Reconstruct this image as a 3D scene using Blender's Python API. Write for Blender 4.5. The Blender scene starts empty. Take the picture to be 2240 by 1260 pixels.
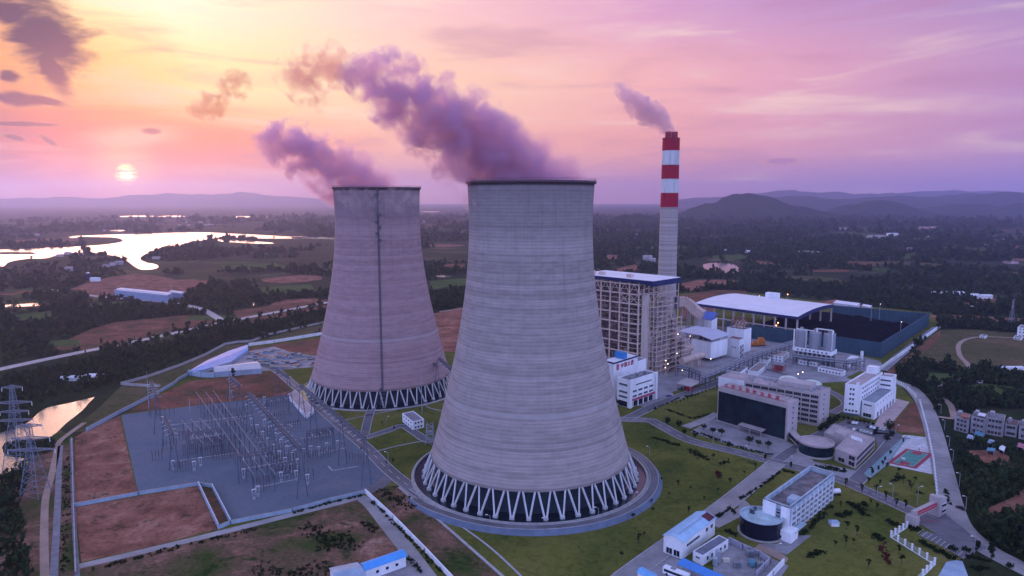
import bpy, bmesh, math, random
import numpy as np
from mathutils import Vector, Matrix, noise

random.seed(7)
RNG = np.random.default_rng(11)
SC = bpy.context.scene
COL = SC.collection
F, H, PITCH = 1493.0, 147.0, math.atan(193.0 / 1493.0)
CP, SP = math.cos(PITCH), math.sin(PITCH)

# ---------------------------------------------------------------- survey helpers
def G(px, py, z=0.0):
    """Point of the horizontal plane at height z seen at photo pixel (px, py)."""
    a, b = (px - 1120) / F, (630 - py) / F
    t = (z - H) / (-SP + b * CP)
    return Vector((a * t, (CP + b * SP) * t, z))

def zat(p, py):
    """Height above plan point p that is seen at photo row py."""
    b = (630 - py) / F
    return H + p[1] * (b * CP - SP) / (CP + b * SP)

def crop(ox, oy, zoom):
    return lambda x, y: (ox + x / zoom, oy + y / zoom)

def lin(c):
    return tuple(((v / 255) / 12.92 if v <= 10 else ((v / 255 + 0.055) / 1.055) ** 2.4) for v in c)

# ---------------------------------------------------------------- mesh builder
class MB:
    def __init__(s):
        s.v, s.f, s.m = [], [], []

    def add(s, vs, fs, m=0):
        n = len(s.v)
        s.v += [tuple(v) for v in vs]
        s.f += [tuple(i + n for i in f) for f in fs]
        s.m += [m] * len(fs)
        return s

    def hexa(s, p, m=0):
        return s.add(p, [(3, 2, 1, 0), (4, 5, 6, 7), (0, 1, 5, 4), (1, 2, 6, 5), (2, 3, 7, 6), (3, 0, 4, 7)], m)

    def box(s, x0, x1, y0, y1, z0, z1, m=0):
        return s.hexa([(x0, y0, z0), (x1, y0, z0), (x1, y1, z0), (x0, y1, z0),
                       (x0, y0, z1), (x1, y0, z1), (x1, y1, z1), (x0, y1, z1)], m)

    def qbox(s, q, u0, u1, v0, v1, z0, z1, m=0):
        return s.hexa([q.p(u0, v0, z0), q.p(u1, v0, z0), q.p(u1, v1, z0), q.p(u0, v1, z0),
                       q.p(u0, v0, z1), q.p(u1, v0, z1), q.p(u1, v1, z1), q.p(u0, v1, z1)], m)

    def prism(s, poly, z0, z1, m=0):
        n = len(poly)
        vs = [(p[0], p[1], z0) for p in poly] + [(p[0], p[1], z1) for p in poly]
        return s.add(vs, [tuple(range(n))[::-1], tuple(range(n, 2 * n))] +
                     [(i, (i + 1) % n, n + (i + 1) % n, n + i) for i in range(n)], m)

    def sheet(s, poly, z, m=0):
        return s.add([(p[0], p[1], z) for p in poly], [tuple(range(len(poly)))], m)

    def bar(s, p, q, w, h=None, m=0):
        p, q = Vector(p), Vector(q)
        d = (q - p)
        if d.length < 1e-6:
            return s
        d.normalize()
        up = Vector((0, 0, 1)) if abs(d.z) < 0.95 else Vector((1, 0, 0))
        x = d.cross(up).normalized() * (w / 2)
        y = x.cross(d).normalized() * ((h or w) / 2)
        return s.hexa([p - x - y, p + x - y, p + x + y, p - x + y, q - x - y, q + x - y, q + x + y, q - x + y], m)

    def tube(s, p, q, r0, r1=None, n=8, m=0):
        r1 = r0 if r1 is None else r1
        p, q = Vector(p), Vector(q)
        d = (q - p).normalized()
        up = Vector((0, 0, 1)) if abs(d.z) < 0.95 else Vector((1, 0, 0))
        x = d.cross(up).normalized()
        y = d.cross(x)
        vs = []
        for c, r in ((p, r0), (q, r1)):
            vs += [c + (x * math.cos(2 * math.pi * i / n) + y * math.sin(2 * math.pi * i / n)) * r for i in range(n)]
        return s.add(vs, [(i, (i + 1) % n, n + (i + 1) % n, n + i) for i in range(n)] +
                     [tuple(range(n))[::-1], tuple(range(n, 2 * n))], m)

    def lathe(s, prof, c=(0, 0, 0), n=48, m=0, closed=False, a0=0.0, a1=2 * math.pi):
        full = abs(a1 - a0 - 2 * math.pi) < 1e-6
        k = n if full else n + 1
        vs, fs = [], []
        for r, z in prof:
            for i in range(k):
                a = a0 + (a1 - a0) * i / n
                vs.append((c[0] + r * math.cos(a), c[1] + r * math.sin(a), c[2] + z))
        rows = len(prof)
        for j in range(rows if closed else rows - 1):
            j2 = (j + 1) % rows
            for i in range(n):
                i2 = (i + 1) % k
                fs.append((j * k + i, j * k + i2, j2 * k + i2, j2 * k + i))
        return s.add(vs, fs, m)

    def disc(s, c, r, z, n=48, m=0):
        return s.sheet([(c[0] + r * math.cos(2 * math.pi * i / n), c[1] + r * math.sin(2 * math.pi * i / n)) for i in range(n)], z, m)

    def build(s, name, mats, parent=None, smooth=False, recalc=True, **props):
        off = wloc(parent) if parent else Vector((0, 0, 0))
        me = bpy.data.meshes.new(name)
        me.from_pydata([(v[0] - off.x, v[1] - off.y, v[2] - off.z) for v in s.v], [], s.f)
        mats = mats if isinstance(mats, (list, tuple)) else [mats]
        for m in mats:
            me.materials.append(m)
        me.polygons.foreach_set('material_index', s.m)
        if smooth:
            me.polygons.foreach_set('use_smooth', [True] * len(s.f))
        if recalc and len(s.f) < 60000:
            b = bmesh.new(); b.from_mesh(me)
            bmesh.ops.recalc_face_normals(b, faces=b.faces[:])
            b.to_mesh(me); b.free()
        o = bpy.data.objects.new(name, me)
        COL.objects.link(o)
        if parent:
            o.parent = parent
        for k, v in props.items():
            o[k] = v
        return o

def wloc(o):
    p = Vector((0, 0, 0))
    while o:
        p = p + Vector(o.location)
        o = o.parent
    return p

def tag(o, label, cat, group=None):
    o['label'] = label; o['category'] = cat
    if group:
        o['group'] = group
    return o

def thing(name, label, cat, loc=(0, 0, 0), group=None):
    o = bpy.data.objects.new(name, None)
    o.empty_display_size = 1
    COL.objects.link(o)
    o.location = (loc[0], loc[1], loc[2] if len(loc) > 2 else 0)
    return tag(o, label, cat, group)

def dup(root, loc, rz=0.0, label=None, group=None, scale=None):
    """Copy of a thing with copies of its parts and sub-parts (mesh data shared)."""
    r = root.copy(); COL.objects.link(r)
    r.location = loc; r.rotation_euler = (0, 0, rz)
    if scale:
        r.scale = scale if isinstance(scale, tuple) else (scale,) * 3
    if label: r['label'] = label
    if group: r['group'] = group
    for ch in list(root.children):
        c = ch.copy(); COL.objects.link(c); c.parent = r
        for g in list(ch.children):
            d = g.copy(); COL.objects.link(d); d.parent = c
    return r

class Q:
    """Parallelogram footprint: front corner B, corners A and C beside it."""
    def __init__(s, A, B, C, z1, z0=0.0):
        s.o = Vector((B[0], B[1], 0))
        a = Vector((A[0], A[1], 0)) - s.o
        c = Vector((C[0], C[1], 0)) - s.o
        s.la, s.lc = a.length, c.length
        s.a, s.c = a.normalized(), c.normalized()
        s.z0, s.z1 = z0, z1

    def p(s, u, v, z):
        q = s.o + s.a * u + s.c * v
        return Vector((q.x, q.y, z))

    @property
    def mid(s):
        return s.p(s.la / 2, s.lc / 2, 0)

def QB(A, B, C, base):
    """Footprint from the roof-corner pixels A, B (front), C and the pixel where the front corner meets the ground."""
    g = G(*base)
    z = zat(g, B[1])
    return Q(G(A[0], A[1], z), G(B[0], B[1], z), G(C[0], C[1], z), z)

def QD(A, B, lc, base, ang=90):
    """As QB, the depth lc (m) square to BA."""
    g = G(*base)
    z = zat(g, B[1])
    a, b = G(A[0], A[1], z), G(B[0], B[1], z)
    d = (a - b).normalized()
    n = Vector((-d.y, d.x, 0))
    if n.y < 0: n = -n
    return Q(a, b, b + n * lc, z)

def inpoly(x, y, poly):
    r, n = False, len(poly)
    j = n - 1
    for i in range(n):
        xi, yi, xj, yj = poly[i][0], poly[i][1], poly[j][0], poly[j][1]
        if (yi > y) != (yj > y) and x < (xj - xi) * (y - yi) / (yj - yi) + xi:
            r = not r
        j = i
    return r

def catmull(pts, k=6):
    if len(pts) < 3:
        return pts
    out = []
    P = [2 * pts[0] - pts[1]] + pts + [2 * pts[-1] - pts[-2]]
    for i in range(1, len(P) - 2):
        for j in range(k):
            t = j / k
            a, b, c, d = P[i - 1], P[i], P[i + 1], P[i + 2]
            out.append(0.5 * ((2 * b) + (c - a) * t + (2 * a - 5 * b + 4 * c - d) * t * t + (3 * b - a - 3 * c + d) * t ** 3))
    out.append(pts[-1])
    return out

# ---------------------------------------------------------------- materials
class NT:
    def __init__(s, tree):
        s.t = tree; tree.nodes.clear()

    def n(s, typ, **kw):
        nd = s.t.nodes.new(typ)
        for k, v in kw.items():
            setattr(nd, k, v)
        return nd

    def put(s, sock, val):
        if hasattr(val, 'is_output'):
            s.t.links.new(val, sock)
        elif val is not None:
            sock.default_value = val

    def m(s, op, a, b=None, c=None, clamp=False):
        nd = s.n('ShaderNodeMath', operation=op, use_clamp=clamp)
        for i, v in enumerate((a, b, c)):
            if v is not None:
                s.put(nd.inputs[i], v)
        return nd.outputs[0]

    def vm(s, op, a, b=None):
        nd = s.n('ShaderNodeVectorMath', operation=op)
        s.put(nd.inputs[0], a)
        if b is not None: s.put(nd.inputs[1], b)
        return nd.outputs['Value'] if op in ('LENGTH', 'DOT_PRODUCT', 'DISTANCE') else nd.outputs[0]

    def rng(s, v, a, b, c=0.0, d=1.0, smooth=True):
        nd = s.n('ShaderNodeMapRange', interpolation_type='SMOOTHSTEP' if smooth else 'LINEAR')
        s.put(nd.inputs[0], v)
        for i, x in enumerate((a, b, c, d)):
            s.put(nd.inputs[i + 1], x)
        return nd.outputs[0]

    def mix(s, f, a, b, blend='MIX'):
        nd = s.n('ShaderNodeMix', data_type='RGBA', blend_type=blend)
        s.put(nd.inputs[0], f)
        s.put(nd.inputs[6], a if hasattr(a, 'is_output') else tuple(a)[:3] + (1,))
        s.put(nd.inputs[7], b if hasattr(b, 'is_output') else tuple(b)[:3] + (1,))
        return nd.outputs[2]

    def noise(s, vec, scale, detail=4, rough=0.55, dist=0.0):
        nd = s.n('ShaderNodeTexNoise')
        if vec is not None: s.put(nd.inputs['Vector'], vec)
        nd.inputs['Scale'].default_value = scale
        nd.inputs['Detail'].default_value = detail
        nd.inputs['Roughness'].default_value = rough
        nd.inputs['Distortion'].default_value = dist
        return nd.outputs[0]

    def ramp(s, f, stops, interp='LINEAR'):
        nd = s.n('ShaderNodeValToRGB')
        cr = nd.color_ramp
        cr.interpolation = interp
        while len(cr.elements) < len(stops):
            cr.elements.new(0.5)
        for e, (p, c) in zip(cr.elements, stops):
            e.position = p; e.color = tuple(c)[:3] + (1,)
        s.put(nd.inputs[0], f)
        return nd.outputs[0]

MATS = {}
def newmat(name):
    m = bpy.data.materials.new(name)
    m.use_nodes = True
    k = NT(m.node_tree)
    out = k.n('ShaderNodeOutputMaterial')
    return m, k, out

def bsdf(k, out, col, rough=0.8, metal=0.0, spec=0.3, bump=None, bstr=0.3, bdist=0.1):
    b = k.n('ShaderNodeBsdfPrincipled')
    k.put(b.inputs['Base Color'], col if hasattr(col, 'is_output') else tuple(col)[:3] + (1,))
    k.put(b.inputs['Roughness'], rough)
    k.put(b.inputs['Metallic'], metal)
    k.put(b.inputs['Specular IOR Level'], spec)
    if bump is not None:
        bn = k.n('ShaderNodeBump')
        bn.inputs['Strength'].default_value = bstr
        bn.inputs['Distance'].default_value = bdist
        k.put(bn.inputs['Height'], bump)
        k.put(b.inputs['Normal'], bn.outputs[0])
    k.put(out.inputs['Surface'], b.outputs[0])
    return b

def mat(name, col, rough=0.75, var=0.25, scale=0.4, metal=0.0, spec=0.3, streak=False, tint=None):
    """Procedural surface: base colour broken up by two noise scales (rain streaks down walls when streak)."""
    if name in MATS:
        return MATS[name]
    m, k, out = newmat(name)
    tc = k.n('ShaderNodeTexCoord').outputs['Object']
    v = tc
    if streak:
        mp = k.n('ShaderNodeMapping'); mp.inputs['Scale'].default_value = (1, 1, 0.12)
        k.put(mp.inputs[0], tc); v = mp.outputs[0]
    n1 = k.noise(v, scale, 5)
    n2 = k.noise(tc, scale * 6, 3)
    f = k.m('ADD', k.m('MULTIPLY', n1, 0.7), k.m('MULTIPLY', n2, 0.3))
    f = k.rng(f, 0.3, 0.7)
    lo = tuple(c * (1 - var) for c in col[:3])
    hi = tuple(min(1, c * (1 + var * 0.6)) for c in (tint or col)[:3])
    c = k.mix(f, lo, hi)
    bsdf(k, out, c, rough, metal, spec)
    MATS[name] = m
    return m

def emis(name, col, strength):
    if name in MATS: return MATS[name]
    m, k, out = newmat(name)
    e = k.n('ShaderNodeEmission')
    e.inputs[0].default_value = tuple(col)[:3] + (1,); e.inputs[1].default_value = strength
    k.put(out.inputs[0], e.outputs[0])
    MATS[name] = m
    return m

def ground_mat(name, stops, scale, scale2=None, rough=0.95, warp=0.6, bump=0.0, speck=0.6, weeds=None):
    """Ground cover: world-position noise through a colour ramp, with finer speckle."""
    if name in MATS: return MATS[name]
    m, k, out = newmat(name)
    pos = k.n('ShaderNodeNewGeometry').outputs['Position']
    n = k.noise(pos, scale, 7, 0.6, warp)
    n2 = k.noise(pos, scale2 or scale * 14, 4, 0.6)
    f = k.m('ADD', k.m('MULTIPLY', n, 0.75), k.m('MULTIPLY', n2, 0.25))
    f = k.rng(f, 0.28, 0.72, smooth=False)
    c = k.ramp(f, stops)
    n3 = k.noise(pos, (scale2 or scale * 14) * .45, 5, .7, 1.5)
    c = k.mix(speck, c, k.ramp(n3, [(0.34, (0.42,) * 3), (0.5, (0.95,) * 3), (0.75, (1.12,) * 3)]), 'MULTIPLY')
    if weeds:
        wf = k.m('MULTIPLY', k.rng(k.noise(pos, weeds[1], 6, .68, 1.2), weeds[2], weeds[2] + .09), k.rng(k.noise(pos, weeds[1] * 7, 3), .35, .6))
        c = k.mix(k.m('MULTIPLY', wf, .85), c, weeds[0])
    bsdf(k, out, c, rough, 0, 0.0, bump=n2 if bump else None, bstr=bump or 0.1, bdist=1.0)
    MATS[name] = m
    return m

M_CONC = mat('pale_concrete', (0.36, 0.34, 0.33), 0.85)
M_KERB = mat('kerb_stone', (0.37, 0.35, 0.36), 0.85)
M_ROAD = mat('asphalt_road', (0.14, 0.13, 0.145), 0.8, 0.34, 0.06)
M_CROAD = mat('concrete_road', (0.30, 0.275, 0.275), 0.85, 0.30, 0.05)
M_DIRT = mat('dirt_path', (0.33, 0.23, 0.18), 0.95, 0.25, 0.1)
M_PAVE = mat('pavement', (0.27, 0.25, 0.265), 0.85, 0.38, 0.07)
M_WHITE = mat('white_paint', (0.80, 0.80, 0.81), 0.6, 0.14, 0.15, streak=True)
M_WALLW = mat('white_wall', (0.74, 0.74, 0.75), 0.7, 0.16, 0.12, streak=True)
M_GREY = mat('grey_steel', (0.30, 0.31, 0.33), 0.5, 0.2, 0.5, metal=0.4)
M_GALV = mat('galvanised_steel', (0.33, 0.36, 0.40), 0.5, 0.2, 0.5, metal=0.3)
M_DKST = mat('dark_steel', (0.10, 0.10, 0.12), 0.5, 0.2, 0.5, metal=0.3)
M_FRAME = mat('cream_steelwork', (0.60, 0.45, 0.375), 0.6, 0.2, 0.3)
M_BROWN = mat('boiler_cladding', (0.15, 0.115, 0.105), 0.7, 0.5, 0.25)
M_BLUE = mat('blue_fascia', (0.005, 0.016, 0.085), 0.5, 0.2, 0.2)
M_LBLUE = mat('light_blue_sheet', (0.17, 0.42, 0.70), 0.5, 0.18, 0.15)
M_PBLUE = mat('pale_blue_sheet', (0.31, 0.40, 0.50), 0.5, 0.2, 0.2)
M_ROOFW = mat('white_sheet_roof', (0.72, 0.70, 0.74), 0.5, 0.1, 0.06)
M_ROOFG = mat('grey_roof', (0.24, 0.22, 0.235), 0.9, 0.35, 0.12)
M_ROOFP = mat('pinkish_roof', (0.42, 0.33, 0.33), 0.9, 0.25, 0.1)
M_ROOFB = mat('slate_roof', (0.16, 0.165, 0.21), 0.8, 0.3, 0.15)
M_GLASS = mat('dark_window_glass', (0.012, 0.016, 0.026), 0.12, 0.3, 0.6, spec=0.3)
M_FENCE = mat('teal_mesh_wall', (0.028, 0.072, 0.105), 0.7, 0.22, 0.1)
M_COALM = ground_mat('coal_heap', [(0.0, (0.003, 0.0035, 0.006)), (0.6, (0.007, 0.008, 0.012)), (1.0, (0.02, 0.019, 0.024))], 0.06, 0.6)
M_TAN = mat('tan_concrete', (0.42, 0.36, 0.35), 0.85, 0.16, 0.1, streak=True)
M_RED = mat('red_paint', (0.45, 0.012, 0.03), 0.5, 0.2, 0.3)
M_SIGNR = mat('red_sign', (0.42, 0.02, 0.05), 0.5, 0.15, 0.6)
M_ORANGE = mat('orange_machine', (0.52, 0.16, 0.02), 0.5, 0.25, 0.5)
M_RUST = mat('rusty_frame', (0.25, 0.11, 0.08), 0.8, 0.4, 0.5)
M_DUCT = mat('pinkish_duct', (0.52, 0.38, 0.32), 0.6, 0.22, 0.2)
M_INS = mat('brown_insulator', (0.07, 0.05, 0.06), 0.35, 0.2, 1)
M_TRUNK = mat('bark', (0.09, 0.06, 0.045), 0.9, 0.3, 2)
M_TIRE = mat('black_rubber', (0.015, 0.015, 0.016), 0.8, 0.2, 2)
M_GANT = mat('weathered_gantry_steel', (.085, .10, .14), .6, .2, .5)
M_PINK = mat('pink_paving', (0.45, 0.33, 0.31), 0.9, 0.2, 0.15)
M_MARK = mat('road_marking', (0.62, 0.62, 0.62), 0.8, 0.25, 0.8)
M_LAMP = emis('lamp_white', (1.0, 0.82, 0.58), 6)
M_LAMPO = emis('lamp_orange', (1.0, 0.42, 0.10), 10)

M_LAWN = ground_mat('lawn_grass', [(0.0, (0.030, 0.050, 0.016)), (0.3, (0.088, 0.098, 0.022)), (0.6, (0.140, 0.135, 0.032)), (0.85, (0.185, 0.155, 0.05)), (1.0, (0.25, 0.16, 0.09))], 0.018, 0.4, weeds=((.030, .048, .016), .03, .60))
M_REDS = ground_mat('red_soil', [(0.0, (0.07, 0.045, 0.030)), (0.22, (0.17, 0.075, 0.05)), (0.55, (0.29, 0.125, 0.085)), (0.8, (0.38, 0.19, 0.135)), (1.0, (0.50, 0.33, 0.27))], 0.06, 0.6, weeds=((.035, .042, .022), .09, .55))
M_BRNS = ground_mat('brown_soil', [(0.0, (0.04, 0.05, 0.018)), (0.3, (0.11, 0.075, 0.04)), (0.6, (0.22, 0.09, 0.058)), (1.0, (0.33, 0.17, 0.115))], 0.03, 0.4)
M_SCRUB = ground_mat('scrub', [(0.0, (0.022, 0.045, 0.010)), (0.30, (0.06, 0.075, 0.022)), (0.48, (0.13, 0.085, 0.05)), (0.68, (0.25, 0.13, 0.09)), (0.85, (0.40, 0.25, 0.19)), (1.0, (0.62, 0.45, 0.38))], 0.030, 0.5, weeds=((.020, .042, .010), .05, .53))
M_GRAV = ground_mat('grey_gravel', [(0.0, (0.105, 0.13, 0.165)), (0.5, (0.14, 0.16, 0.195)), (0.75, (0.165, 0.168, 0.195)), (1.0, (0.26, 0.19, 0.19))], 0.026, 0.8, speck=.3)
M_FIELD = ground_mat('field_grass', [(0.0, (0.05, 0.056, 0.022)), (0.4, (0.09, 0.082, 0.036)), (0.7, (0.15, 0.105, 0.06)), (1.0, (0.22, 0.14, 0.10))], 0.012, 0.2)
M_GREENF = ground_mat('green_field', [(0.0, (0.05, 0.075, 0.022)), (0.6, (0.085, 0.11, 0.035)), (1.0, (0.11, 0.12, 0.05))], 0.03, 0.3)
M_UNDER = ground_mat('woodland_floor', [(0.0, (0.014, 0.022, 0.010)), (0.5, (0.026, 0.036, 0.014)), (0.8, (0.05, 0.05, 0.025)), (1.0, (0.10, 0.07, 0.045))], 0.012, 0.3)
# ================================================================= world, sun, camera
def pdir(px, py):
    a, b = (px - 1120) / F, (630 - py) / F
    return Vector((a, CP + b * SP, -SP + b * CP)).normalized()
_s = pdir(276, 381)
SUN_AZ, SUN_EL = math.atan2(_s.x, _s.y), math.asin(_s.z)
w = bpy.data.worlds.new('World'); SC.world = w; w.use_nodes = True
k = NT(w.node_tree)
wout = k.n('ShaderNodeOutputWorld')
d = k.n('ShaderNodeTexCoord').outputs['Generated']
sx = k.n('ShaderNodeSeparateXYZ'); k.put(sx.inputs[0], d)
dx, dy, dz = sx.outputs
az = k.m('ARCTAN2', dx, dy)
el = k.m('ARCSINE', dz)
def saz(x): return math.atan((x - 1120) / F)
def sel(y): return math.atan((630 - y) / F) + -PITCH
def row(cols):
    return [((saz(x) + 0.75) / 1.5, lin(c)) for x, c in cols]
cv = k.n('ShaderNodeCombineXYZ')
k.put(cv.inputs[0], k.m('MULTIPLY', az, 2.2)); k.put(cv.inputs[1], k.m('MULTIPLY', el, 16.0))
streak = k.noise(cv.outputs[0], 1.6, 6, 0.55, 0.6)
cv2 = k.n('ShaderNodeCombineXYZ')
k.put(cv2.inputs[0], k.m('MULTIPLY', az, 1.0)); k.put(cv2.inputs[1], k.m('MULTIPLY', el, 2.2))
puff = k.noise(cv2.outputs[0], 13.0, 8, 0.6, 0.5)
wob = k.m('MULTIPLY', k.m('SUBTRACT', streak, 0.5), 0.09)
t = k.m('DIVIDE', k.m('ADD', k.m('ADD', az, 0.75), wob), 1.5)
elw = k.m('ADD', el, k.m('MULTIPLY', k.m('SUBTRACT', streak, 0.5), 0.06))
r0 = k.ramp(t, row([(0, (168, 104, 118)), (276, (240, 104, 58)), (500, (214, 116, 102)), (840, (212, 146, 158)), (1120, (214, 150, 164)), (1400, (208, 144, 168)), (1680, (200, 150, 182)), (2240, (180, 140, 182))]))
r1 = k.ramp(t, row([(0, (182, 104, 90)), (150, (240, 116, 48)), (276, (255, 148, 40)), (500, (255, 148, 68)), (840, (252, 184, 150)), (1120, (250, 177, 154)), (1400, (243, 168, 158)), (1680, (226, 160, 174)), (2240, (190, 142, 178))]))
r2 = k.ramp(t, row([(0, (244, 154, 78)), (276, (255, 218, 118)), (450, (255, 236, 160)), (700, (255, 220, 166)), (1000, (253, 203, 172)), (1400, (244, 180, 176)), (1680, (228, 164, 182)), (2240, (184, 142, 186))]))
r3 = k.ramp(t, row([(0, (248, 200, 138)), (250, (255, 244, 196)), (400, (255, 252, 224)), (640, (255, 232, 198)), (840, (249, 206, 198)), (1120, (238, 184, 195)), (1400, (214, 158, 196)), (1680, (190, 146, 196)), (2240, (158, 134, 186))]))
c = k.mix(k.rng(elw, sel(405), sel(330)), r0, r1)
c = k.mix(k.rng(elw, sel(330), sel(200)), c, r2)
c = k.mix(k.rng(elw, sel(200), sel(0)), c, r3)
# thin high cloud streaks
c = k.mix(k.m('MULTIPLY', k.rng(streak, 0.50, 0.72), 0.5), c, lin((255, 226, 205)))
c = k.mix(k.m('MULTIPLY', k.rng(streak, 0.5, 0.3), 0.38), c, lin((176, 120, 160)))
def blob(px, py, rx, ry, tilt=0.0, soft=0.6, nz=1.5):
    """Ellipse in the sky (azimuth, elevation) eaten into by the puff noise."""
    c_ = pdir(px, py); a0, e0 = math.atan2(c_.x, c_.y), math.asin(c_.z)
    sx_ = (math.atan2(pdir(px + 5, py).x, pdir(px + 5, py).y) - a0) / 5
    sy_ = (math.asin(pdir(px, py - 5).z) - e0) / 5
    A = k.m('DIVIDE', k.m('SUBTRACT', az, a0), sx_)
    E_ = k.m('DIVIDE', k.m('SUBTRACT', el, e0), sy_)
    ct, st = math.cos(tilt), math.sin(tilt)
    a, e = k.m('DIVIDE', A, rx), k.m('DIVIDE', E_, ry)
    if tilt:
        a = k.m('DIVIDE', k.m('ADD', k.m('MULTIPLY', A, ct), k.m('MULTIPLY', E_, st)), rx)
        e = k.m('DIVIDE', k.m('SUBTRACT', k.m('MULTIPLY', E_, ct), k.m('MULTIPLY', A, st)), ry)
    r = k.m('SQRT', k.m('ADD', k.m('MULTIPLY', a, a), k.m('MULTIPLY', e, e)))
    r = k.m('ADD', r, k.m('MULTIPLY', k.m('SUBTRACT', puff, 0.5), nz * 2))
    return k.rng(r, 1.0 + soft * 0.5, 1.0 - soft, 0, 1)
# bright break above the sun
c = k.mix(k.m('MULTIPLY', blob(285, 300, 110, 26, 0.12, 0.9, 0.7), 0.8), c, lin((255, 244, 200)))
c = k.mix(k.m('MULTIPLY', blob(275, 345, 60, 12, 0.0, 0.9, 0.6), 0.6), c, lin((255, 220, 160)))
dark = None
for a in [(92, 72, 108, 74, -0.5), (115, 150, 26, 62, 0.55), (20, 30, 60, 40, 0), (35, 218, 70, 15, -0.1), (100, 222, 45, 9, -0.15), (18, 165, 26, 14, 0), (60, 272, 90, 5, 0.03), (30, 300, 26, 6, -0.2),
          (110, 310, 24, 7, -0.5), (330, 286, 20, 6, 0.0), (300, 352, 70, 3.5, 0.05), (1710, 352, 42, 6, 0.03)]:
    b = blob(*a)
    dark = b if dark is None else k.m('MAXIMUM', dark, b)
c = k.mix(k.m('MULTIPLY', k.m('MULTIPLY', dark, k.m('SUBTRACT', 1.0, dark)), 1.9), c, lin((255, 176, 112)))
c = k.mix(k.m('MULTIPLY', dark, 0.95), c, k.mix(k.rng(az, saz(0), saz(1500)), lin((78, 44, 70)), lin((186, 130, 166))))
# sun disc low behind bars of cloud
sd = (math.sin(SUN_AZ) * math.cos(SUN_EL), math.cos(SUN_AZ) * math.cos(SUN_EL), math.sin(SUN_EL))
ang = k.m('ARCCOSINE', k.vm('DOT_PRODUCT', d, sd))
cvb = k.n('ShaderNodeCombineXYZ'); k.put(cvb.inputs[0], k.m('MULTIPLY', az, 10.0)); k.put(cvb.inputs[1], k.m('MULTIPLY', el, 230.0))
bars = k.rng(k.noise(cvb.outputs[0], 1.0, 3, 0.6), 0.40, 0.56, 0.10, 1.0)
c = k.mix(1.0, c, (1.16, 1.15, 1.10), 'MULTIPLY')
c = k.mix(k.m('MULTIPLY', k.rng(ang, 0.20, 0.004), 0.65), c, (1.25, 0.34, 0.13))
c = k.mix(k.m('MULTIPLY', k.rng(ang, 0.055, 0.008), 0.8), c, (1.6, 0.72, 0.22))
c = k.mix(k.m('MULTIPLY', k.rng(ang, 0.0150, 0.0095), bars), c, (3.0, 1.7, 0.5))
c = k.mix(k.m('MULTIPLY', k.rng(ang, 0.0095, 0.004), bars), c, (3.6, 3.0, 1.6))
# dusk sky overhead; behind the viewer made overbright blue to fill-light facing walls
fr = k.rng(k.m('DIVIDE', dy, k.m('SQRT', k.m('ADD', k.m('MULTIPLY', dx, dx), k.m('MULTIPLY', dy, dy)))), 0.35, 0.75)
BACK, ZEN = (1.22, 1.45, 2.90), (0.45, 0.55, 1.06)
low = k.mix(fr, BACK, c)
low = k.mix(k.rng(dz, 0.29, 0.62), low, ZEN)
low = k.mix(k.rng(dz, 0.0, -0.15), low, (0.10, 0.09, 0.12))
bg = k.n('ShaderNodeBackground'); k.put(bg.inputs[0], low); bg.inputs[1].default_value = 1.0
sky = k.n('ShaderNodeTexSky', sky_type='NISHITA', sun_disc=False)
sky.sun_elevation = SUN_EL; sky.sun_rotation = SUN_AZ
sky.altitude = 150; sky.dust_density = 2.5
bg2 = k.n('ShaderNodeBackground'); k.put(bg2.inputs[0], sky.outputs[0]); bg2.inputs[1].default_value = 0.004
add = k.n('ShaderNodeAddShader'); k.put(add.inputs[0], bg.outputs[0]); k.put(add.inputs[1], bg2.outputs[0])
k.put(wout.inputs[0], add.outputs[0])

sl = bpy.data.lights.new('sun', 'SUN'); sl.energy = 2.2; sl.angle = math.radians(24); sl.color = (1.0, 0.50, 0.34)
so = bpy.data.objects.new('sun', sl); COL.objects.link(so)
so.rotation_euler = (-Vector(sd)).to_track_quat('-Z', 'Y').to_euler()

cam = bpy.data.cameras.new('camera'); cam.sensor_width = 36; cam.lens = 36 * F / 2240
cam.clip_end = 90000; cam.clip_start = 1
co = bpy.data.objects.new('camera', cam); COL.objects.link(co)
co.location = (0, 0, H); co.rotation_euler = (math.pi / 2 - PITCH, 0, 0)
SC.camera = co
SC.render.engine = 'CYCLES'
SC.view_settings.view_transform = 'Standard'; SC.view_settings.look = 'None'; SC.view_settings.gamma = 1
SC.view_settings.exposure = 0
SC.cycles.use_denoising = True
SC.cycles.max_bounces = 6; SC.cycles.diffuse_bounces = 3; SC.cycles.glossy_bounces = 3
SC.cycles.volume_bounces = 3; SC.cycles.transparent_max_bounces = 8
SC.cycles.sample_clamp_indirect = 6
SC.cycles.volume_max_steps = 256

# ================================================================= haze
HAZE = 7.4e-5
m, k, out = newmat('evening_haze')
pv = k.n('ShaderNodeVolumePrincipled')
pv.inputs['Color'].default_value = (0.57, 0.60, 1.0, 1)
pv.inputs['Density'].default_value = HAZE
pv.inputs['Anisotropy'].default_value = 0.66
k.put(out.inputs['Volume'], pv.outputs[0])
hz = MB().box(-17000, 17000, -3000, 22000, -1.5, 640).build('haze', m)
hz['kind'] = 'stuff'

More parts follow.
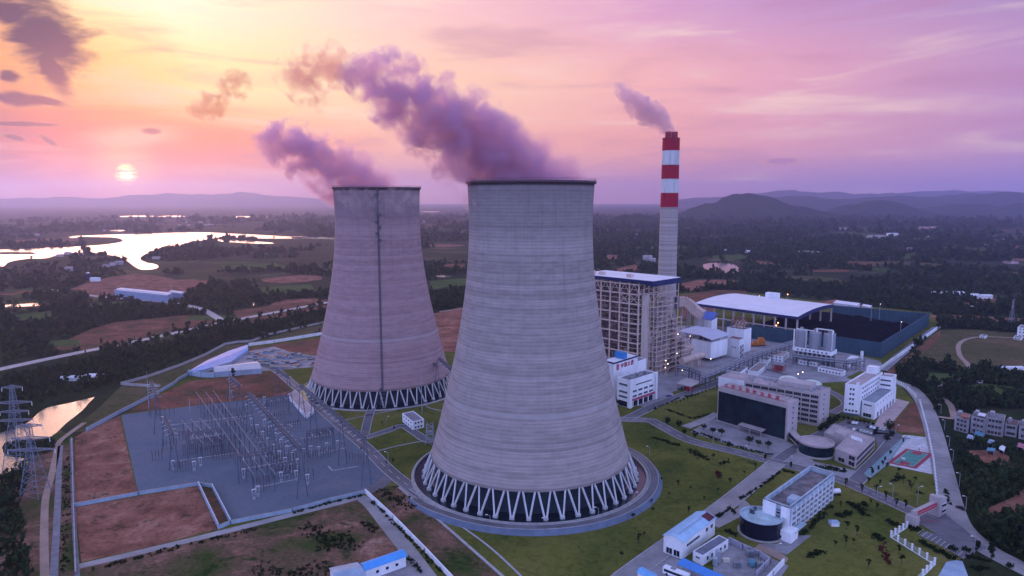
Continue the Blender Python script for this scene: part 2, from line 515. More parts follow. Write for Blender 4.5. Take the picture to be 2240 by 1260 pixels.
# ================================================================= steam plumes
def plume(name, label, pts, dens, col, seed, nscale=0.055, bias=0.0, soft=0.7, cat='steam plume', fray0=1.9, fray1=7.5):
    """Vapour that follows a chain of (px, py, distance, radius m); ragged by warped noise, thinning toward the far end."""
    W = []
    for px, py, Y, r in pts:
        z = zat((0, Y), py)
        W.append(Vector(((px - 1120) / F * (Y * CP - (z - H) * SP), Y, z, r)))
    K = []
    for a, b in zip(W, W[1:]):
        n = max(1, int(math.ceil((b - a).xyz.length / (0.5 * max(3.0, min(a.w, b.w))))))
        K += [a + (b - a) * (i / n) for i in range(n)]
    K.append(W[-1])
    o0 = W[0].xyz
    K = [Vector((q.x - o0.x, q.y - o0.y, q.z - o0.z, q.w)) for q in K]
    mb = MB(); n = 22; vs = []; fs = []
    sm = [K[0] - (K[1] - K[0]).normalized() * K[0].w * .0] + K[1:]
    rings = []
    for j, q in enumerate(sm):
        tg = (sm[min(j + 1, len(sm) - 1)] - sm[max(j - 1, 0)]).xyz.normalized()
        side = tg.cross(Vector((0, 1, 0)))
        side = side.normalized() if side.length > .1 else Vector((1, 0, 0))
        v2 = tg.cross(side).normalized()
        rings.append((q.xyz, tg, side, v2, q.w))
    p, tg, sd_, v2, r = rings[0]; rings = [(p - tg * r * .55, tg, sd_, v2, r * .75)] + rings
    p, tg, sd_, v2, r = rings[-1]; rings = rings + [(p + tg * r * .8, tg, sd_, v2, r * .7), (p + tg * r * 1.25, tg, sd_, v2, r * .25)]
    for p, tg, sd_, v2, r in rings:
        for i in range(n):
            a = 2 * math.pi * i / n
            d_ = sd_ * math.cos(a) + v2 * math.sin(a)
            dsp = 1.28 + .3 * noise.noise((p + d_ * r) * (nscale * 1.2) + Vector((seed, 0, 0)))
            vs.append(p + d_ * r * dsp + o0)
    for j in range(len(rings) - 1):
        for i in range(n):
            fs.append((j * n + i, j * n + (i + 1) % n, (j + 1) * n + (i + 1) % n, (j + 1) * n + i))
    fs += [tuple(range(n)), tuple(range((len(rings) - 1) * n, len(rings) * n))]
    mb.add(vs, fs)
    m, k, out = newmat(name + '_vapour')
    pos = k.n('ShaderNodeTexCoord').outputs['Object']
    dist = None
    for q in K:
        d_ = k.m('MULTIPLY', k.vm('DISTANCE', pos, tuple(q.xyz)), 1.0 / q.w)
        dist = d_ if dist is None else k.m('SMOOTH_MIN', dist, d_, 0.12)
    sp = k.n('ShaderNodeSeparateXYZ'); k.put(sp.inputs[0], pos)
    tt = k.m('DIVIDE', sp.outputs[0], K[-1].x)
    warp = k.n('ShaderNodeTexNoise'); k.put(warp.inputs['Vector'], pos); warp.inputs['Scale'].default_value = nscale * 0.8; warp.inputs['Detail'].default_value = 3
    wv = k.vm('MULTIPLY', k.vm('SUBTRACT', warp.outputs['Color'], (0.5, 0.5, 0.5)), (1.3 / nscale,) * 3)
    nz1 = k.noise(k.vm('ADD', k.vm('ADD', pos, wv), (seed * 7.0, 0, 0)), nscale * 1.15, 8, 0.62, 0.0)
    fray = k.rng(tt, 0.0, 0.75, fray0, fray1, smooth=False)
    val = k.m('ADD', k.m('MULTIPLY', k.m('SUBTRACT', 1.06, dist), 1.15), k.m('MULTIPLY', k.m('SUBTRACT', nz1, 0.52 + bias), fray))
    dn = k.m('MULTIPLY', k.rng(val, 0.0, soft, 0.0, 1.0), k.rng(dist, 1.26, 1.05, 0.0, 1.0))
    pv = k.n('ShaderNodeVolumePrincipled')
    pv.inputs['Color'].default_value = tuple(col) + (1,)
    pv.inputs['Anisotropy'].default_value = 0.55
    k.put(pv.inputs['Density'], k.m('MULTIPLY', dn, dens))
    k.put(out.inputs['Volume'], pv.outputs[0])
    m.cycles.volume_step_rate = 0.22
    ob = mb.build(name, m)
    for vv in ob.data.vertices:
        vv.co = vv.co - o0
    ob.location = o0
    return tag(ob, label, cat)
# ================================================================= land
EXCL = []          # plan polygons where no wild tree grows
def struct(o):
    o['kind'] = 'structure'
    return o

def zone(name, px, m, z=0.05, excl=True):
    poly = [G(*p) for p in px]
    if excl: EXCL.append([(p.x, p.y) for p in poly])
    return struct(MB().sheet(poly, z).build(name, m, recalc=False))

def strip(pts, wl, wr=None):
    wr = wl if wr is None else wr
    L, R = [], []
    for i, p in enumerate(pts):
        t = (pts[min(i + 1, len(pts) - 1)] - pts[max(i - 1, 0)])
        n = Vector((-t.y, t.x, 0)).normalized()
        L.append(p + n * wl); R.append(p - n * wr)
    return L, R

def road(name, px, width, m, z=0.15, kerb=True, line=None, world=False, smooth=True):
    pts = [Vector(p) for p in px] if world else [G(*p) for p in px]
    if smooth: pts = catmull(pts, 6)
    L, R = strip(pts, width / 2)
    poly = L + R[::-1]
    EXCL.append([(p.x, p.y) for p in poly])
    n = len(pts)
    mb = MB().add([(p.x, p.y, z) for p in L] + [(p.x, p.y, z) for p in R], [(i, n + i, n + i + 1, i + 1) for i in range(n - 1)])
    o = struct(mb.build(name, m, recalc=False))
    if kerb:
        for w0 in (width / 2, -width / 2):
            A, B = strip(pts, w0 + 0.22, -(w0 - 0.22))
            kb = MB()
            for i in range(n - 1):
                kb.hexa([(A[i].x, A[i].y, 0), (B[i].x, B[i].y, 0), (B[i + 1].x, B[i + 1].y, 0), (A[i + 1].x, A[i + 1].y, 0),
                         (A[i].x, A[i].y, z + 0.14), (B[i].x, B[i].y, z + 0.14), (B[i + 1].x, B[i + 1].y, z + 0.14), (A[i + 1].x, A[i + 1].y, z + 0.14)])
            kb.build('kerb', M_KERB, o)
    if line:
        A, B = strip(pts, 0.12)
        lb = MB()
        for i in range(0, n - 1, 1 if line == 'solid' else 2):
            lb.add([(A[i].x, A[i].y, z + .03), (B[i].x, B[i].y, z + .03), (B[i + 1].x, B[i + 1].y, z + .03), (A[i + 1].x, A[i + 1].y, z + .03)], [(0, 1, 2, 3)])
        lb.build('road_marking', M_MARK, o, recalc=False)
    return o

# --- the wide countryside: woods, clearings, fields
m, k, out = newmat('countryside')
pos = k.n('ShaderNodeNewGeometry').outputs['Position']
n1 = k.noise(pos, 0.0016, 8, 0.62, 0.8)
n2 = k.noise(pos, 0.009, 6, 0.6, 0.4)
n3 = k.noise(pos, 0.08, 4, 0.6)
c = k.ramp(n2, [(0.30, (0.012, 0.020, 0.010)), (0.48, (0.024, 0.034, 0.013)), (0.58, (0.050, 0.056, 0.022)), (0.70, (0.10, 0.078, 0.042)), (0.80, (0.17, 0.10, 0.075))])
c = k.mix(k.rng(n1, 0.42, 0.56), c, k.ramp(n2, [(0.3, (0.012, 0.020, 0.010)), (0.6, (0.022, 0.034, 0.014)), (0.75, (0.055, 0.062, 0.025))]))
vor = k.n('ShaderNodeTexVoronoi'); vor.inputs['Scale'].default_value = 0.006; k.put(vor.inputs['Vector'], pos)
c = k.mix(k.m('MULTIPLY', k.rng(k.noise(pos, 0.0035, 4), 0.60, 0.66), 0.85), c, k.ramp(k.m('FRACT', k.m('MULTIPLY', vor.outputs['Distance'], 37.0)), [(0, (0.075, 0.085, 0.030)), (0.5, (0.055, 0.072, 0.026)), (1, (0.12, 0.095, 0.05))]))
c = k.mix(0.6, c, k.ramp(n3, [(0.3, (0.4,) * 3), (0.7, (1.1,) * 3)]), 'MULTIPLY')
bsdf(k, out, c, 0.95, 0, 0.05)
gm = MB()
rad = [0, 150, 300, 600, 1200, 2500, 5000, 10000, 18000, 24500]
gm.lathe([(r, 0) for r in rad[1:]], n=64).disc((0, 0), 150, 0, 64)
struct(gm.build('ground', m, recalc=False))

m, k, out = newmat('still_water')
pos = k.n('ShaderNodeNewGeometry').outputs['Position']
b = bsdf(k, out, (0.12, 0.105, 0.11), 0.24, 0, 1.0, bump=k.noise(pos, 0.5, 3), bstr=0.04, bdist=0.02)
b.inputs['IOR'].default_value = 1.9
M_WATER = m

def water(name, px, z=0.06):
    poly = [G(*p) for p in px]
    poly = [p for p in catmull(poly + [poly[0]], 3)][:-1]
    EXCL.append([(p.x, p.y) for p in poly])
    return struct(MB().sheet(poly, z).build(name, M_WATER, recalc=False))

water('lake', [(-60, 548), (0, 546), (190, 538), (262, 530), (265, 523), (240, 519), (156, 516.5), (320, 511), (433, 508), (505, 511), (590, 515), (675, 520), (620, 522), (445, 521), (560, 528),
               (600, 532), (560, 533), (430, 526), (410, 534), (370, 541), (352, 543), (365, 550), (330, 552), (308, 562), (315, 572), (343, 579), (343, 587), (310, 590), (290, 580), (270, 566), (230, 556),
               (180, 552), (130, 557), (100, 565), (60, 566), (20, 573), (3, 585), (-60, 588)])
water('lake_arm', [(640, 517), (700, 518), (740, 520), (735, 523), (690, 522), (640, 521)])
water('river', [(208, 868), (172, 877), (140, 884), (106, 891), (84, 903), (66, 920), (36, 936), (0, 947), (-60, 960), (-60, 1046), (0, 1036), (22, 1034), (57, 1016), (57, 1004), (15, 997), (6, 985), (8, 972), (36, 962), (66, 961), (110, 956), (146, 925), (179, 899), (196, 880)])
water('pond', [(1538, 578), (1560, 575), (1600, 577), (1616, 586), (1612, 597), (1575, 595), (1542, 588)])
water('pond', [(2188, 572), (2215, 570), (2229, 573), (2226, 577), (2200, 577)])
water('pond', [(530, 664), (552, 662), (560, 665), (552, 669), (536, 668)])
water('pond', [(0, 668), (60, 664), (104, 661), (104, 667), (40, 671), (0, 671)])
water('pond', [(396, 556), (424, 554), (424, 558), (400, 559)])
water('pond', [(950, 602), (985, 602), (982, 606), (955, 606)])
water('pond', [(1565, 627), (1582, 626), (1580, 631), (1566, 631)])
water('pond', [(2010, 496), (2045, 495), (2042, 500), (2012, 500)])
for x0, x1, y in [(262, 340, 473), (348, 402, 473), (506, 560, 474), (575, 600, 475), (175, 225, 491), (150, 170, 519), (240, 280, 504), (1700, 1740, 494), (920, 960, 463)]:
    water('flooded_field', [(x0, y), (x0 + (x1 - x0) * .4, y - 1.2), (x1, y - .6), (x1 - 4, y + 1.2), (x0 + 6, y + 1.5)])

# --- open soil and fields beyond the fence
zone('soil_clearing', [(150, 634), (185, 620), (240, 606), (300, 598), (350, 604), (385, 612), (420, 611), (458, 614), (440, 628), (405, 640), (330, 660), (250, 652), (180, 645)], M_REDS)
zone('soil_clearing', [(115, 765), (150, 742), (200, 720), (250, 705), (330, 697), (400, 690), (480, 690), (480, 703), (330, 735), (190, 765)], M_BRNS)
zone('soil_clearing', [(480, 712), (560, 695), (640, 680), (716, 666), (716, 672), (640, 690), (560, 706)], M_BRNS)
zone('soil_clearing', [(510, 680), (600, 667), (650, 662), (716, 655), (716, 660), (620, 678), (520, 697)], M_BRNS)
zone('red_earth', [(1480, 622), (1530, 612), (1600, 612), (1640, 618), (1600, 628), (1500, 636)], M_REDS)
zone('red_earth', [(1340, 590), (1390, 578), (1400, 590), (1350, 600)], M_REDS)
zone('red_earth', [(2035, 690), (2100, 690), (2150, 692), (2240, 697), (2300, 700), (2300, 716), (2240, 712), (2130, 702), (2040, 698)], M_REDS)
zone('red_earth', [(1940, 634), (1975, 631), (2020, 640), (1990, 643)], M_REDS)
zone('red_earth', [(1780, 662), (1830, 655), (1860, 662), (1900, 672), (1850, 672)], M_REDS)
zone('red_earth', [(930, 690), (1010, 672), (1020, 690), (1010, 770), (955, 770), (945, 735)], M_REDS)
zone('grass_field', [(940, 615), (1030, 608), (1030, 622), (945, 632)], M_GREENF)
zone('dry_field', [(2052, 722), (2130, 720), (2300, 735), (2300, 850), (2240, 830), (2180, 815), (2110, 812), (2060, 800), (2010, 790), (2005, 760)], M_FIELD)
zone('green_field', [(2090, 848), (2150, 838), (2240, 848), (2300, 856), (2300, 878), (2240, 866), (2160, 862), (2100, 858)], M_GREENF)
zone('green_field', [(2030, 815), (2085, 818), (2100, 825), (2060, 838), (2020, 850), (2025, 830)], M_GREENF)
zone('red_earth', [(2210, 1090), (2300, 1030), (2300, 1110), (2235, 1128), (2170, 1135), (2142, 1128), (2165, 1110)], M_REDS)
zone('red_earth', [(2110, 985), (2180, 985), (2210, 1000), (2200, 1018), (2140, 1010)], M_REDS)
for px in ([(1555, 560), (1620, 556), (1640, 566), (1570, 572)], [(1840, 510), (1930, 512), (1910, 520), (1850, 518)], [(1980, 520), (2060, 522), (2050, 530), (1990, 528)], [(1480, 498), (1620, 497), (1600, 503), (1500, 503)],
           [(1385, 542), (1440, 538), (1450, 548), (1390, 550)], [(1150 + 830, 556), (2010, 553), (2000, 566), (1970, 566)], [(2060, 540), (2180, 545), (2150, 552), (2070, 548)], [(30, 690), (110, 680), (120, 700), (40, 712)], [(560, 630), (680, 622), (690, 636), (580, 648)],
           [(480, 580), (600, 575), (640, 586), (500, 592)], [(0, 640), (70, 630), (110, 640), (40, 652)]):
    zone('far_field', px, M_GREENF, 0.05, True)

M_TILE = mat('pale_tiles', (.50, .48, .50), .85, .3, .3)
rndf = random.Random(21)
for i in range(110):
    a = rndf.uniform(-.72, .72); r = math.exp(rndf.uniform(math.log(1150), math.log(5600)))
    if i % 3 == 0 and a < -.05: r = rndf.uniform(800, 1500)
    X, Y = math.sin(a) * r, math.cos(a) * r
    if inpoly(X, Y, EXCL[0]) or (Y < 900 and X > -60): continue
    w_, d_, t_ = r * rndf.uniform(.012, .045), r * rndf.uniform(.008, .05), rndf.uniform(-.5, .5)
    poly = []
    for q_ in range(9):
        th = 2 * math.pi * q_ / 9; rr_ = rndf.uniform(.65, 1.1)
        x, y = math.cos(th) * w_ * rr_, math.sin(th) * d_ * rr_
        poly.append((X + x * math.cos(t_) - y * math.sin(t_), Y + x * math.sin(t_) + y * math.cos(t_)))
    EXCL.append(poly)
    struct(MB().sheet(poly, .03 + .0004 * i).build('far_field', rndf.choice([M_GREENF, M_GREENF, M_FIELD, M_FIELD, M_BRNS, M_REDS]), recalc=False))
# --- plant grounds
zone('plant_grounds', [(170, 962), (412, 822), (545, 754), (720, 730), (960, 690), (1020, 690), (1290, 660), (1510, 640), (1640, 640), (1840, 665), (2040, 684), (2056, 715), (1990, 765), (1932, 812), (1962, 835), (2000, 880), (2030, 960),
                       (2052, 1050), (2070, 1120), (2060, 1160), (2110, 1215), (2010, 1300), (160, 1300)], M_LAWN, 0.03)
zone('gravel_yard', [(265, 908), (440, 886), (640, 864), (712, 905), (780, 962), (848, 1042), (800, 1077), (720, 1096), (640, 1118), (504, 1144), (464, 1066), (434, 1060), (303, 1081)], M_GRAV, 0.10)
zone('red_soil_plot', [(164, 957), (190, 940), (262, 909), (301, 1081), (164, 1106)], M_REDS, 0.09)
zone('red_soil_plot', [(164, 1110), (432, 1063), (477, 1157), (330, 1196), (178, 1230)], M_REDS, 0.09)
zone('red_soil_strip', [(436, 1062), (462, 1067), (503, 1144), (480, 1154)], M_BRNS, 0.09)
zone('red_soil_plot', [(330, 872), (415, 834), (470, 828), (575, 815), (612, 816), (640, 862), (440, 885), (268, 906)], M_BRNS, 0.08)
zone('red_soil_plot', [(545, 762), (720, 736), (720, 770), (690, 800), (620, 810), (575, 812), (572, 790)], M_BRNS, 0.08)
zone('storage_yard', [(545, 768), (600, 758), (640, 772), (690, 778), (705, 790), (690, 803), (575, 812), (568, 795), (510, 797)], M_PAVE, 0.12)
zone('scrub_ground', [(100, 1300), (178, 1240), (478, 1168), (640, 1130), (780, 1094), (800, 1098), (830, 1140), (900, 1225), (940, 1300)], M_SCRUB, 0.07)
zone('scrub_ground', [(806, 1080), (850, 1064), (876, 1062), (950, 1122), (1040, 1206), (1130, 1300), (1010, 1300), (880, 1158)], M_SCRUB, 0.07)
zone('wild_ground', [(-80, 1060), (60, 1005), (130, 940), (170, 960), (178, 1240), (100, 1300), (-80, 1300)], M_SCRUB, 0.04, False)

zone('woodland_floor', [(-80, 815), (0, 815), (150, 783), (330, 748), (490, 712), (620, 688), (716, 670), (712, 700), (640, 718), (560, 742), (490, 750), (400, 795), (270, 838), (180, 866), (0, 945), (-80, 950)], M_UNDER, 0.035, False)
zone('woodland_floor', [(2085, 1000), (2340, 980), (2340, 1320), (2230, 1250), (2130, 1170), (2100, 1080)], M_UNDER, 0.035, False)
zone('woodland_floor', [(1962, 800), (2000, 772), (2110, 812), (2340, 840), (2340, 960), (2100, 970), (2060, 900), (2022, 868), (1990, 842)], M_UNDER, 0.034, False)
zone('grass_bank', [(150, 945), (215, 893), (265, 845), (400, 801), (490, 757), (545, 750), (640, 724), (716, 708), (718, 728), (545, 756), (412, 820), (330, 868), (262, 906), (190, 944)], M_FIELD, 0.045)
# --- roads
M_PALER = mat('pale_gravel_road', (.46, .39, .36), .9, .2, .08)
road('dirt_road', [(-40, 818), (0, 808), (150, 776), (330, 740), (490, 705), (620, 680), (720, 661)], 12, M_PALER, 0.2, kerb=False)
road('dirt_road', [(490, 704), (470, 692), (455, 683), (430, 673), (370, 662), (300, 656), (200, 647), (110, 633)], 10, M_PALER, 0.22, kerb=False)
road('dirt_track', [(960, 682), (1010, 676), (1060, 670)], 6, M_DIRT, 0.2, kerb=False)
road('dirt_track', [(100, 1300), (97, 1220), (97, 1150), (100, 1090), (113, 1040), (122, 1000), (128, 970), (150, 950), (185, 925)], 3.2, M_DIRT, 0.2, kerb=False)
road('drain_channel', [(118, 1300), (119, 1240), (124, 1150), (128, 1060), (131, 990), (133, 975)], 2.8, mat('channel_concrete', (.19, .185, .21), .9, .3, .2), 0.2, kerb=False)
road('drain_channel', [(172, 1300), (168, 1240), (163, 1160), (160, 1090), (158, 1020), (156, 960)], 1.8, mat('channel_concrete', 0), 0.2, kerb=False)
road('gravel_path', [(172, 1240), (330, 1203), (478, 1167), (640, 1126), (740, 1101), (786, 1089), (805, 1094)], 4.6, M_CROAD, 0.18, kerb=False)
road('service_road', [(795, 1090), (815, 1108), (850, 1152), (900, 1215), (955, 1290)], 7, M_CROAD, 0.2, kerb=False)
road('main_road', [(560, 795), (600, 808), (640, 840), (690, 884), (740, 928), (800, 978), (850, 1028), (900, 1068), (950, 1102), (990, 1126)], 7.5, M_ROAD, 0.16, line='dash')
road('side_road', [(818, 880), (806, 915), (798, 950)], 5.5, M_ROAD, 0.2)
road('side_road', [(800, 958), (850, 942), (880, 932), (905, 945), (930, 962), (950, 966)], 6, M_ROAD, 0.18)
road('side_road', [(850, 1042), (835, 1060), (800, 1078)], 7, M_ROAD, 0.2, kerb=False)
road('footpath', [(735, 924), (820, 906), (921, 888), (940, 893), (985, 904)], 1.5, M_PAVE, 0.2, kerb=False)
road('footpath', [(816, 990), (870, 976), (926, 965)], 1.5, M_PAVE, 0.2, kerb=False)
road('drain_channel', [(872, 1066), (950, 1130), (1037, 1206), (1110, 1270), (1150, 1300)], 1.4, M_KERB, 0.2, kerb=False)
road('drain_channel', [(895, 1070), (1000, 1145), (1080, 1205), (1180, 1300)], 1.0, M_KERB, 0.2, kerb=False)
road('plant_road', [(1340, 915), (1370, 918), (1420, 920), (1440, 928), (1507, 963), (1607, 988), (1690, 1010), (1740, 1022), (1827, 1046), (1890, 1072), (1940, 1094), (1990, 1117), (2030, 1137)], 8.5, M_ROAD, 0.16, line='dash')
road('plant_road', [(1370, 918), (1410, 898), (1440, 884), (1500, 862), (1560, 842), (1600, 825)], 8, M_ROAD, 0.18)
road('plant_road', [(1700, 1012), (1640, 1062), (1560, 1125), (1470, 1188), (1370, 1262), (1340, 1290)], 9.5, M_CROAD, 0.2)
road('plant_road', [(1700, 1008), (1735, 985), (1765, 968), (1800, 948), (1840, 930)], 7, M_ROAD, 0.19)
road('plant_road', [(1865, 1060), (1895, 1030), (1925, 1000), (1950, 970), (1965, 950)], 8, M_ROAD, 0.19)
road('plant_road', [(1560, 1150), (1600, 1130), (1630, 1112), (1610, 1090)], 6, M_CROAD, 0.21, kerb=False)
road('plant_road', [(1500, 935), (1545, 918), (1570, 905)], 6, M_CROAD, 0.19)
road('plant_road', [(1820, 905), (1850, 880), (1790, 845), (1700, 815), (1640, 800)], 6, M_ROAD, 0.17)
road('public_road', [(1955, 834), (1990, 848), (2014, 872), (2030, 905), (2044, 950), (2056, 1000), (2068, 1050), (2080, 1100), (2100, 1150), (2150, 1196), (2210, 1230), (2290, 1270)], 10.5, M_CROAD, 0.2, kerb=False)
road('yard_road', [(1930, 810), (1965, 780), (2010, 745), (2048, 716)], 8, M_PAVE, 0.12, kerb=False)
road('dirt_track', [(2240, 740), (2190, 738), (2150, 737), (2115, 742), (2097, 755), (2100, 778), (2115, 795), (2122, 812), (2105, 826), (2075, 838), (2053, 850), (2060, 868), (2078, 885), (2085, 905), (2084, 915), (2050, 912)], 4.2, M_DIRT, 0.2, kerb=False)
zone('gate_apron', [(2000, 1140), (2045, 1118), (2068, 1125), (2100, 1150), (2160, 1200), (2120, 1212), (2060, 1175), (2025, 1155)], M_ROAD, 0.22)
zone('parking_lane', [(2022, 1162), (2060, 1172), (2125, 1212), (2108, 1224), (2060, 1196), (2010, 1172)], M_ROAD, 0.17)
zone('concrete_forecourt', [(1440, 1200), (1500, 1232), (1580, 1262), (1640, 1300), (1330, 1300), (1400, 1250)], M_PAVE, 0.12)
zone('substation_plot', [(1560, 1215), (1600, 1185), (1660, 1210), (1725, 1238), (1690, 1290), (1560, 1290)], M_PAVE, 0.14)
zone('glass_office_plaza', [(1510, 945), (1560, 915), (1720, 965), (1760, 985), (1700, 1003), (1600, 975)], M_PAVE, 0.12)
zone('canteen_plaza', [(1712, 1008), (1750, 980), (1765, 985), (1780, 1010), (1875, 1030), (1915, 1000), (1925, 1000), (1870, 1050), (1800, 1038), (1740, 1024)], M_PAVE, 0.13)
zone('parking_lot', [(1790, 950), (1850, 918), (1900, 925), (1950, 938), (1968, 950), (1925, 1000), (1915, 957), (1812, 936)], M_ROAD, 0.13)
zone('workshop_apron', [(1913, 930), (1925, 908), (1960, 872), (1990, 880), (1942, 937), (1920, 936)], M_PINK, 0.15)
zone('bare_ground', [(1945, 935), (1995, 880), (2008, 885), (2022, 950), (1965, 945)], M_BRNS, 0.08)
zone('bare_ground', [(1938, 815), (2058, 722), (2055, 742), (1985, 800), (1960, 825)], M_BRNS, 0.08)
zone('tiled_square', [(1975, 958), (1985, 952), (2026, 957), (2040, 1038), (1945, 1018)], M_TILE, 0.14)
zone('paved_walk', [(1902, 1048), (1940, 1018), (1985, 958), (1972, 960), (1890, 1036)], mat('teal_paving', (0.20, 0.30, 0.33), 0.85), 0.2)
zone('plant_yard', [(1270, 800), (1345, 882), (1380, 884), (1430, 895), (1500, 866), (1560, 846), (1600, 830), (1790, 838), (1870, 834), (1935, 806), (1925, 790), (1760, 748), (1640, 722), (1560, 712), (1480, 712), (1290, 740)], M_PAVE, 0.10)
for px in ([(1470, 858), (1540, 838), (1590, 822), (1596, 826), (1530, 852), (1478, 870)], [(1432, 880), (1468, 868), (1476, 876), (1440, 890)], [(1545, 826), (1580, 812), (1586, 816), (1552, 831)], [(1852, 826), (1880, 812), (1900, 814), (1866, 832)]):
    zone('verge_grass', px, M_LAWN, 0.14)
zone('bare_ground', [(1484, 648), (1560, 634), (1640, 636), (1600, 660), (1545, 690), (1490, 706)], M_BRNS, 0.09)
zone('dormitory_forecourt', [(1700, 1190), (1730, 1170), (1775, 1172), (1720, 1215), (1660, 1190)], M_PAVE, 0.11)
zone('brick_strip', [(1660, 1190), (1700, 1205), (1725, 1222), (1720, 1232), (1690, 1218), (1650, 1200)], M_DIRT, 0.16)
zone('grey_forecourt', [(880, 1240), (905, 1222), (940, 1260), (930, 1300), (800, 1300), (810, 1255)], M_PAVE, 0.14)
zone('terrace', [(2070, 1230), (2090, 1226), (2105, 1228), (2118, 1262), (2110, 1300), (2030, 1300)], M_PBLUE, 0.16)
zone('garden_bed', [(2110, 1228), (2150, 1230), (2180, 1245), (2200, 1300), (2120, 1300)], M_UNDER, 0.15)

# basketball court
cq = Q(G(1982, 982), G(1941, 1013), G(2004, 1026), 0.3)
cc = MB().qbox(cq, 0, cq.la, 0, cq.lc, 0.12, 0.26).build('basketball_court', mat('red_court', (0.30, 0.035, 0.06), 0.7))
tag(cc, 'green basketball court with a red border beside the tiled square', 'court')
MB().qbox(cq, 2.2, cq.la - 2.2, 2, cq.lc - 2, 0.2, 0.29).build('playing_area', mat('green_court', (0.06, 0.23, 0.19), 0.7), cc)
lm = MB()
for u0, u1, v0, v1 in ((2.4, 2.55, 2.2, cq.lc - 2.2), (cq.la - 2.55, cq.la - 2.4, 2.2, cq.lc - 2.2), (2.4, cq.la - 2.4, 2.2, 2.35), (2.4, cq.la - 2.4, cq.lc - 2.35, cq.lc - 2.2), (cq.la / 2 - .07, cq.la / 2 + .07, 2.2, cq.lc - 2.2)):
    lm.qbox(cq, u0, u1, v0, v1, .27, .30)
lm.build('court_lines', M_MARK, cc)
for u0 in (2.6, cq.la - 7.6):
    MB().qbox(cq, u0, u0 + 5, cq.lc / 2 - 2.4, cq.lc / 2 + 2.4, .27, .305).build('key_area', mat('red_court', 0), cc)
for i, u in enumerate((1.2, cq.la - 1.2)):
    p = cq.p(u, cq.lc / 2, .26)
    h = thing('basketball_hoop', ['basketball hoop at the tree-lined road end of the court', 'basketball hoop at the plaza end of the court'][1 - i], 'hoop', p)
    s = 1 if i == 0 else -1
    MB().tube(p, p + Vector((0, 0, 3.6)), .12).bar(p + Vector((0, 0, 3.5)), p + Vector((cq.a.x * s, cq.a.y * s, 3.5)), .15).build('post', M_SIGNR, h)
    bq = MB(); e = p + Vector((cq.a.x * s, cq.a.y * s, 0))
    bq.bar(e + Vector((cq.c.x * -.9, cq.c.y * -.9, 3.5)), e + Vector((cq.c.x * .9, cq.c.y * .9, 3.5)), .08, 1.1)
    bq.build('backboard', M_WHITE, h)

# painted bays by the gate
bays = MB()
for i in range(11):
    a = G(2020 + i * 9.6, 1159 + i * 5.3); b = G(2007 + i * 9.8, 1168 + i * 5.4)
    bays.bar((a.x, a.y, .25), (b.x, b.y, .25), .16, .02)
struct(bays.build('bay_markings', M_MARK))

# --- hills and far ranges
M_HILL = ground_mat('wooded_hill', [(0.0, (0.016, 0.024, 0.014)), (0.5, (0.026, 0.036, 0.018)), (0.85, (0.045, 0.05, 0.024)), (1.0, (0.10, 0.075, 0.05))], 0.004, 0.03)
def ridge(name, Y, prof, depth, seed, rough=0.10):
    """Wooded ridge: skyline (px, py) at distance Y, falling to the plain on both sides."""
    xs, zs = [], []
    for px, py in prof:
        b = (630 - py) / F
        z = H + Y * (b * CP - SP) / (CP + b * SP)
        xs.append((px - 1120) / F * (Y * CP - (z - H) * SP)); zs.append(max(0.0, z))
    n = max(50, int((xs[-1] - xs[0]) / 110)); kk = 18
    vs, fs = [], []
    for i in range(n + 1):
        x = xs[0] + (xs[-1] - xs[0]) * i / n
        zc = float(np.interp(x, xs, zs)) * (1 + .10 * noise.fractal(Vector((x / (Y * .05), seed, 9)), .7, 2.2, 4) + .10 * (abs(noise.noise(Vector((x / (Y * .016), seed, 4)))) - .25))
        for j in range(kk + 1):
            t = -1 + 2 * j / kk
            f = math.exp(-(t * 2.1) ** 2) - math.exp(-(2.1) ** 2)
            sp = noise.fractal(Vector((x / 620, t * depth / 620, seed)), 0.9, 2.1, 5)
            sh = noise.noise(Vector((x / 900, seed, 3))) * 0.25
            z = zc * f / (1 - math.exp(-2.1 ** 2)) * (1 + rough * 3 * sp * (abs(t) + .12)) - 2 + 10 * sp * f
            vs.append((x + t * depth * sh, Y + t * depth, z if abs(t) < 1 else -2))
    for i in range(n):
        for j in range(kk):
            a = i * (kk + 1) + j
            fs.append((a, a + kk + 1, a + kk + 2, a + 1))
    return struct(MB().add(vs, fs).build(name, M_HILL, smooth=True, recalc=False))

ridge('hills', 5600, [(1470, 486), (1490, 470), (1510, 458), (1545, 446), (1575, 440), (1590, 427), (1608, 419), (1640, 418), (1665, 428), (1680, 429), (1700, 439), (1730, 447), (1755, 452), (1790, 460), (1830, 470), (1880, 484)], 900, 1)
ridge('hills', 6400, [(1800, 484), (1830, 463), (1850, 451), (1868, 444), (1882, 447), (1905, 438), (1932, 436), (1950, 441), (1975, 452), (2010, 461), (2050, 470), (2100, 484)], 900, 2)
ridge('hills', 7000, [(2000, 480), (2040, 455), (2075, 450), (2105, 444), (2120, 447), (2150, 446), (2170, 452), (2205, 452), (2235, 443), (2270, 440), (2330, 446)], 1000, 3)
ridge('hills', 4300, [(1290, 500), (1320, 484), (1360, 472), (1400, 470), (1450, 480), (1500, 500)], 420, 4)
ridge('hills', 8600, [(2080, 448), (2130, 432), (2165, 424), (2205, 421), (2240, 427), (2300, 424), (2380, 432)], 1500, 5)
ridge('far_hills', 9500, [(1640, 440), (1700, 430), (1790, 431), (1870, 434), (1960, 428), (2030, 430), (2100, 424), (2180, 428), (2300, 422), (2420, 430)], 1800, 6)
ridge('far_hills', 14500, [(1480, 436), (1600, 428), (1720, 416), (1830, 420), (1900, 424), (2000, 420), (2100, 414), (2200, 420), (2400, 418)], 2000, 7)
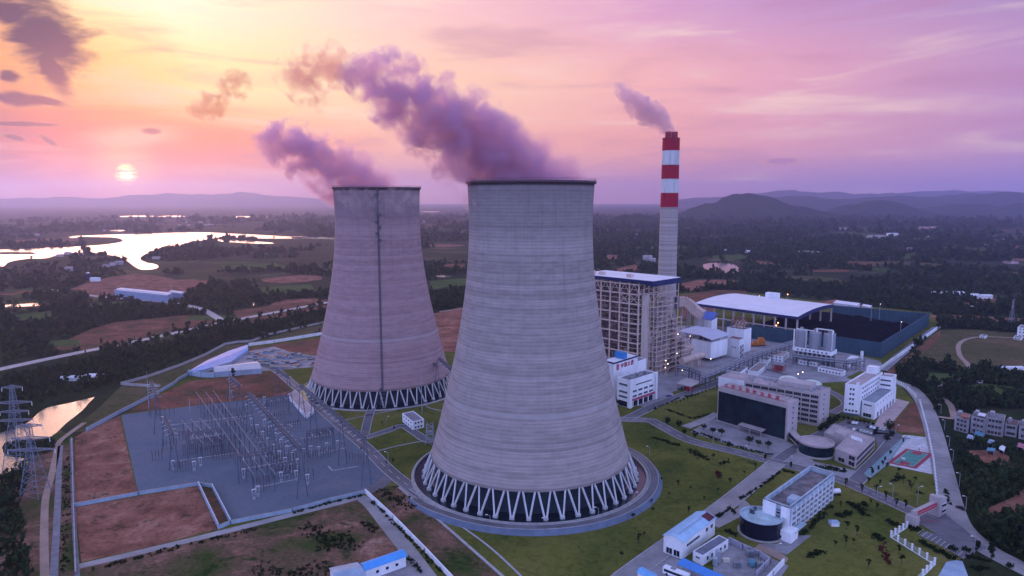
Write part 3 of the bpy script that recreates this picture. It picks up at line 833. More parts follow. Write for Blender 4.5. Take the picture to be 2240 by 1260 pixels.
ridge('far_hills', 18500, [(-200, 434), (0, 434), (80, 432), (150, 431), (230, 434), (310, 426), (370, 422), (420, 426), (480, 424), (530, 420), (580, 426), (660, 432), (740, 434), (830, 434)], 2000, 8)
ridge('hills', 3300, [(-120, 540), (0, 505), (60, 497), (120, 494), (190, 506), (262, 526)], 260, 10)
ridge('hills', 1900, [(0, 578), (40, 566), (100, 562), (170, 553), (210, 556), (270, 566), (300, 588)], 110, 11, 0.05)
ridge('hills', 2150, [(305, 575), (325, 560), (360, 552), (420, 545), (500, 545), (620, 540), (760, 545), (900, 560)], 160, 12, 0.05)
# ================================================================= cooling towers
def concrete_shell(name, warm):
    m, k, out = newmat(name)
    tc = k.n('ShaderNodeTexCoord').outputs['Object']
    s = k.n('ShaderNodeSeparateXYZ'); k.put(s.inputs[0], tc)
    z = s.outputs[2]
    a = k.m('ARCTAN2', s.outputs[1], s.outputs[0])
    cv = k.n('ShaderNodeCombineXYZ')
    k.put(cv.inputs[0], k.m('MULTIPLY', k.m('SINE', a), 2.2)); k.put(cv.inputs[1], k.m('MULTIPLY', k.m('COSINE', a), 2.2)); k.put(cv.inputs[2], k.m('MULTIPLY', z, 0.55))
    band = k.noise(cv.outputs[0], 0.9, 5, 0.65, 0.15)          # long horizontal lift bands
    cv3 = k.n('ShaderNodeCombineXYZ')
    k.put(cv3.inputs[0], k.m('MULTIPLY', k.m('SINE', a), 9.0)); k.put(cv3.inputs[1], k.m('MULTIPLY', k.m('COSINE', a), 9.0)); k.put(cv3.inputs[2], k.m('MULTIPLY', z, 2.2))
    fine = k.noise(cv3.outputs[0], 1.0, 4, 0.6)
    cv4 = k.n('ShaderNodeCombineXYZ')
    k.put(cv4.inputs[0], k.m('MULTIPLY', k.m('SINE', a), 22.0)); k.put(cv4.inputs[1], k.m('MULTIPLY', k.m('COSINE', a), 22.0)); k.put(cv4.inputs[2], k.m('MULTIPLY', z, 0.03))
    drip = k.noise(cv4.outputs[0], 1.0, 5, 0.6)                # faint vertical weathering
    lift = k.m('PINGPONG', k.m('ADD', z, k.m('MULTIPLY', fine, 0.15)), 0.85)
    joint = k.rng(lift, 0.0, 0.30, 1.0, 0.0)
    lo, hi = ((0.27, 0.215, 0.20), (0.43, 0.355, 0.335)) if not warm else ((0.29, 0.18, 0.18), (0.43, 0.285, 0.28))  # rear shell pinker: evening light and grime both put into its colour
    lid = k.m('FLOOR', k.m('DIVIDE', k.m('ADD', z, 0.85), 1.7))
    wn = k.n('ShaderNodeTexWhiteNoise', noise_dimensions='1D'); k.put(wn.inputs['W'], lid)
    cv5 = k.n('ShaderNodeCombineXYZ')
    k.put(cv5.inputs[0], k.m('MULTIPLY', k.m('SINE', a), 5.0)); k.put(cv5.inputs[1], k.m('MULTIPLY', k.m('COSINE', a), 5.0)); k.put(cv5.inputs[2], k.m('MULTIPLY', lid, 3.7))
    panel = k.noise(cv5.outputs[0], 1.0, 3, 0.6)               # one pour differs from the next
    n1 = k.noise(None, 0.11, 3); n1.node.noise_dimensions = '1D'; k.put(n1.node.inputs['W'], z)
    f = k.m('ADD', k.m('ADD', k.m('MULTIPLY', panel, 0.25), k.m('MULTIPLY', wn.outputs[0], 0.10)), k.m('ADD', k.m('MULTIPLY', n1, 0.12), k.m('MULTIPLY', band, 0.22)))
    c = k.mix(k.rng(f, 0.22, 0.46), lo, hi)
    c = k.mix(k.m('MULTIPLY', joint, k.rng(band, 0.35, 0.6, 0.30, 0.62)), c, (0.17, 0.155, 0.16))
    c = k.mix(k.m('MULTIPLY', k.rng(drip, 0.46, 0.72), k.rng(z, 60.0, 150.0, 0.14, 0.40)), c, (0.16, 0.145, 0.15))
    # darker top lifts and pale repair bands
    c = k.mix(k.m('MULTIPLY', k.rng(k.m('ADD', z, k.m('MULTIPLY', band, 16.0)), 128.0, 152.0), 0.45), c, (0.16, 0.135, 0.15))
    c = k.mix(k.m('MULTIPLY', k.rng(k.m('ABSOLUTE', k.m('SUBTRACT', z, 46.0)), 1.6, 0.3), 0.35), c, (0.50, 0.47, 0.46))
    c = k.mix(k.rng(z, 153.4, 154.4), c, (0.10, 0.065, 0.075))
    bsdf(k, out, c, 0.9, 0, 0.15, bump=k.m('MULTIPLY', joint, -1.0), bstr=0.25, bdist=0.12)
    return m

def rz_(z):
    return 31.9 * math.sqrt(1 + ((135.5 - z) / (92.0 if z < 135.5 else 95.0)) ** 2)

M_FILL = mat('dark_fill_pack', (0.016, 0.030, 0.042), 0.8, 0.5, 0.1)
M_COLM = mat('column_concrete', (0.52, 0.51, 0.52), 0.8, 0.2, 0.3)
NV = 46
def tower(c, label, warm, ladder, zoff=0.0, phase=0.0, ztop=155.0):
    c = Vector((c[0], c[1], 0))
    t = thing('cooling_tower', label, 'cooling tower', c)
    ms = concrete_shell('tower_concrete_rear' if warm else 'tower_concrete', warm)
    zb = 11.0 + zoff
    prof = []
    nz_ = 64
    for i in range(nz_ + 1):
        z = zb + (ztop - zb) * i / nz_
        prof.append((rz_(z), z))
    prof += [(rz_(ztop) + 0.9, ztop + 0.02), (rz_(ztop) + 0.9, ztop + 1.3), (rz_(ztop) - 0.7, ztop + 1.3)]
    for i in range(nz_, -1, -1):
        z = zb + (ztop - zb) * i / nz_
        prof.append((rz_(z) - 0.9, z))
    MB().lathe(prof, (c.x, c.y, 0), 144, closed=True).build('shell', ms, t, smooth=True)
    # dark rail on the rim
    rl = MB()
    R = rz_(ztop) + 0.75
    for i in range(72):
        a, b = 2 * math.pi * i / 72, 2 * math.pi * (i + 1) / 72
        p = Vector((c.x + R * math.cos(a), c.y + R * math.sin(a), ztop + 1.3)); q = Vector((c.x + R * math.cos(b), c.y + R * math.sin(b), ztop + 1.3))
        rl.bar(p, p + Vector((0, 0, 1.1)), .1)
        for h in (.55, 1.1):
            rl.bar(p + Vector((0, 0, h)), q + Vector((0, 0, h)), .09)
    rl.build('rim_rail', M_DKST, t)
    Rf, Rt = 57.3, rz_(zb) - 0.45
    zf = 0.6 + zoff * .9
    for i in range(NV):
        a = 2 * math.pi * (i + phase) / NV
        da = 2 * math.pi / NV
        mb = MB()
        for sgn in (-1, 1):
            a0, a1 = a + sgn * da * 0.07, a + sgn * da * 0.40
            mb.bar((c.x + Rf * math.cos(a0), c.y + Rf * math.sin(a0), zf), (c.x + Rt * math.cos(a1), c.y + Rt * math.sin(a1), zb + .25), 0.72, 0.72)
        ped = Q((c.x + (Rf + .8) * math.cos(a + .018), c.y + (Rf + .8) * math.sin(a + .018)), (c.x + (Rf + .8) * math.cos(a - .018), c.y + (Rf + .8) * math.sin(a - .018)),
                (c.x + (Rf - .8) * math.cos(a - .018), c.y + (Rf - .8) * math.sin(a - .018)), 1)
        mb.qbox(ped, 0, ped.la, 0, ped.lc, zf - 1.6, zf + .35)
        mb.build('support_column', M_COLM, t)
    MB().lathe([(51.0, .2), (50.2, zb + 1.6), (0.5, zb + 1.7)], (c.x, c.y, 0), 72).build('fill_pack', M_FILL, t)
    MB().lathe([(62.3, -.1), (62.3, .25 + zoff * .5), (45, .25 + zoff * .5), (45, -.1)], (c.x, c.y, 0), 96, closed=True).build('basin_water', mat('basin_water', (0.012, 0.018, 0.028), 0.1, 0.3, 0.05, spec=0.5), t)
    MB().lathe([(62.1, -.2), (62.1, .6 + zoff), (62.7, .6 + zoff), (62.75, .1 + zoff), (63.7, .1 + zoff), (63.7, -.2)], (c.x, c.y, 0), 128, closed=True).build('basin_rim', M_CONC, t)
    if ladder is not None:
        lb = MB()
        ca, sa = math.cos(ladder), math.sin(ladder)
        tg = Vector((-sa, ca, 0))
        zs = [zb + 1 + (ztop - zb) * i / 60 for i in range(61)]
        for z0, z1 in zip(zs, zs[1:]):
            p = Vector((c.x + (rz_(z0) + .5) * ca, c.y + (rz_(z0) + .5) * sa, z0)); q = Vector((c.x + (rz_(z1) + .5) * ca, c.y + (rz_(z1) + .5) * sa, z1))
            lb.bar(p - tg * .5, q - tg * .5, .28); lb.bar(p + tg * .5, q + tg * .5, .28); lb.bar(p, q, .8, .1); lb.bar(p - tg * .5, p + tg * .5, .15)
        for i, z in enumerate([zb + 1.5] + [118 + 4.6 * j for j in range(8)]):
            p = Vector((c.x + (rz_(z) + .9) * ca, c.y + (rz_(z) + .9) * sa, z)) + tg * (.9 if i % 2 else -.9)
            MB().box(p.x - 1.0, p.x + 1.0, p.y - .9, p.y + .9, z - .9, z + 1.1).build('ladder_landing', M_DKST, t)
        lb.build('ladder', M_DKST, t)
        st = MB()
        for i in range(8):
            z0, z1 = i * 1.5, (i + 1) * 1.5
            p = Vector((c.x + 59.2 * ca, c.y + 59.2 * sa, 0)); s_ = -1 if i % 2 else 1
            st.bar(p + tg * (-1.4 * s_) + Vector((0, 0, z0 + .3)), p + tg * (1.4 * s_) + Vector((0, 0, z1 + .3)), .9, .15)
        for sx_ in (-1.6, 1.6):
            st.bar(p + tg * sx_, p + tg * sx_ + Vector((0, 0, 12.6)), .2)
        st.build('stair_tower', M_DKST, t)
    return t

# centres surveyed from rim, columns and basin
def centre(px, D, z=155.0):
    cd = D * CP - (z - H) * SP
    return ((px - 1120) / F * cd, D)
TC1 = centre(1161.2, 354.5)
TC2 = centre(824.5, 527.0)
tower(TC1, 'large pale concrete cooling tower in front, without a ladder line', False, None, 1.6, 0.25)
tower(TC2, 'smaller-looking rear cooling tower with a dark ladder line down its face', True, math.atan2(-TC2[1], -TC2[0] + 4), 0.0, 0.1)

# raised ring road round the front tower
rr = MB(); kb = MB(); wl = MB()
A0, A1, NR = math.radians(-152), math.radians(52), 96
def hring(t): return 1.9 * min(1, t / .12) * min(1, (1 - t) / .15) + .15
ang = [A0 + (A1 - A0) * i / NR for i in range(NR + 1)]
hh_ = [hring(i / NR) for i in range(NR + 1)]
def rp(r, i, z): return (TC1[0] + r * math.cos(ang[i]), TC1[1] + r * math.sin(ang[i]), z)
for i in range(NR):
    j = i + 1
    rr.add([rp(63.8, i, hh_[i]), rp(68.2, i, hh_[i]), rp(68.2, j, hh_[j]), rp(63.8, j, hh_[j])], [(0, 1, 2, 3)])
    for r in (63.9, 68.1):
        kb.hexa([rp(r, i, hh_[i] - .3), rp(r + .35, i, hh_[i] - .3), rp(r + .35, j, hh_[j] - .3), rp(r, j, hh_[j] - .3), rp(r, i, hh_[i] + .22), rp(r + .35, i, hh_[i] + .22), rp(r + .35, j, hh_[j] + .22), rp(r, j, hh_[j] + .22)])
    wl.add([rp(68.5, i, hh_[i] + .1), rp(70.4, i, 0.02), rp(70.4, j, 0.02), rp(68.5, j, hh_[j] + .1)], [(0, 1, 2, 3)])
o = struct(rr.build('ring_road', M_ROAD, recalc=False))
kb.build('kerb', M_KERB, o)
wl.build('embankment', mat('blue_grey_facing', (0.12, 0.15, 0.21), 0.85, 0.25, 0.2), o, recalc=False)

# ================================================================= chimney
YC = 700.0
zc = zat((0, YC), 302)
xc = (1468.3 - 1120) / F * (YC * CP - (zc - H) * SP)
def zrow(y): return zat((0, YC), y)
ch = thing('chimney', 'tall concrete chimney with red and white bands and smoke at its top', 'chimney', (xc, YC, 0))
m, k, out = newmat('banded_chimney')
tc = k.n('ShaderNodeTexCoord').outputs['Object']
s = k.n('ShaderNodeSeparateXYZ'); k.put(s.inputs[0], tc)
mp = k.n('ShaderNodeMapping'); mp.inputs['Scale'].default_value = (1, 1, .1); k.put(mp.inputs[0], tc)
st_ = k.noise(mp.outputs[0], .35, 5)
hb = k.noise(s.outputs[2], .35, 3); nd = hb.node; nd.noise_dimensions = '1D'; k.put(nd.inputs['W'], s.outputs[2])
conc = k.mix(k.rng(hb, .35, .65), (0.30, 0.25, 0.23), (0.42, 0.355, 0.33))
conc = k.mix(k.m('MULTIPLY', k.rng(st_, .5, .75), .35), conc, (0.18, .16, .16))
wht = k.mix(k.rng(st_, .4, .75), (0.60, 0.58, 0.57), (0.42, 0.39, 0.40))
red = k.mix(k.rng(st_, .35, .7), (0.36, 0.010, 0.030), (0.27, 0.010, 0.030))
zz = s.outputs[2]
col = conc
for y0, y1, cl in ((302, 330, red), (330, 361, wht), (361, 391, red), (391, 422, wht), (422, 453, red)):
    za, zb_ = zrow(y1), zrow(y0)
    inside = k.m('MULTIPLY', k.m('GREATER_THAN', zz, za), k.m('LESS_THAN', zz, zb_ + (.5 if y0 == 302 else 0)))
    col = k.mix(inside, col, cl)
bsdf(k, out, col, .8, 0, .2)
R0, R1 = 9.6, 8.55
MB().lathe([(R0, 0), (R0 * .97 + .03 * R1, 40), ((R0 + R1) / 2, 105), (R1, zc), (R1 - .6, zc), (R1 - .6, zc - 6), (.1, zc - 6)], (xc, YC, 0), 56).build('shaft', m, ch, smooth=False)
zt = zrow(288.5)
for dx in (-3.35, 3.35):
    MB().lathe([(3.15, zc - 6), (3.15, zt), (2.8, zt), (2.8, zt - 5), (.1, zt - 5)], (xc + dx, YC - .8 * (dx < 0), 0), 28).build('flue', mat('red_paint_dark', (0.30, 0.008, 0.035), .5, .2, .3), ch)
for y in (361, 391, 302.5):
    z = zrow(y)
    MB().lathe([(R1 - .1, z - .25), (R1 + .45, z - .25), (R1 + .45, z), (R1 - .1, z)], (xc, YC, 0), 40, closed=True).build('platform', M_DKST, ch)
for i in range(8):
    a = 2 * math.pi * i / 8 + .2
    z = zrow(424 if i % 2 else 308)
    lp = MB().box(xc + (R1 + .1) * math.cos(a) - .35, xc + (R1 + .1) * math.cos(a) + .35, YC + (R1 + .1) * math.sin(a) - .35, YC + (R1 + .1) * math.sin(a) + .35, z - .4, z + .4)
    lp.build('warning_lamp', M_DKST, ch)

# ================================================================= plumes
Y1, Y2 = TC1[1], TC2[1]
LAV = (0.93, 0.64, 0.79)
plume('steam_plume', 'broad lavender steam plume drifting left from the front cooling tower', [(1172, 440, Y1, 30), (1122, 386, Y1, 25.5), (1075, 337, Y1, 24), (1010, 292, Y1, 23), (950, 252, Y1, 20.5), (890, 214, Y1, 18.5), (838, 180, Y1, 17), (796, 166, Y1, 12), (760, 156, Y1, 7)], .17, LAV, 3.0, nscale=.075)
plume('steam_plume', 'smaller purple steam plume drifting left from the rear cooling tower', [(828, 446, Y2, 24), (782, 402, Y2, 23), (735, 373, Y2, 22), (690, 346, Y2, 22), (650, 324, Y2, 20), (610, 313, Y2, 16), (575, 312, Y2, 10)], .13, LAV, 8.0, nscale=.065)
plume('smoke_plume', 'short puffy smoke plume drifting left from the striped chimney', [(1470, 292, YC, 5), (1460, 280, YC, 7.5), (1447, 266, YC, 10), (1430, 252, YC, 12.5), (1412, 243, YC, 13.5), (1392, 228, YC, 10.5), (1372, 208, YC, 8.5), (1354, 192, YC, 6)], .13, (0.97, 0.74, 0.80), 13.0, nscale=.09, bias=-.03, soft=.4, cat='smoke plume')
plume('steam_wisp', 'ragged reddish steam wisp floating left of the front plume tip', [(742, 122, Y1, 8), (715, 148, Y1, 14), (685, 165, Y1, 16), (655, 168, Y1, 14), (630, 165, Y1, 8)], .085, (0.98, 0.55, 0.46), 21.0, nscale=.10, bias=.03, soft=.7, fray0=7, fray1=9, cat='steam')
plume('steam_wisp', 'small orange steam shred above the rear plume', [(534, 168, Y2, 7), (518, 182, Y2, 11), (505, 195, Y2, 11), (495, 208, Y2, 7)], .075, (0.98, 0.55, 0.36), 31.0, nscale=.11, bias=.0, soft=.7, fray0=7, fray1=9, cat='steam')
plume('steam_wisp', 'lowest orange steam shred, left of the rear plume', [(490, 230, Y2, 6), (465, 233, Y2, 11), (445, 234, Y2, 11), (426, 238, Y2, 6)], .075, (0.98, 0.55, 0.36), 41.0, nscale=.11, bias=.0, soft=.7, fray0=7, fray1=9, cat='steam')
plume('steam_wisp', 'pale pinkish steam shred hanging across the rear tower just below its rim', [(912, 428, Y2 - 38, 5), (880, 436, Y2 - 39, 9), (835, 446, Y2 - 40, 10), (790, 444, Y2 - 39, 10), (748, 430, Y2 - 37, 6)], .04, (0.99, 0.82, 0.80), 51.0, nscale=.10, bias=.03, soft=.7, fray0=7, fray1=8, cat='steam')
# ================================================================= building kit
def wall_box(mb, q, u0, u1, v0, v1, z0, z1):
    mb.qbox(q, u0, u1, v0, v1, z0, z1)

WINM = {}
def win_mesh(w, h, frame, glass, mull=1):
    key = (round(w, 2), round(h, 2), frame.name, glass.name, mull)
    if key in WINM: return WINM[key]
    mb = MB()
    mb.box(-w / 2, w / 2, -.09, .09, -h / 2, h / 2, 0)
    for x0, x1, z0, z1 in ((-w / 2 - .1, w / 2 + .1, h / 2, h / 2 + .12), (-w / 2 - .1, w / 2 + .1, -h / 2 - .14, -h / 2)):
        mb.box(x0, x1, -.2, .2, z0, z1, 1)
    for i in range(1, mull + 1):
        x = -w / 2 + w * i / (mull + 1)
        mb.box(x - .05, x + .05, -.13, .13, -h / 2 + .002, h / 2 - .002, 1)
    o = mb.build('window', [glass, frame])
    me = o.data
    bpy.data.objects.remove(o)
    WINM[key] = me
    return me

def place(name, me, parent, p, ang):
    o = bpy.data.objects.new(name, me)
    COL.objects.link(o)
    o.parent = parent
    o.location = Vector(p) - wloc(parent)
    o.rotation_euler = (0, 0, ang)
    return o

def windows(parent, q, face, cols, zs, w, h, u0=None, u1=None, frame=None, glass=None, mull=1, skip=(), name='window', off=0.0):
    L = q.la if face in 'aA' else q.lc
    u0 = 1.5 if u0 is None else u0
    u1 = L - 1.5 if u1 is None else u1
    d = q.a if face in 'aA' else q.c
    ang = math.atan2(d.y, d.x)
    me = win_mesh(w, h, frame or M_WALLW, glass or M_GLASS, mull)
    for r, z in enumerate(zs):
        for i in range(cols):
            if (r, i) in skip: continue
            u = u0 + (u1 - u0) * (i + .5) / cols
            p = q.p(u, off, z) if face == 'a' else q.p(off, u, z) if face == 'c' else q.p(u, q.lc - off, z) if face == 'A' else q.p(q.la - off, u, z)
            place(name, me, parent, p, ang)

def building(name, label, cat, q, wall=None, roof=None, para=0.7, th=0.35, z0=0.0, group=None):
    """Walls standing up past a sunken roof slab."""
    wall = wall or M_WALLW; roof = roof or M_ROOFG
    t = thing(name, label, cat, q.mid, group)
    zr = q.z1 - para
    mb = MB()
    mb.qbox(q, 0, q.la, 0, th, z0, q.z1)
    mb.qbox(q, 0, q.la, q.lc - th, q.lc, z0, q.z1)
    mb.qbox(q, 0, th, th, q.lc - th, z0, q.z1)
    mb.qbox(q, q.la - th, q.la, th, q.lc - th, z0, q.z1)
    mb.build('wall', wall, t)
    MB().qbox(q, th, q.la - th, th, q.lc - th, zr - .3, zr).build('roof', roof, t)
    return t

def box_on(t, name, q, u0, u1, v0, v1, z0, z1, m):
    return MB().qbox(q, u0, u1, v0, v1, z0, z1).build(name, m, t)

def gable(name, label, q, rise, wall, roofm, eave=.4, arc=False, along='a'):
    """Shed: walls and a low gable (or arched) roof; the ridge runs along BA."""
    t = thing(name, label, 'building', q.mid)
    n = 8 if arc else 2
    prof = []
    for i in range(n + 1):
        s = i / n
        zz = q.z1 + (rise * (1 - (2 * s - 1) ** 2) if arc else rise * (1 - abs(2 * s - 1)))
        prof.append((s, zz))
    wl_ = MB()
    wl_.qbox(q, 0, q.la, 0, .25, 0, q.z1); wl_.qbox(q, 0, q.la, q.lc - .25, q.lc, 0, q.z1)
    for u0, u1 in ((0, .25), (q.la - .25, q.la)):
        vs = [q.p(u0, .25, 0)] + [q.p(u0, min(max(s * q.lc, .25), q.lc - .25), z - .05) for s, z in prof] + [q.p(u0, q.lc - .25, 0)]
        ws = [q.p(u1, .25, 0)] + [q.p(u1, min(max(s * q.lc, .25), q.lc - .25), z - .05) for s, z in prof] + [q.p(u1, q.lc - .25, 0)]
        k_ = len(vs)
        wl_.add(vs + ws, [tuple(range(k_)), tuple(range(k_, 2 * k_))[::-1]] + [(i, (i + 1) % k_, k_ + (i + 1) % k_, k_ + i) for i in range(k_)])
    wl_.build('wall', wall, t)
    rf = MB()
    for (s0, a), (s1, b) in zip(prof, prof[1:]):
        e0 = -eave if s0 == 0 else 0; e1 = eave if s1 == 1 else 0
        p = [q.p(-eave, s0 * q.lc + e0, a), q.p(q.la + eave, s0 * q.lc + e0, a), q.p(q.la + eave, s1 * q.lc + e1, b), q.p(-eave, s1 * q.lc + e1, b)]
        rf.hexa(p + [x + Vector((0, 0, .18)) for x in p])
    rf.build('roof', roofm, t)
    return t

TX = {}
def text_mesh(body, size, ext, m):
    key = (body, size, ext)
    if key not in TX:
        cu = bpy.data.curves.new('lettering', 'FONT')
        cu.body = body; cu.size = size; cu.extrude = ext; cu.align_x = 'CENTER'; cu.offset = size * .012
        cu.resolution_u = 3
        o = bpy.data.objects.new('lettering', cu); COL.objects.link(o)
        bpy.context.view_layer.update()
        me = bpy.data.meshes.new_from_object(o)
        bpy.data.objects.remove(o)
        me.materials.clear(); me.materials.append(m)
        TX[key] = me
    return TX[key]

def lettering(name, body, size, ext, m, parent, p, right):
    """Upright lettering at p reading along the plan direction right."""
    o = bpy.data.objects.new(name, text_mesh(body, size, ext, m))
    COL.objects.link(o); o.parent = parent
    r = Vector((right[0], right[1], 0)).normalized()
    up = Vector((0, 0, 1)); n = r.cross(up)
    M = Matrix((r, up, n)).transposed().to_4x4()
    M.translation = Vector(p) - wloc(parent)
    o.matrix_local = M
    return o

# ================================================================= boiler house
cA = crop(1280, 580, 4.5)
bc = G(1393, 822)
hB = zat(bc, 617)
bdir = (G(1296, 604 + 3, hB) - G(1393, 617, hB)); bdir.z = 0; bdir.normalize()
bright = Vector((bdir.y, -bdir.x, 0))
if bright.x < 0: bright = -bright
LB, RB = 60.0, 37.0
q = Q(bc + bdir * LB, bc, bc + bright * RB, hB)
t = thing('boiler_house', 'tall open boiler house of cream steelwork under a white roof with blue fascia', 'boiler house', q.mid)
levels = [0] + [hB - 2.5 - 8.3 * i for i in range(9, -1, -1) if hB - 2.5 - 8.3 * i > 3]
ub = [0, 9.5, 19.5, 29.5, 39.5, 49.5, LB]
vb = [0, 7.5, 14.5, 22, 29.5, RB]
cl = MB(); bm_ = MB(); br = MB(); fl = MB(); rnd = random.Random(4)
for u in ub:
    for v in vb:
        edge = u in (0, LB) or v in (0, RB)
        if edge:
            cl.bar(q.p(u, v, 0), q.p(u, v, hB - 1), 1.15 if edge else .5)
for z in levels[1:]:
    for v in (0, RB):
        bm_.bar(q.p(0, v, z), q.p(LB, v, z), .7, 1.15)
    for u in (0, LB):
        bm_.bar(q.p(u, 0, z), q.p(u, RB, z), .7, 1.15)
    if z < hB - 6:
        bm_.bar(q.p(0, 0, z + 4.1), q.p(LB * (.35 if rnd.random() < .5 else 1), 0, z + 4.1), .28, .35); bm_.bar(q.p(0, 0, z + 4.1), q.p(0, RB, z + 4.1), .28, .35)
rnd = random.Random(3)
for i, z in enumerate(levels[1:-1]):
    for j in range(len(ub) - 1):
        if rnd.random() < .5:
            fl.qbox(q, ub[j] + .3, ub[j + 1] - .3, .6, 6 + rnd.random() * 8, z - .1, z + .1)
    for j in range(len(vb) - 1):
        if rnd.random() < .55:
            fl.qbox(q, .6, 5 + rnd.random() * 5, vb[j] + .3, vb[j + 1] - .3, z - .1, z + .1)
zt_ = levels[-1]
for j in range(len(ub) - 1):
    br.bar(q.p(ub[j], 0, zt_ - 8.3), q.p((ub[j] + ub[j + 1]) / 2, 0, zt_), .38); br.bar(q.p((ub[j] + ub[j + 1]) / 2, 0, zt_), q.p(ub[j + 1], 0, zt_ - 8.3), .38)
for j in range(2):
    br.bar(q.p(ub[j], 0, zt_ - 16.6), q.p(ub[j + 1], 0, zt_ - 8.3), .4); br.bar(q.p(ub[j + 1], 0, zt_ - 16.6), q.p(ub[j], 0, zt_ - 8.3), .4)
for j in range(len(vb) - 1):
    for i in (2, 5, 7):
        br.bar(q.p(0, vb[j], levels[i]), q.p(0, vb[j + 1], levels[i + 1]), .3)
cl.build('steel_column', M_FRAME, t); bm_.build('steel_beam', M_FRAME, t); br.build('bracing', M_FRAME, t)
fl.build('floor_grating', mat('grating', (0.20, 0.16, 0.15), .8, .3, .5), t)
core = MB()
core.qbox(q, 12, LB - 4, 11, RB - 5, 6, hB - 9).qbox(q, 16, LB - 10, 14, RB - 8, hB - 9, hB - 4)
core.build('furnace', mat('dark_furnace', (.17, .115, .10), .8, .6, .25), t)
duct = MB()
for i in range(190):
    u, v = rnd.uniform(1, LB - 2), rnd.choice([rnd.uniform(1.2, 6), rnd.uniform(1.2, 9), rnd.uniform(1.2, RB)])
    if v > 10: u = rnd.uniform(1, 10)
    z = rnd.uniform(5, hB - 12)
    a = rnd.random()
    if a < .35: duct.tube(q.p(u, v, z), q.p(u, v, z + rnd.uniform(4, 14)), rnd.uniform(.25, .8))
    elif a < .7: duct.tube(q.p(u, v, z), q.p(min(LB - 1, u + rnd.uniform(4, 12)), v, z), rnd.uniform(.25, .9))
    else: duct.qbox(q, u, min(u + rnd.uniform(1.5, 4), LB - .8), v, min(v + rnd.uniform(1, 2.5), RB - .8), z, z + rnd.uniform(1.5, 4))
duct.build('pipework', mat('lagged_pipe', (0.30, 0.22, 0.19), .6, .55, .3), t)
# roof: step in the front fascia, long overhang on the right
OV = 15.0
rf = MB(); fa = MB()
zr = hB
def roofslab(u0, u1, v0, v1, z0, z1):
    p = [q.p(u0, v0, z0), q.p(u1, v0, z1), q.p(u1, v1, z1 + .6), q.p(u0, v1, z0 + .6)]
    rf.hexa([x for x in p] + [x + Vector((0, 0, .5)) for x in p])
roofslab(-OV, LB + 6, -1.5, RB + 2, zr + 1.2, zr + 1.2)
rf.build('roof', M_ROOFW, t)
fa.qbox(q, -1.0, LB + 6, -1.95, -1.55, zr - .6, zr + 2.0)
pts = [(-1.0, zr - 1.4), (-OV, zr - 2.4)]
fa.hexa([q.p(-OV, -1.95, zr - 2.4), q.p(-1.0, -1.95, zr - .6), q.p(-1.0, -1.55, zr - .6), q.p(-OV, -1.55, zr - 2.4), q.p(-OV, -1.95, zr + 2), q.p(-1.0, -1.95, zr + 2), q.p(-1.0, -1.55, zr + 2), q.p(-OV, -1.55, zr + 2)])
fa.qbox(q, -OV - .4, -OV - .02, -1.95, RB + 2, zr - 2.4, zr + 2)
fa.build('fascia', M_BLUE, t)
for u in (14, 44, 55):
    box_on(t, 'roof_vent', q, u, u + 5, 8, 12, zr + 1.6, zr + 4.6, M_FRAME)
ov = MB()
for v in (0, RB / 2, RB):
    ov.bar(q.p(-OV + .5, v, 0 if v == RB else zr - 20), q.p(-OV + .5, v, zr - .2), .5)
    ov.bar(q.p(0, v, zr - 9), q.p(-OV + .5, v, zr - .6), .35); ov.bar(q.p(0, v, zr - 9.2), q.p(-OV + .5, v, zr - 9.2), .4)
    ov.bar(q.p(0, v, zr - 20), q.p(-OV + .5, v, zr - 20), .4)
for z in (zr - 9.2, zr - 20):
    ov.bar(q.p(-OV + .5, 0, z), q.p(-OV + .5, RB, z), .4)
ov.build('canopy_bracket', M_FRAME, t)
# lift shaft in front of the right face
lf = Q(q.p(-1.0, 7.2, 0), q.p(-5.2, 2.5, 0), q.p(-5.2, 7.2, 0), zat(q.p(-5.2, 3, 0), 645))
lq = Q(q.p(-1.2, 3.0, 0), q.p(-5.4, 3.0, 0), q.p(-5.4, 8.2, 0), zat(q.p(-5.4, 3, 0), 645))
MB().qbox(lq, 0, lq.la, 0, lq.lc, 0, lq.z1).build('lift_shaft', mat('cream_cladding', (0.58, 0.48, 0.42), .7, .15, .1, streak=True), t)
# stepped scaffold-like coal-bunker and stair bays on the right
sf = MB(); sd = MB()
for (u0, u1, v0, v1, zt2) in ((-13, -6, 8.5, 30, zat(q.p(-13, 20, 0), 652)), (-13, -1, 30, 46, zat(q.p(-13, 46, 0), 692)), (-13, 6, 46, 60, zat(q.p(-10, 55, 0), 735))):
    us = [u0, (u0 + u1) / 2, u1]; n = max(2, int((v1 - v0) / 7)); vs_ = [v0 + (v1 - v0) * i / n for i in range(n + 1)]
    zz = [4.2 * i for i in range(1, int(zt2 / 4.2) + 1)]
    for u in us:
        for v in vs_:
            sf.bar(q.p(u, v, 0), q.p(u, v, zt2), .5)
    for z in zz:
        for u in (us[0], us[-1]): sf.bar(q.p(u, v0, z), q.p(u, v1, z), .36, .5)
        for v in vs_: sf.bar(q.p(u0, v, z), q.p(u1, v, z), .3, .4)
        sf.bar(q.p(u0 - .1, v0, z + 1.1), q.p(u0 - .1, v1, z + 1.1), .1)
        for j in range(n):
            if rnd.random() < .6: sd.qbox(q, u0 + .4, u1 - .4, vs_[j] + .2, vs_[j + 1] - .2, z - .08, z + .08)
            if rnd.random() < .45: sd.qbox(q, us[1], u1 - .5, vs_[j] + .8, vs_[j + 1] - .9, z, z + rnd.uniform(1, 3.4))
            if rnd.random() < .3: sf.bar(q.p(u0, vs_[j], z - 4.2), q.p(u0, vs_[j + 1], z), .25)
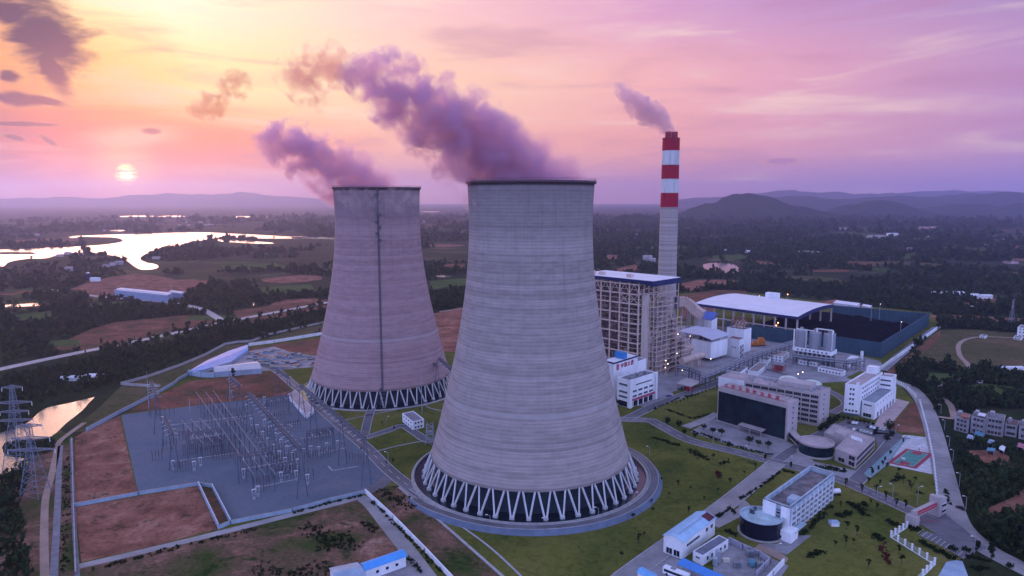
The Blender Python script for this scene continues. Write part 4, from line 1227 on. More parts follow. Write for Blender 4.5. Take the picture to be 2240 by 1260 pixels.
sf.build('gallery_frame', M_FRAME, t); sd.build('gallery_equipment', mat('gallery_plant', (0.24, 0.20, 0.20), .7, .5, .3), t)
# sloping coal conveyor end seen at the right foot
BQ = q

# ================================================================= turbine annexe with the sign
q = QB((1320, 788), (1343, 794), (1395, 778), (1343, 871))
t = building('turbine_hall', 'white turbine hall end wall with red lettering and blue roof edge', 'building', q, M_WALLW, M_ROOFW, .25)
tr = MB()
tr.qbox(q, -.3, q.la + .3, -.3, 0, q.z1 - .9, q.z1 + .25).qbox(q, -.3, 0, 0, q.lc, q.z1 - .9, q.z1 + .25)
tr.build('roof_edge', M_BLUE, t)
box_on(t, 'roof_plant', q, q.la - 9, q.la + .0, q.lc * .45, q.lc * .62, q.z1 - .2, q.z1 + 4.2, mat('bright_blue_housing', (0.03, 0.20, 0.50), .5, .2, .2))
sq = MB(); c0 = q.p(-.15, 5.0, q.z1 - 5.6)
mid = q.p(-.06, 16.5, q.z1 - 5.2)
sign = MB().bar(q.p(-.12, 9, q.z1 - 5.5), q.p(-.12, 27, q.z1 - 5.5), .1, .12).build('wall_sign', M_WALLW, t)
hc = [9.4, 14.2, 19.0, 23.8]
for ch_, v in zip('中国大唐', [11.0, 15.6, 20.2, 24.8]):
    lettering('character', ch_, 4.0, .12, M_SIGNR, sign, q.p(-.2, v, q.z1 - 5.3), q.c)
em = MB().qbox(q, -.3, 0, 3.6, 6.6, q.z1 - 6.2, q.z1 - 1.9).build('emblem', M_SIGNR, sign)
eb = MB().bar(q.p(-.34, 4.3, q.z1 - 5.6), q.p(-.34, 5.2, q.z1 - 2.6), .12, .5).bar(q.p(-.34, 5.0, q.z1 - 5.4), q.p(-.34, 6.0, q.z1 - 3.0), .12, .4)
eb.build('emblem_stroke', mat('pale_red', (0.55, .18, .22), .6), em)
box_on(t, 'tall_louvre', q, q.la * .45, q.la * .55, -.15, .1, q.z1 - 9, q.z1 - 3, M_ROOFG)
q2 = Q(q.p(14, q.lc, 0), q.p(0, q.lc, 0), q.p(0, q.lc + 13, 0), q.z1 - 4.5)
t2 = building('annexe_block', 'blank white annexe wall joined to the lettered turbine hall', 'building', q2, M_WALLW, M_ROOFG, .4)
TQ = q

# ================================================================= control building with red banner
q = QB((1351, 825), (1377.6, 832), (1436, 814), (1377.6, 893))
t = building('control_building', 'white control building with a red banner above its open ground floor', 'building', q, M_WHITE, M_ROOFG, .8)
h = q.z1
g0 = 4.6
MB().qbox(q, -.12, 0, 2.4, q.lc - 2.4, .3, g0 - .4).qbox(q, 2, q.la - 1.2, -.12, 0, .3, g0 - .4).build('shopfront', M_GLASS, t)
for i in range(5):
    v = 4 + (q.lc - 8) * i / 4
    MB().qbox(q, -.5, 0, v - .45, v + .45, 0, g0).build('pier', M_WHITE, t)
MB().qbox(q, -1.2, 0, -.5, 1.9, 0, h + .2).build('corner_pier', M_WHITE, t); MB().qbox(q, -1.2, 0, q.lc - 1.9, q.lc + .3, 0, h + .2).build('corner_pier', M_WHITE, t)
windows(t, q, 'c', 4, [g0 + 3.1, g0 + 6.7], 4.6, 1.5, 3, q.lc - 3, mull=3)
windows(t, q, 'c', 1, [h - 4.6], q.lc * .58, .9, 4, q.lc - 2.5, mull=11)
windows(t, q, 'a', 1, [g0 + 2.6, g0 + 6.2, h - 4.2], q.la * .66, 1.5, 1.5, q.la - 1, mull=6)
MB().qbox(q, -.5, -.2, 2.2, q.lc - 2.2, g0 + .0, g0 + 1.5).build('banner', mat('red_banner', (0.40, 0.07, 0.12), .7, .35, .8), t)
ru = MB()
for i in range(7):
    v = 6 + i * (q.lc - 12) / 7 * 1.0
    ru.qbox(q, 3 + (i % 3), 6 + (i % 2), v, v + 2.2, h - .8, h + .9 + .4 * (i % 2))
ru.build('roof_unit', M_GREY, t)

# ================================================================= ash-precipitator block
q = QD((1511, 745), (1555.7, 749.5), 1, (1555.7, 793))
b = G(1555.7, 793); z1 = zat(b, 749.5)
q = Q(G(1513, 741, z1), G(1555.7, 749.5, z1), G(1592, 740, z1), z1)
t = thing('precipitator_block', 'white precipitator block under a pale canopy roof', 'building', q.mid)
MB().qbox(q, 0, q.la, 0, q.lc, 3.2, z1).build('casing', M_WHITE, t)
hop = MB()
for i in range(4):
    u0 = 1 + i * (q.la - 2) / 4; u1 = u0 + (q.la - 2) / 4 - .6
    um = (u0 + u1) / 2
    hop.hexa([q.p(um - .6, q.lc * .4, .6), q.p(um + .6, q.lc * .4, .6), q.p(um + .6, q.lc * .6, .6), q.p(um - .6, q.lc * .6, .6), q.p(u0, .4, 3.3), q.p(u1, .4, 3.3), q.p(u1, q.lc - .4, 3.3), q.p(u0, q.lc - .4, 3.3)])
hop.build('hopper', M_GREY, t)
lg = MB()
for u in (0.4, q.la - .4):
    for v in (.4, q.lc / 2, q.lc - .4):
        lg.bar(q.p(u, v, 0), q.p(u, v, z1 + 3.2), .5)
lg.build('post', M_GREY, t)
zc1 = z1 + 2.6
cr = MB()
for (u0, u1, za, zb_) in ((-2, q.la * .55, zc1, zc1 + 2.6), (q.la * .55, q.la + 16, zc1 + 2.6, zc1 + 2.2)):
    p = [q.p(u0, -2, za), q.p(u1, -2, zb_), q.p(u1, q.lc + 2, zb_ + .8), q.p(u0, q.lc + 2, za + .8)]
    cr.hexa(p + [x + Vector((0, 0, .4)) for x in p])
cr.build('canopy_roof', mat('lavender_sheet', (0.46, 0.46, 0.55), .6, .12, .1), t)
tp = MB()
for i in range(9):
    tp.qbox(q, 2 + i * (q.la - 4) / 9, 4 + i * (q.la - 4) / 9, 3 + (i % 3) * 4, 6 + (i % 3) * 4, z1 + .01, z1 + 1.6)
tp.build('rapper_housing', M_DKST, t)
s2 = Q(q.p(q.la + 17, 2, 0), q.p(q.la + 1.2, 2, 0), q.p(q.la + 1.2, q.lc - 1, 0), z1 - 2.0)
t = building('grey_hopper_house', 'pale grey box beside the precipitator block, below its canopy', 'building', s2, mat('pale_grey_clad', (.48, .46, .48), .7, .2, .15), M_ROOFG, .3)
# big flue tubes
for i, (a, b2, zz) in enumerate((((1537, 788), (1490, 800), 9.5), ((1512, 772), (1472, 782), 13.5))):
    t = thing('flue_duct', ['large pinkish flue duct on a concrete trestle beside the gallery', 'upper pinkish flue duct running into the gallery steelwork'][i], 'duct', G(*a))
    p, r = G(a[0], a[1] - 12, zz), G(b2[0], b2[1] - 10, zz)
    MB().tube(p, r, 2.9, n=16).build('tube', M_DUCT, t, smooth=False)
    tl = MB()
    for f_ in (.15, .5, .85):
        c_ = p + (r - p) * f_
        for s_ in (-2, 2):
            tl.bar((c_.x + s_ * .6, c_.y + s_, 0), (c_.x + s_ * .6, c_.y + s_, zz - 2.2), .7)
        tl.bar((c_.x - 1.4, c_.y - 2.2, zz - 2.6), (c_.x + 1.4, c_.y + 2.2, zz - 2.6), .7)
    tl.build('trestle', M_FRAME, t)

# white tower block with steel head-frame
b = G(1628, 772); z1 = zat(b, 721)
q = Q(G(1590, 715.5, z1), G(1628, 721, z1), G(1644, 717, z1), z1)
t = building('transfer_tower', 'white transfer tower with a rusty steel frame on its roof', 'building', q, M_WALLW, M_ROOFG, .5)
windows(t, q, 'a', 2, [z1 * .35], 1.2, 1.2, q.la * .4, q.la * .8, mull=0)
fr = MB()
for k_ in range(3):
    z0_, z2_ = z1 - .5 + k_ * 3.6, z1 + 3.1 + k_ * 3.6
    in_ = 2 + k_ * 1.2
    cs_ = [(in_, in_), (q.la - in_, in_), (q.la - in_, q.lc - in_), (in_, q.lc - in_)]
    for (u, v), (u2, v2) in zip(cs_, cs_[1:] + cs_[:1]):
        fr.bar(q.p(u, v, z0_), q.p(u, v, z2_), .45); fr.bar(q.p(u, v, z2_), q.p(u2, v2, z2_), .4); fr.bar(q.p(u, v, z0_), q.p(u2, v2, z2_), .25)
        fr.bar(q.p(u + (u2 - u) / 2, v + (v2 - v) / 2, z0_), q.p(u + (u2 - u) / 2, v + (v2 - v) / 2, z2_), .35)
fr.build('head_frame', M_RUST, t)
hp = MB()
for i in range(6):
    u = 4 + i * (q.la - 8) / 6
    hp.tube(q.p(u, 3.5, z1), q.p(u, q.lc - 3, z1 + 5 + (i % 2) * 2), .7, n=8)
hp.build('head_pipe', M_DUCT, t)
b = G(1618, 783); z2 = zat(b, 743)
q = Q(G(1591, 738.5, z2), G(1618, 743.5, z2), G(1629.5, 739, z2), z2)
t = building('stair_block', 'lower white block in front of the transfer tower', 'building', q, M_WALLW, mat('maroon_roof', (.20, .10, .11), .8), .3)
windows(t, q, 'a', 2, [z2 * .55], 1.4, 1.1, 3, q.la - 5, mull=0)
sx_ = MB()
for i in range(5):
    sx_.bar(q.p(-.9, 2 + (i % 2) * 5, i * 2.4), q.p(-.9, 7 - (i % 2) * 5, (i + 1) * 2.4), .8, .2)
    sx_.bar(q.p(-.5, 2, i * 2.4), q.p(-.5, 2, (i + 1) * 2.4), .25); sx_.bar(q.p(-1.4, 7, i * 2.4), q.p(-1.4, 7, (i + 1) * 2.4), .25)
sx_.build('outside_stair', M_DKST, t)

# duct from the chimney to the blue-roofed fan house
p0 = Vector((xc + 9, YC - 3, 0)); zz = zat(p0, 661)
t = thing('chimney_duct', 'curved pinkish duct joining the chimney to the blue-roofed house', 'duct', (xc + 20, YC, 0))
axis = [(p0.x + 2, YC - 3, zz), (p0.x + 9, YC - 4, zz + 1), (p0.x + 15, YC - 6, zz - 3), (p0.x + 21, YC - 9, zz - 9), (p0.x + 26, YC - 12, zz - 12)]
ax = catmull([Vector(a) for a in axis], 4)
db = MB()
for a, b_ in zip(ax, ax[1:]):
    db.bar(a, b_ + (b_ - a) * .06, 10, 9)
db.build('duct', M_DUCT, t)
MB().box(p0.x - 1.2, p0.x + 2.2, YC - 9, YC + 3, zz - 6, zz + 6).build('expansion_joint', M_DKST, t)
ts = MB()
for a in ax[4::5]:
    for d_ in (-3, 3):
        ts.bar((a.x + d_, a.y - 3, 0), (a.x + d_, a.y - 3, a.z - 4), .7); ts.bar((a.x + d_, a.y + 3, 0), (a.x + d_, a.y + 3, a.z - 4), .7)
    ts.bar((a.x - 3, a.y - 3, a.z * .5), (a.x + 3, a.y - 3, a.z * .5), .5)
ts.build('support_frame', M_GREY, t)
b = G(1557, 752); z1 = zat(b, 699)
q = Q(G(1519, 694, z1), G(1557, 701, z1), G(1569, 695, z1), z1)
t = building('fan_house', 'white fan house with a bright blue sloping roof behind the precipitator', 'building', q, M_WALLW, M_ROOFG, .3)
rf = MB(); p = [q.p(-.6, -.6, z1 + .1), q.p(q.la + .6, -.6, z1 + .1), q.p(q.la + .6, q.lc + .6, z1 + 4.5), q.p(-.6, q.lc + .6, z1 + 4.5)]
rf.hexa(p + [x + Vector((0, 0, .4)) for x in p]); rf.build('roof_sheet', mat('blue_roof', (0.02, 0.10, 0.42), .5, .15, .2), t)

# ================================================================= coal yard
wc = G(1926, 783); wz = zat(wc, 750)
wl0 = G(1590, 700 + 4, wz); wr0 = G(2032, 686, wz)
wb0 = wl0 + (wr0 - wc) * .92
lines = [(wl0, wc), (wc, wr0), (wr0, G(1822, 668, wz) )]
labels = ['teal mesh wind wall along the near side of the coal yard', 'teal mesh wind wall along the right side of the coal yard', 'far teal mesh wind wall behind the coal heap']
for (a, b_), lb in zip(lines, labels):
    a = Vector((a.x, a.y, 0)); b_ = Vector((b_.x, b_.y, 0))
    t = thing('wind_wall', lb, 'wall', (a + b_) / 2)
    d_ = (b_ - a).normalized(); n_ = Vector((-d_.y, d_.x, 0)); L_ = (b_ - a).length
    MB().bar(a + Vector((0, 0, wz / 2)), b_ + Vector((0, 0, wz / 2)), .5, wz).build('mesh_panel', M_FENCE, t)
    ps = MB(); N_ = int(L_ / 6)
    for i in range(N_ + 1):
        p = a + d_ * (L_ * i / N_)
        for s_ in (-.5, .5):
            ps.bar(p + n_ * s_, p + n_ * s_ + Vector((0, 0, wz + .5)), .4)
    for z in (wz * .33, wz * .66, wz):
        ps.bar(a + n_ * .5 + Vector((0, 0, z)), b_ + n_ * .5 + Vector((0, 0, z)), .22); ps.bar(a - n_ * .5 + Vector((0, 0, z)), b_ - n_ * .5 + Vector((0, 0, z)), .22)
    ps.build('wall_frame', mat('teal_frame', (0.045, 0.095, 0.13), .7), t)
# coal: one heap, ridged
ca, cb, cc_ = wl0, wc, wr0
q = Q(Vector((wl0.x, wl0.y, 0)), Vector((wc.x, wc.y, 0)), Vector((wr0.x, wr0.y, 0)), 12)
nu, nv = 60, 60
vs, fs = [], []
for i in range(nu + 1):
    for j in range(nv + 1):
        u, v = 2 + (q.la - 4) * i / nu, 2 + (q.lc * .93 - 4) * j / nv
        e = min(i, nu - i, j, nv - j) / 9
        zz = min(1, e) * (8.6 + 3.2 * noise.fractal(Vector((u / 45, v / 45, 2)), .8, 2, 4) + 1.6 * abs(noise.noise(Vector((u / 14, v / 30, 7))))) + .1
        vs.append(q.p(u, v, zz))
for i in range(nu):
    for j in range(nv):
        a = i * (nv + 1) + j; fs.append((a, a + nv + 1, a + nv + 2, a + 1))
o = MB().add(vs, fs).build('coal_heap', M_COALM, smooth=True)
tag(o, 'broad black coal heap filling the walled yard', 'coal heap')
# shed
z1 = 28.0
b = G(1746, 694, z1); a = G(1520, 664, z1); c_ = G(1822, 667, z1)
q = Q(a, b, c_, z1)
t = thing('coal_shed', 'huge open coal shed with a white arched roof and blue fascia', 'coal shed', q.mid)
rf = MB(); N_ = 14
pr = [(q.lc * i / N_, z1 + 2.6 * (1 - (2 * i / N_ - 1) ** 2)) for i in range(N_ + 1)]
for (v0, za), (v1, zb_) in zip(pr, pr[1:]):
    p = [q.p(0, v0, za), q.p(q.la, v0, za), q.p(q.la, v1, zb_), q.p(0, v1, zb_)]
    rf.hexa(p + [x + Vector((0, 0, .5)) for x in p])
rf.build('roof', M_ROOFW, t)
fa = MB(); fa.qbox(q, 0, q.la, -.5, 0, z1 - 2.4, z1 + .3)
for u in (-.5, q.la):
    for (v0, za), (v1, zb_) in zip(pr, pr[1:]):
        fa.hexa([q.p(u, v0, za - 3.4), q.p(u + .5, v0, za - 3.4), q.p(u + .5, v1, zb_ - 3.4), q.p(u, v1, zb_ - 3.4), q.p(u, v0, za + .55), q.p(u + .5, v0, za + .55), q.p(u + .5, v1, zb_ + .55), q.p(u, v1, zb_ + .55)])
fa.build('fascia', M_BLUE, t)
for i in range(11):
    u = 1 + (q.la - 2) * i / 10
    for v in (1.2, q.lc - 1.2):
        MB().bar(q.p(u, v, 0), q.p(u, v, z1 - .3), 1.5).build('column', M_TAN, t)
hb_ = MB().bar(q.p(0, 1.2, z1 * .52), q.p(q.la, 1.2, z1 * .52), 1.0, 1.3)
hb_.build('crane_beam', M_TAN, t)
b5 = G(1642, 640); 
vx = q.p(q.la * .52, q.lc * .93, 0)
vq = Q(q.p(q.la * .62, q.lc * .86, 0), q.p(q.la * .5, q.lc * .86, 0), q.p(q.la * .5, q.lc * .95, 0), 0)
MB().qbox(vq, 0, vq.la, 0, vq.lc, z1 + 1.5, z1 + 8.0).build('roof_house', M_WALLW, t)
# white blocks behind the far wall
z1 = 15
q = Q(G(1822, 662, z1), G(1876, 669, z1), G(1882, 663, z1), z1)
building('conveyor_house', 'long pale conveyor house at the far end of the coal shed', 'building', q, mat('pale_grey_clad', 0), M_ROOFW, .2)
q = Q(G(1884, 669, 11), G(1904, 672.5, 11), G(1908, 668, 11), 11)
building('conveyor_house', 'small pale hut right of the long conveyor house', 'building', q, mat('pale_grey_clad', 0), M_ROOFW, .2)

# ================================================================= silos
g_ = G(1734, 793); zb_ = zat(g_, 766); zt2 = zat(g_, 757.5)
qs = Q(G(1734, 757.5, zt2), G(1820, 770, zt2), G(1831, 764, zt2), zt2)
t = building('silo_house', 'white silo base building on concrete piers', 'building', qs, M_WHITE, M_ROOFG, .4, z0=zb_)
windows(t, qs, 'a', 8, [zb_ + (zt2 - zb_) * .45], 1.3, 1.3, 3, qs.la - 3, mull=0)
pr_ = MB()
for i in range(9):
    for v in (1, qs.lc - 1):
        u = 1 + (qs.la - 2) * i / 8
        pr_.bar(qs.p(u, v, 0), qs.p(u, v, zb_ + .05), 1.1)
pr_.build('pier', M_CONC, t)
MB().qbox(qs, 1, qs.la - 1, qs.lc * .4, qs.lc - 1.6, 0, zb_ - .2).build('store_room', M_DKST, t)
rS = qs.la / 7.0
ztop = zat(qs.p(qs.la / 2, qs.lc / 2, 0), 727)
M_SILO = mat('silo_steel', (0.36, 0.37, 0.40), .45, .25, .3, metal=.4, streak=True)
for i, nm in enumerate(('left', 'middle', 'right')):
    c_ = qs.p(qs.la * (5.15 - 2.15 * i) / 6, qs.lc * .52, 0)
    s_ = thing('silo', {'left': 'grey steel silo nearest the coal shed', 'middle': 'middle grey steel silo of three', 'right': 'grey steel silo at the right end, below the pipe loop'}[nm], 'silo', (c_.x, c_.y, zt2 - .4))
    MB().lathe([(rS, zt2 - .4), (rS, ztop), (rS * .2, ztop + 1.2), (.05, ztop + 1.2)], (c_.x, c_.y, 0), 28).build('shell', M_SILO, s_)
    rb = MB()
    for j in range(9):
        z = zt2 + (ztop - zt2) * j / 8.2
        rb.lathe([(rS, z), (rS + .12, z), (rS + .12, z + .25), (rS, z + .25)], (c_.x, c_.y, 0), 28, closed=True)
    rb.build('hoop', M_GALV, s_)
    rail = MB()
    for j in range(14):
        a0, a1 = 2 * math.pi * j / 14, 2 * math.pi * (j + 1) / 14
        p, r = Vector((c_.x + rS * math.cos(a0), c_.y + rS * math.sin(a0), ztop)), Vector((c_.x + rS * math.cos(a1), c_.y + rS * math.sin(a1), ztop))
        rail.bar(p, p + Vector((0, 0, 1.2)), .12); rail.bar(p + Vector((0, 0, 1.2)), r + Vector((0, 0, 1.2)), .12)
    rail.build('guard_rail', M_GALV, s_)
    MB().box(c_.x - 1.1, c_.x + 1.1, c_.y - 1.1, c_.y + 1.1, ztop + 1.1, ztop + 3.2).build('filter_box', M_GREY, s_)
t = thing('pipe_loop', 'pale pipes looping over the tops of the three silos', 'pipe', qs.mid)
pb = MB()
for v, hh2 in ((.3, 4.2), (.5, 3.4)):
    a = qs.p(qs.la * .45, qs.lc * v, ztop + hh2); b_ = qs.p(qs.la * .05, qs.lc * v, ztop + hh2)
    pb.tube(a, b_, .45); pb.tube(b_, b_ + Vector((0, 0, -(ztop + hh2 - zt2))), .45); pb.tube(a, a + Vector((0, 0, -(hh2 + 5))), .45)
pb.tube(qs.p(qs.la * .95, qs.lc * .2, ztop + 2), qs.p(qs.la * .5, qs.lc * .2, ztop + 2), .4)
pb.tube(qs.p(qs.la * .66, -.3, zt2), qs.p(qs.la * .66, -.3, ztop + 2), .4); pb.tube(qs.p(qs.la * .98, .4, zt2), qs.p(qs.la * .98, .4, ztop + 2), .6)
pb.build('pipe', M_WALLW, t)
# ================================================================= glass-fronted office
b = G(1721, 966); z1 = zat(b, 885)
q = Q(G(1571, 846.5, z1), G(1724.6, 885, z1), G(1747, 872.7, z1), z1)
t = building('glass_office', 'office slab with a dark glass front and red roof characters', 'office', q, M_TAN, M_ROOFP, .5)
gl = MB(); gf = MB()
m, k, out = newmat('dark_curtain_wall')
pos = k.n('ShaderNodeTexCoord').outputs['Object']
cgl = k.mix(k.rng(k.noise(pos, .12, 3), .4, .65), (0.006, 0.012, 0.018), (0.012, 0.03, 0.04))
bsdf(k, out, cgl, .10, 0, .22)
MCW = m
gl.qbox(q, 1.4, q.la - .8, -.22, .02, 1.0, z1 - 2.6)
gl.build('glass_front', MCW, t)
for i in range(19):
    u = 1.4 + (q.la - 2.2) * i / 18
    gf.qbox(q, u - .05, u + .05, -.32, -.2, 1.0, z1 - 2.6)
for i in range(1, 7):
    z = 1 + (z1 - 3.6) * i / 7
    gf.qbox(q, 1.4, q.la - .8, -.29, -.21, z - .05, z + .05)
gf.build('mullion', mat('black_mullion', (.02, .025, .035), .4), t)
windows(t, q, 'c', 1, [3.6 + 3.2 * i for i in range(6)], 1.1, 1.5, q.lc * .42, q.lc * .58, mull=0)
sg = MB()
for i in range(9):
    u = q.la - 3 - i * (q.la - 6) / 8.6
    sg.bar(q.p(u, .8, z1), q.p(u, q.lc - 1, z1), .5, .5)
sg.bar(q.p(2, .9, z1 + .25), q.p(q.la - 2, .9, z1 + .25), .4, .4); sg.bar(q.p(2, 4.5, z1 + .25), q.p(q.la - 2, 4.5, z1 + .25), .4, .4)
sg.build('roof_beam', M_TAN, t)
sign = MB().bar(q.p(3, 2.0, z1 + .55), q.p(q.la - 3, 2.0, z1 + .55), .16).build('roof_sign', M_SIGNR, t)
for i, chx in enumerate('大唐华银攸县能源'):
    u = q.la - 5.2 - i * (q.la - 13.5) / 7
    lettering('character', chx, 2.9, .14, M_SIGNR, sign, q.p(u, 2.0, z1 + .85), (-q.a.x, -q.a.y))
ent = MB().qbox(q, q.la * .28, q.la * .62, -6, -.35, 3.6, 4.2)
for u in (.29, .45, .61):
    ent.qbox(q, q.la * u, q.la * u + .5, -5.8, -5.3, 0, 3.6)
ent.build('entrance_canopy', M_TAN, t)
lb = Q(q.p(q.la + 4.5, -5, 0), q.p(q.la - 9, -5, 0), q.p(q.la - 9, 2, 0), 3.6)
GQ = q

# office block behind
b = G(1790, 933); z1 = zat(b, 862)
q = Q(G(1572, 824, z1), G(1794.5, 862, z1), G(1817, 848, z1), z1)
t = building('office_block', 'long grey-tan office block with ribbon windows behind the glass office', 'office', q, M_TAN, M_ROOFP, .9)
fh = (z1 - 2.2) / 6
us = q.la * .72
for i in range(6):
    z = 1.7 + fh * (i + .5) - .3
    windows(t, q, 'a', 9, [z], us / 9 - .9, fh * .58, .8, us, mull=3, frame=M_TAN)
windows(t, q, 'a', 5, [z1 - 3.6, z1 - 7.2], 1.6, 1.0, us + 2, q.la - 6, mull=0)
windows(t, q, 'c', 1, [1.7 + fh * (i + .5) for i in range(6)], 1.2, 1.4, q.lc * .3, q.lc * .5, mull=0)
white = MB().qbox(q, us + .6, q.la, -.12, -.003, z1 - 9, z1 + .01).build('white_facing', M_WALLW, t)
ru = MB()
rnd = random.Random(5)
for i in range(34):
    u, v = rnd.uniform(4, q.la - 16), rnd.uniform(2, q.lc - 3)
    if i % 3 == 0: ru.tube(q.p(u, v, z1 - .9), q.p(u, v, z1 + .6), .5, n=8)
    else: ru.qbox(q, u, u + rnd.uniform(.8, 2.2), v, v + rnd.uniform(.6, 1.4), z1 - .9, z1 + rnd.uniform(.1, 1.0))
ru.build('roof_unit', M_GALV, t)
box_on(t, 'penthouse', q, 9, 30, q.lc * .35, q.lc - .6, z1 - .8, z1 + 2.6, M_TAN)
fe = MB()
for i in range(26):
    u0, u1 = 30 + i * 1.6, 30 + (i + 1) * 1.6
    fe.bar(q.p(u0, q.lc - 2.5, z1 - .9), q.p(u0, q.lc - 2.5, z1 + 1.1), .12); fe.bar(q.p(u0, q.lc - 2.5, z1 + 1.1), q.p(u1, q.lc - 2.5, z1 + 1.1), .1); fe.bar(q.p(u0, q.lc - 2.5, z1 + .3), q.p(u1, q.lc - 2.5, z1 + .3), .1)
fe.build('roof_rail', M_WALLW, t)

# ================================================================= white workshop with hall
b = G(1881, 912); z1 = zat(G(1845.7, 905.7), 838.6)
q = Q(G(1849, 838.6, z1), G(1884, 843.5, z1), G(1931, 814, z1), z1)
t = building('laboratory_block', 'tall white block with five storeys and a lower grey-roofed hall', 'building', q, M_WHITE, M_ROOFP, 1.0)
windows(t, q, 'a', 2, [3.4 + (z1 - 4.5) * i / 5 + 1.2 for i in range(1, 5)], 1.1, 1.4, q.la * .36, q.la * .72, mull=0)
windows(t, q, 'a', 4, [3.4], 1.1, 1.3, q.la * .1, q.la * .95, mull=0)
windows(t, q, 'c', 9, [z1 - 2.6 - 3.2 * i for i in range(3)], 2.6, 1.2, 2, q.lc - 3, mull=1)
box_on(t, 'roof_house', q, 2, q.la * .9, q.lc * .86, q.lc * 1.0, z1 - .9, z1 + 4.2, M_WHITE)
box_on(t, 'roof_unit', q, 2, 3.6, 2, 3.4, z1 - 1, z1 + 1.2, M_WALLW)
b2 = G(1913.6, 918.6); z2 = zat(b2, 882)
q2 = Q(G(1886, 875, z2), G(1915, 882, z2), G(1961, 846, z2), z2)
ql = Q(q2.p(q2.la, .1, 0), q2.p(0, .1, 0), q2.p(0, q2.lc, 0), z2)
lh = MB()
lh.qbox(ql, 0, ql.la, 0, .3, 0, z2).qbox(ql, 0, .3, .3, ql.lc, 0, z2).qbox(ql, .3, ql.la, ql.lc - .3, ql.lc, 0, z2)
hall = lh.build('hall_wall', M_WHITE, t)
MB().qbox(ql, .3, ql.la, .3, ql.lc - .3, z2 - .9, z2 - .5).build('hall_roof', mat('blue_grey_roof', (.27, .28, .33), .8, .25, .12), t)
windows(t, ql, 'c', 7, [z2 - 2.4], 1.4, .8, 3, ql.lc - 3, mull=0)
windows(t, ql, 'a', 2, [z2 - 2.6], 3.2, .9, 3, ql.la - 2, mull=1)
windows(t, ql, 'c', 6, [2.2], 3.0, 3.6, 4, ql.lc - 3, mull=1)
windows(t, ql, 'a', 2, [2.0], 3.4, 2.4, 3, ql.la - 2, mull=1)
bk = Q(q.p(-.2, q.lc * .84, 0), q.p(-ql.la * .92, q.lc * .84, 0), q.p(-ql.la * .92, q.lc * 1.06, 0), z1 - 1)
bk2 = MB().qbox(bk, 0, bk.la, 0, .3, 0, z1 - 1).qbox(bk, 0, .3, .3, bk.lc, 0, z1 - 1).qbox(bk, .3, bk.la, bk.lc - .3, bk.lc, 0, z1 - 1)
bk2.build('rear_wall', M_WHITE, t)
MB().qbox(bk, .3, bk.la, .3, bk.lc - .3, z1 - 2.4, z1 - 2).build('rear_roof', M_ROOFP, t)
windows(t, bk, 'a', 1, [z1 - 4 - 3.4 * i for i in range(3)], bk.la * .8, 1.1, .6, bk.la - .6, mull=3)
MB().qbox(q, -.0, q.la + .2, -.15, -.004, 0, 1.5).build('plinth', mat('dark_plinth', (.10, .11, .15), .8), t)

# ================================================================= round-ended canteen
b = G(1873, 1026); z1 = zat(b, 998)
q = Q(G(1827, 980, z1), G(1873, 998, z1), G(1914, 957, z1), z1)
t = building('canteen', 'low canteen with a round dark-glass end and flat roof', 'canteen', q, M_TAN, M_ROOFP, .5)
qa = Q(q.p(q.la * 2.05, q.lc * .45, 0), q.p(q.la, q.lc * .45, 0), q.p(q.la, q.lc, 0), z1)
MB().qbox(qa, 0, qa.la, 0, .3, 0, z1).qbox(qa, qa.la - .3, qa.la, .3, qa.lc, 0, z1).qbox(qa, 0, qa.la - .3, qa.lc - .3, qa.lc, 0, z1).build('wing_wall', M_TAN, t)
MB().qbox(qa, 0, qa.la - .3, .3, qa.lc - .3, z1 - .8, z1 - .5).build('wing_roof', M_ROOFP, t)
cL, cR = G(1754, 964, z1), G(1829, 975, z1)
rc = (cL + cR) / 2; rc = Vector((rc.x, rc.y + 3.2, 0)); R = (cR - cL).length / 2 * 1.04
MB().lathe([(R, .9), (R, z1 - .7), (R - .4, z1 - .7), (R - .4, .9)], rc, 72, closed=True).build('glass_drum', MCW, t, smooth=False)
MB().lathe([(R + .25, z1 - .75), (R + .35, z1 + .25), (R - .5, z1 + .25), (R - .5, z1 - .3), (.1, z1 - .3)], rc, 72).build('drum_roof', M_ROOFP, t)
MB().lathe([(R - .1, 0), (R + .9, 0), (R + .9, .9), (R - .1, .9)], rc, 72, closed=True).build('drum_plinth', M_TAN, t)
windows(t, q, 'c', 4, [2.2, 5.4], q.lc / 4 - 1.2, 2.1, 1, q.lc - 1, mull=2, frame=M_TAN)
windows(t, q, 'a', 1, [2.2, 5.4], q.la * .26, 2.2, .6, q.la * .34, mull=1, frame=M_TAN)
windows(t, q, 'a', 1, [2.0], q.la * .28, 2.2, q.la * .5, q.la * .85, mull=1, frame=M_TAN)
v5 = MB()
for i in range(5):
    p = q.p(q.la * .75, q.lc * .62, z1 - .5) + q.a * (-1.5 * i)
    v5.tube(p, p + Vector((.6, 2.4, 1.4)), .55, n=8)
v5.build('roof_duct', M_WALLW, t)
box_on(t, 'roof_house', q, q.la * 1.1, q.la * 1.55, q.lc * .5, q.lc * .72, z1 - .4, z1 + 1.8, M_TAN)
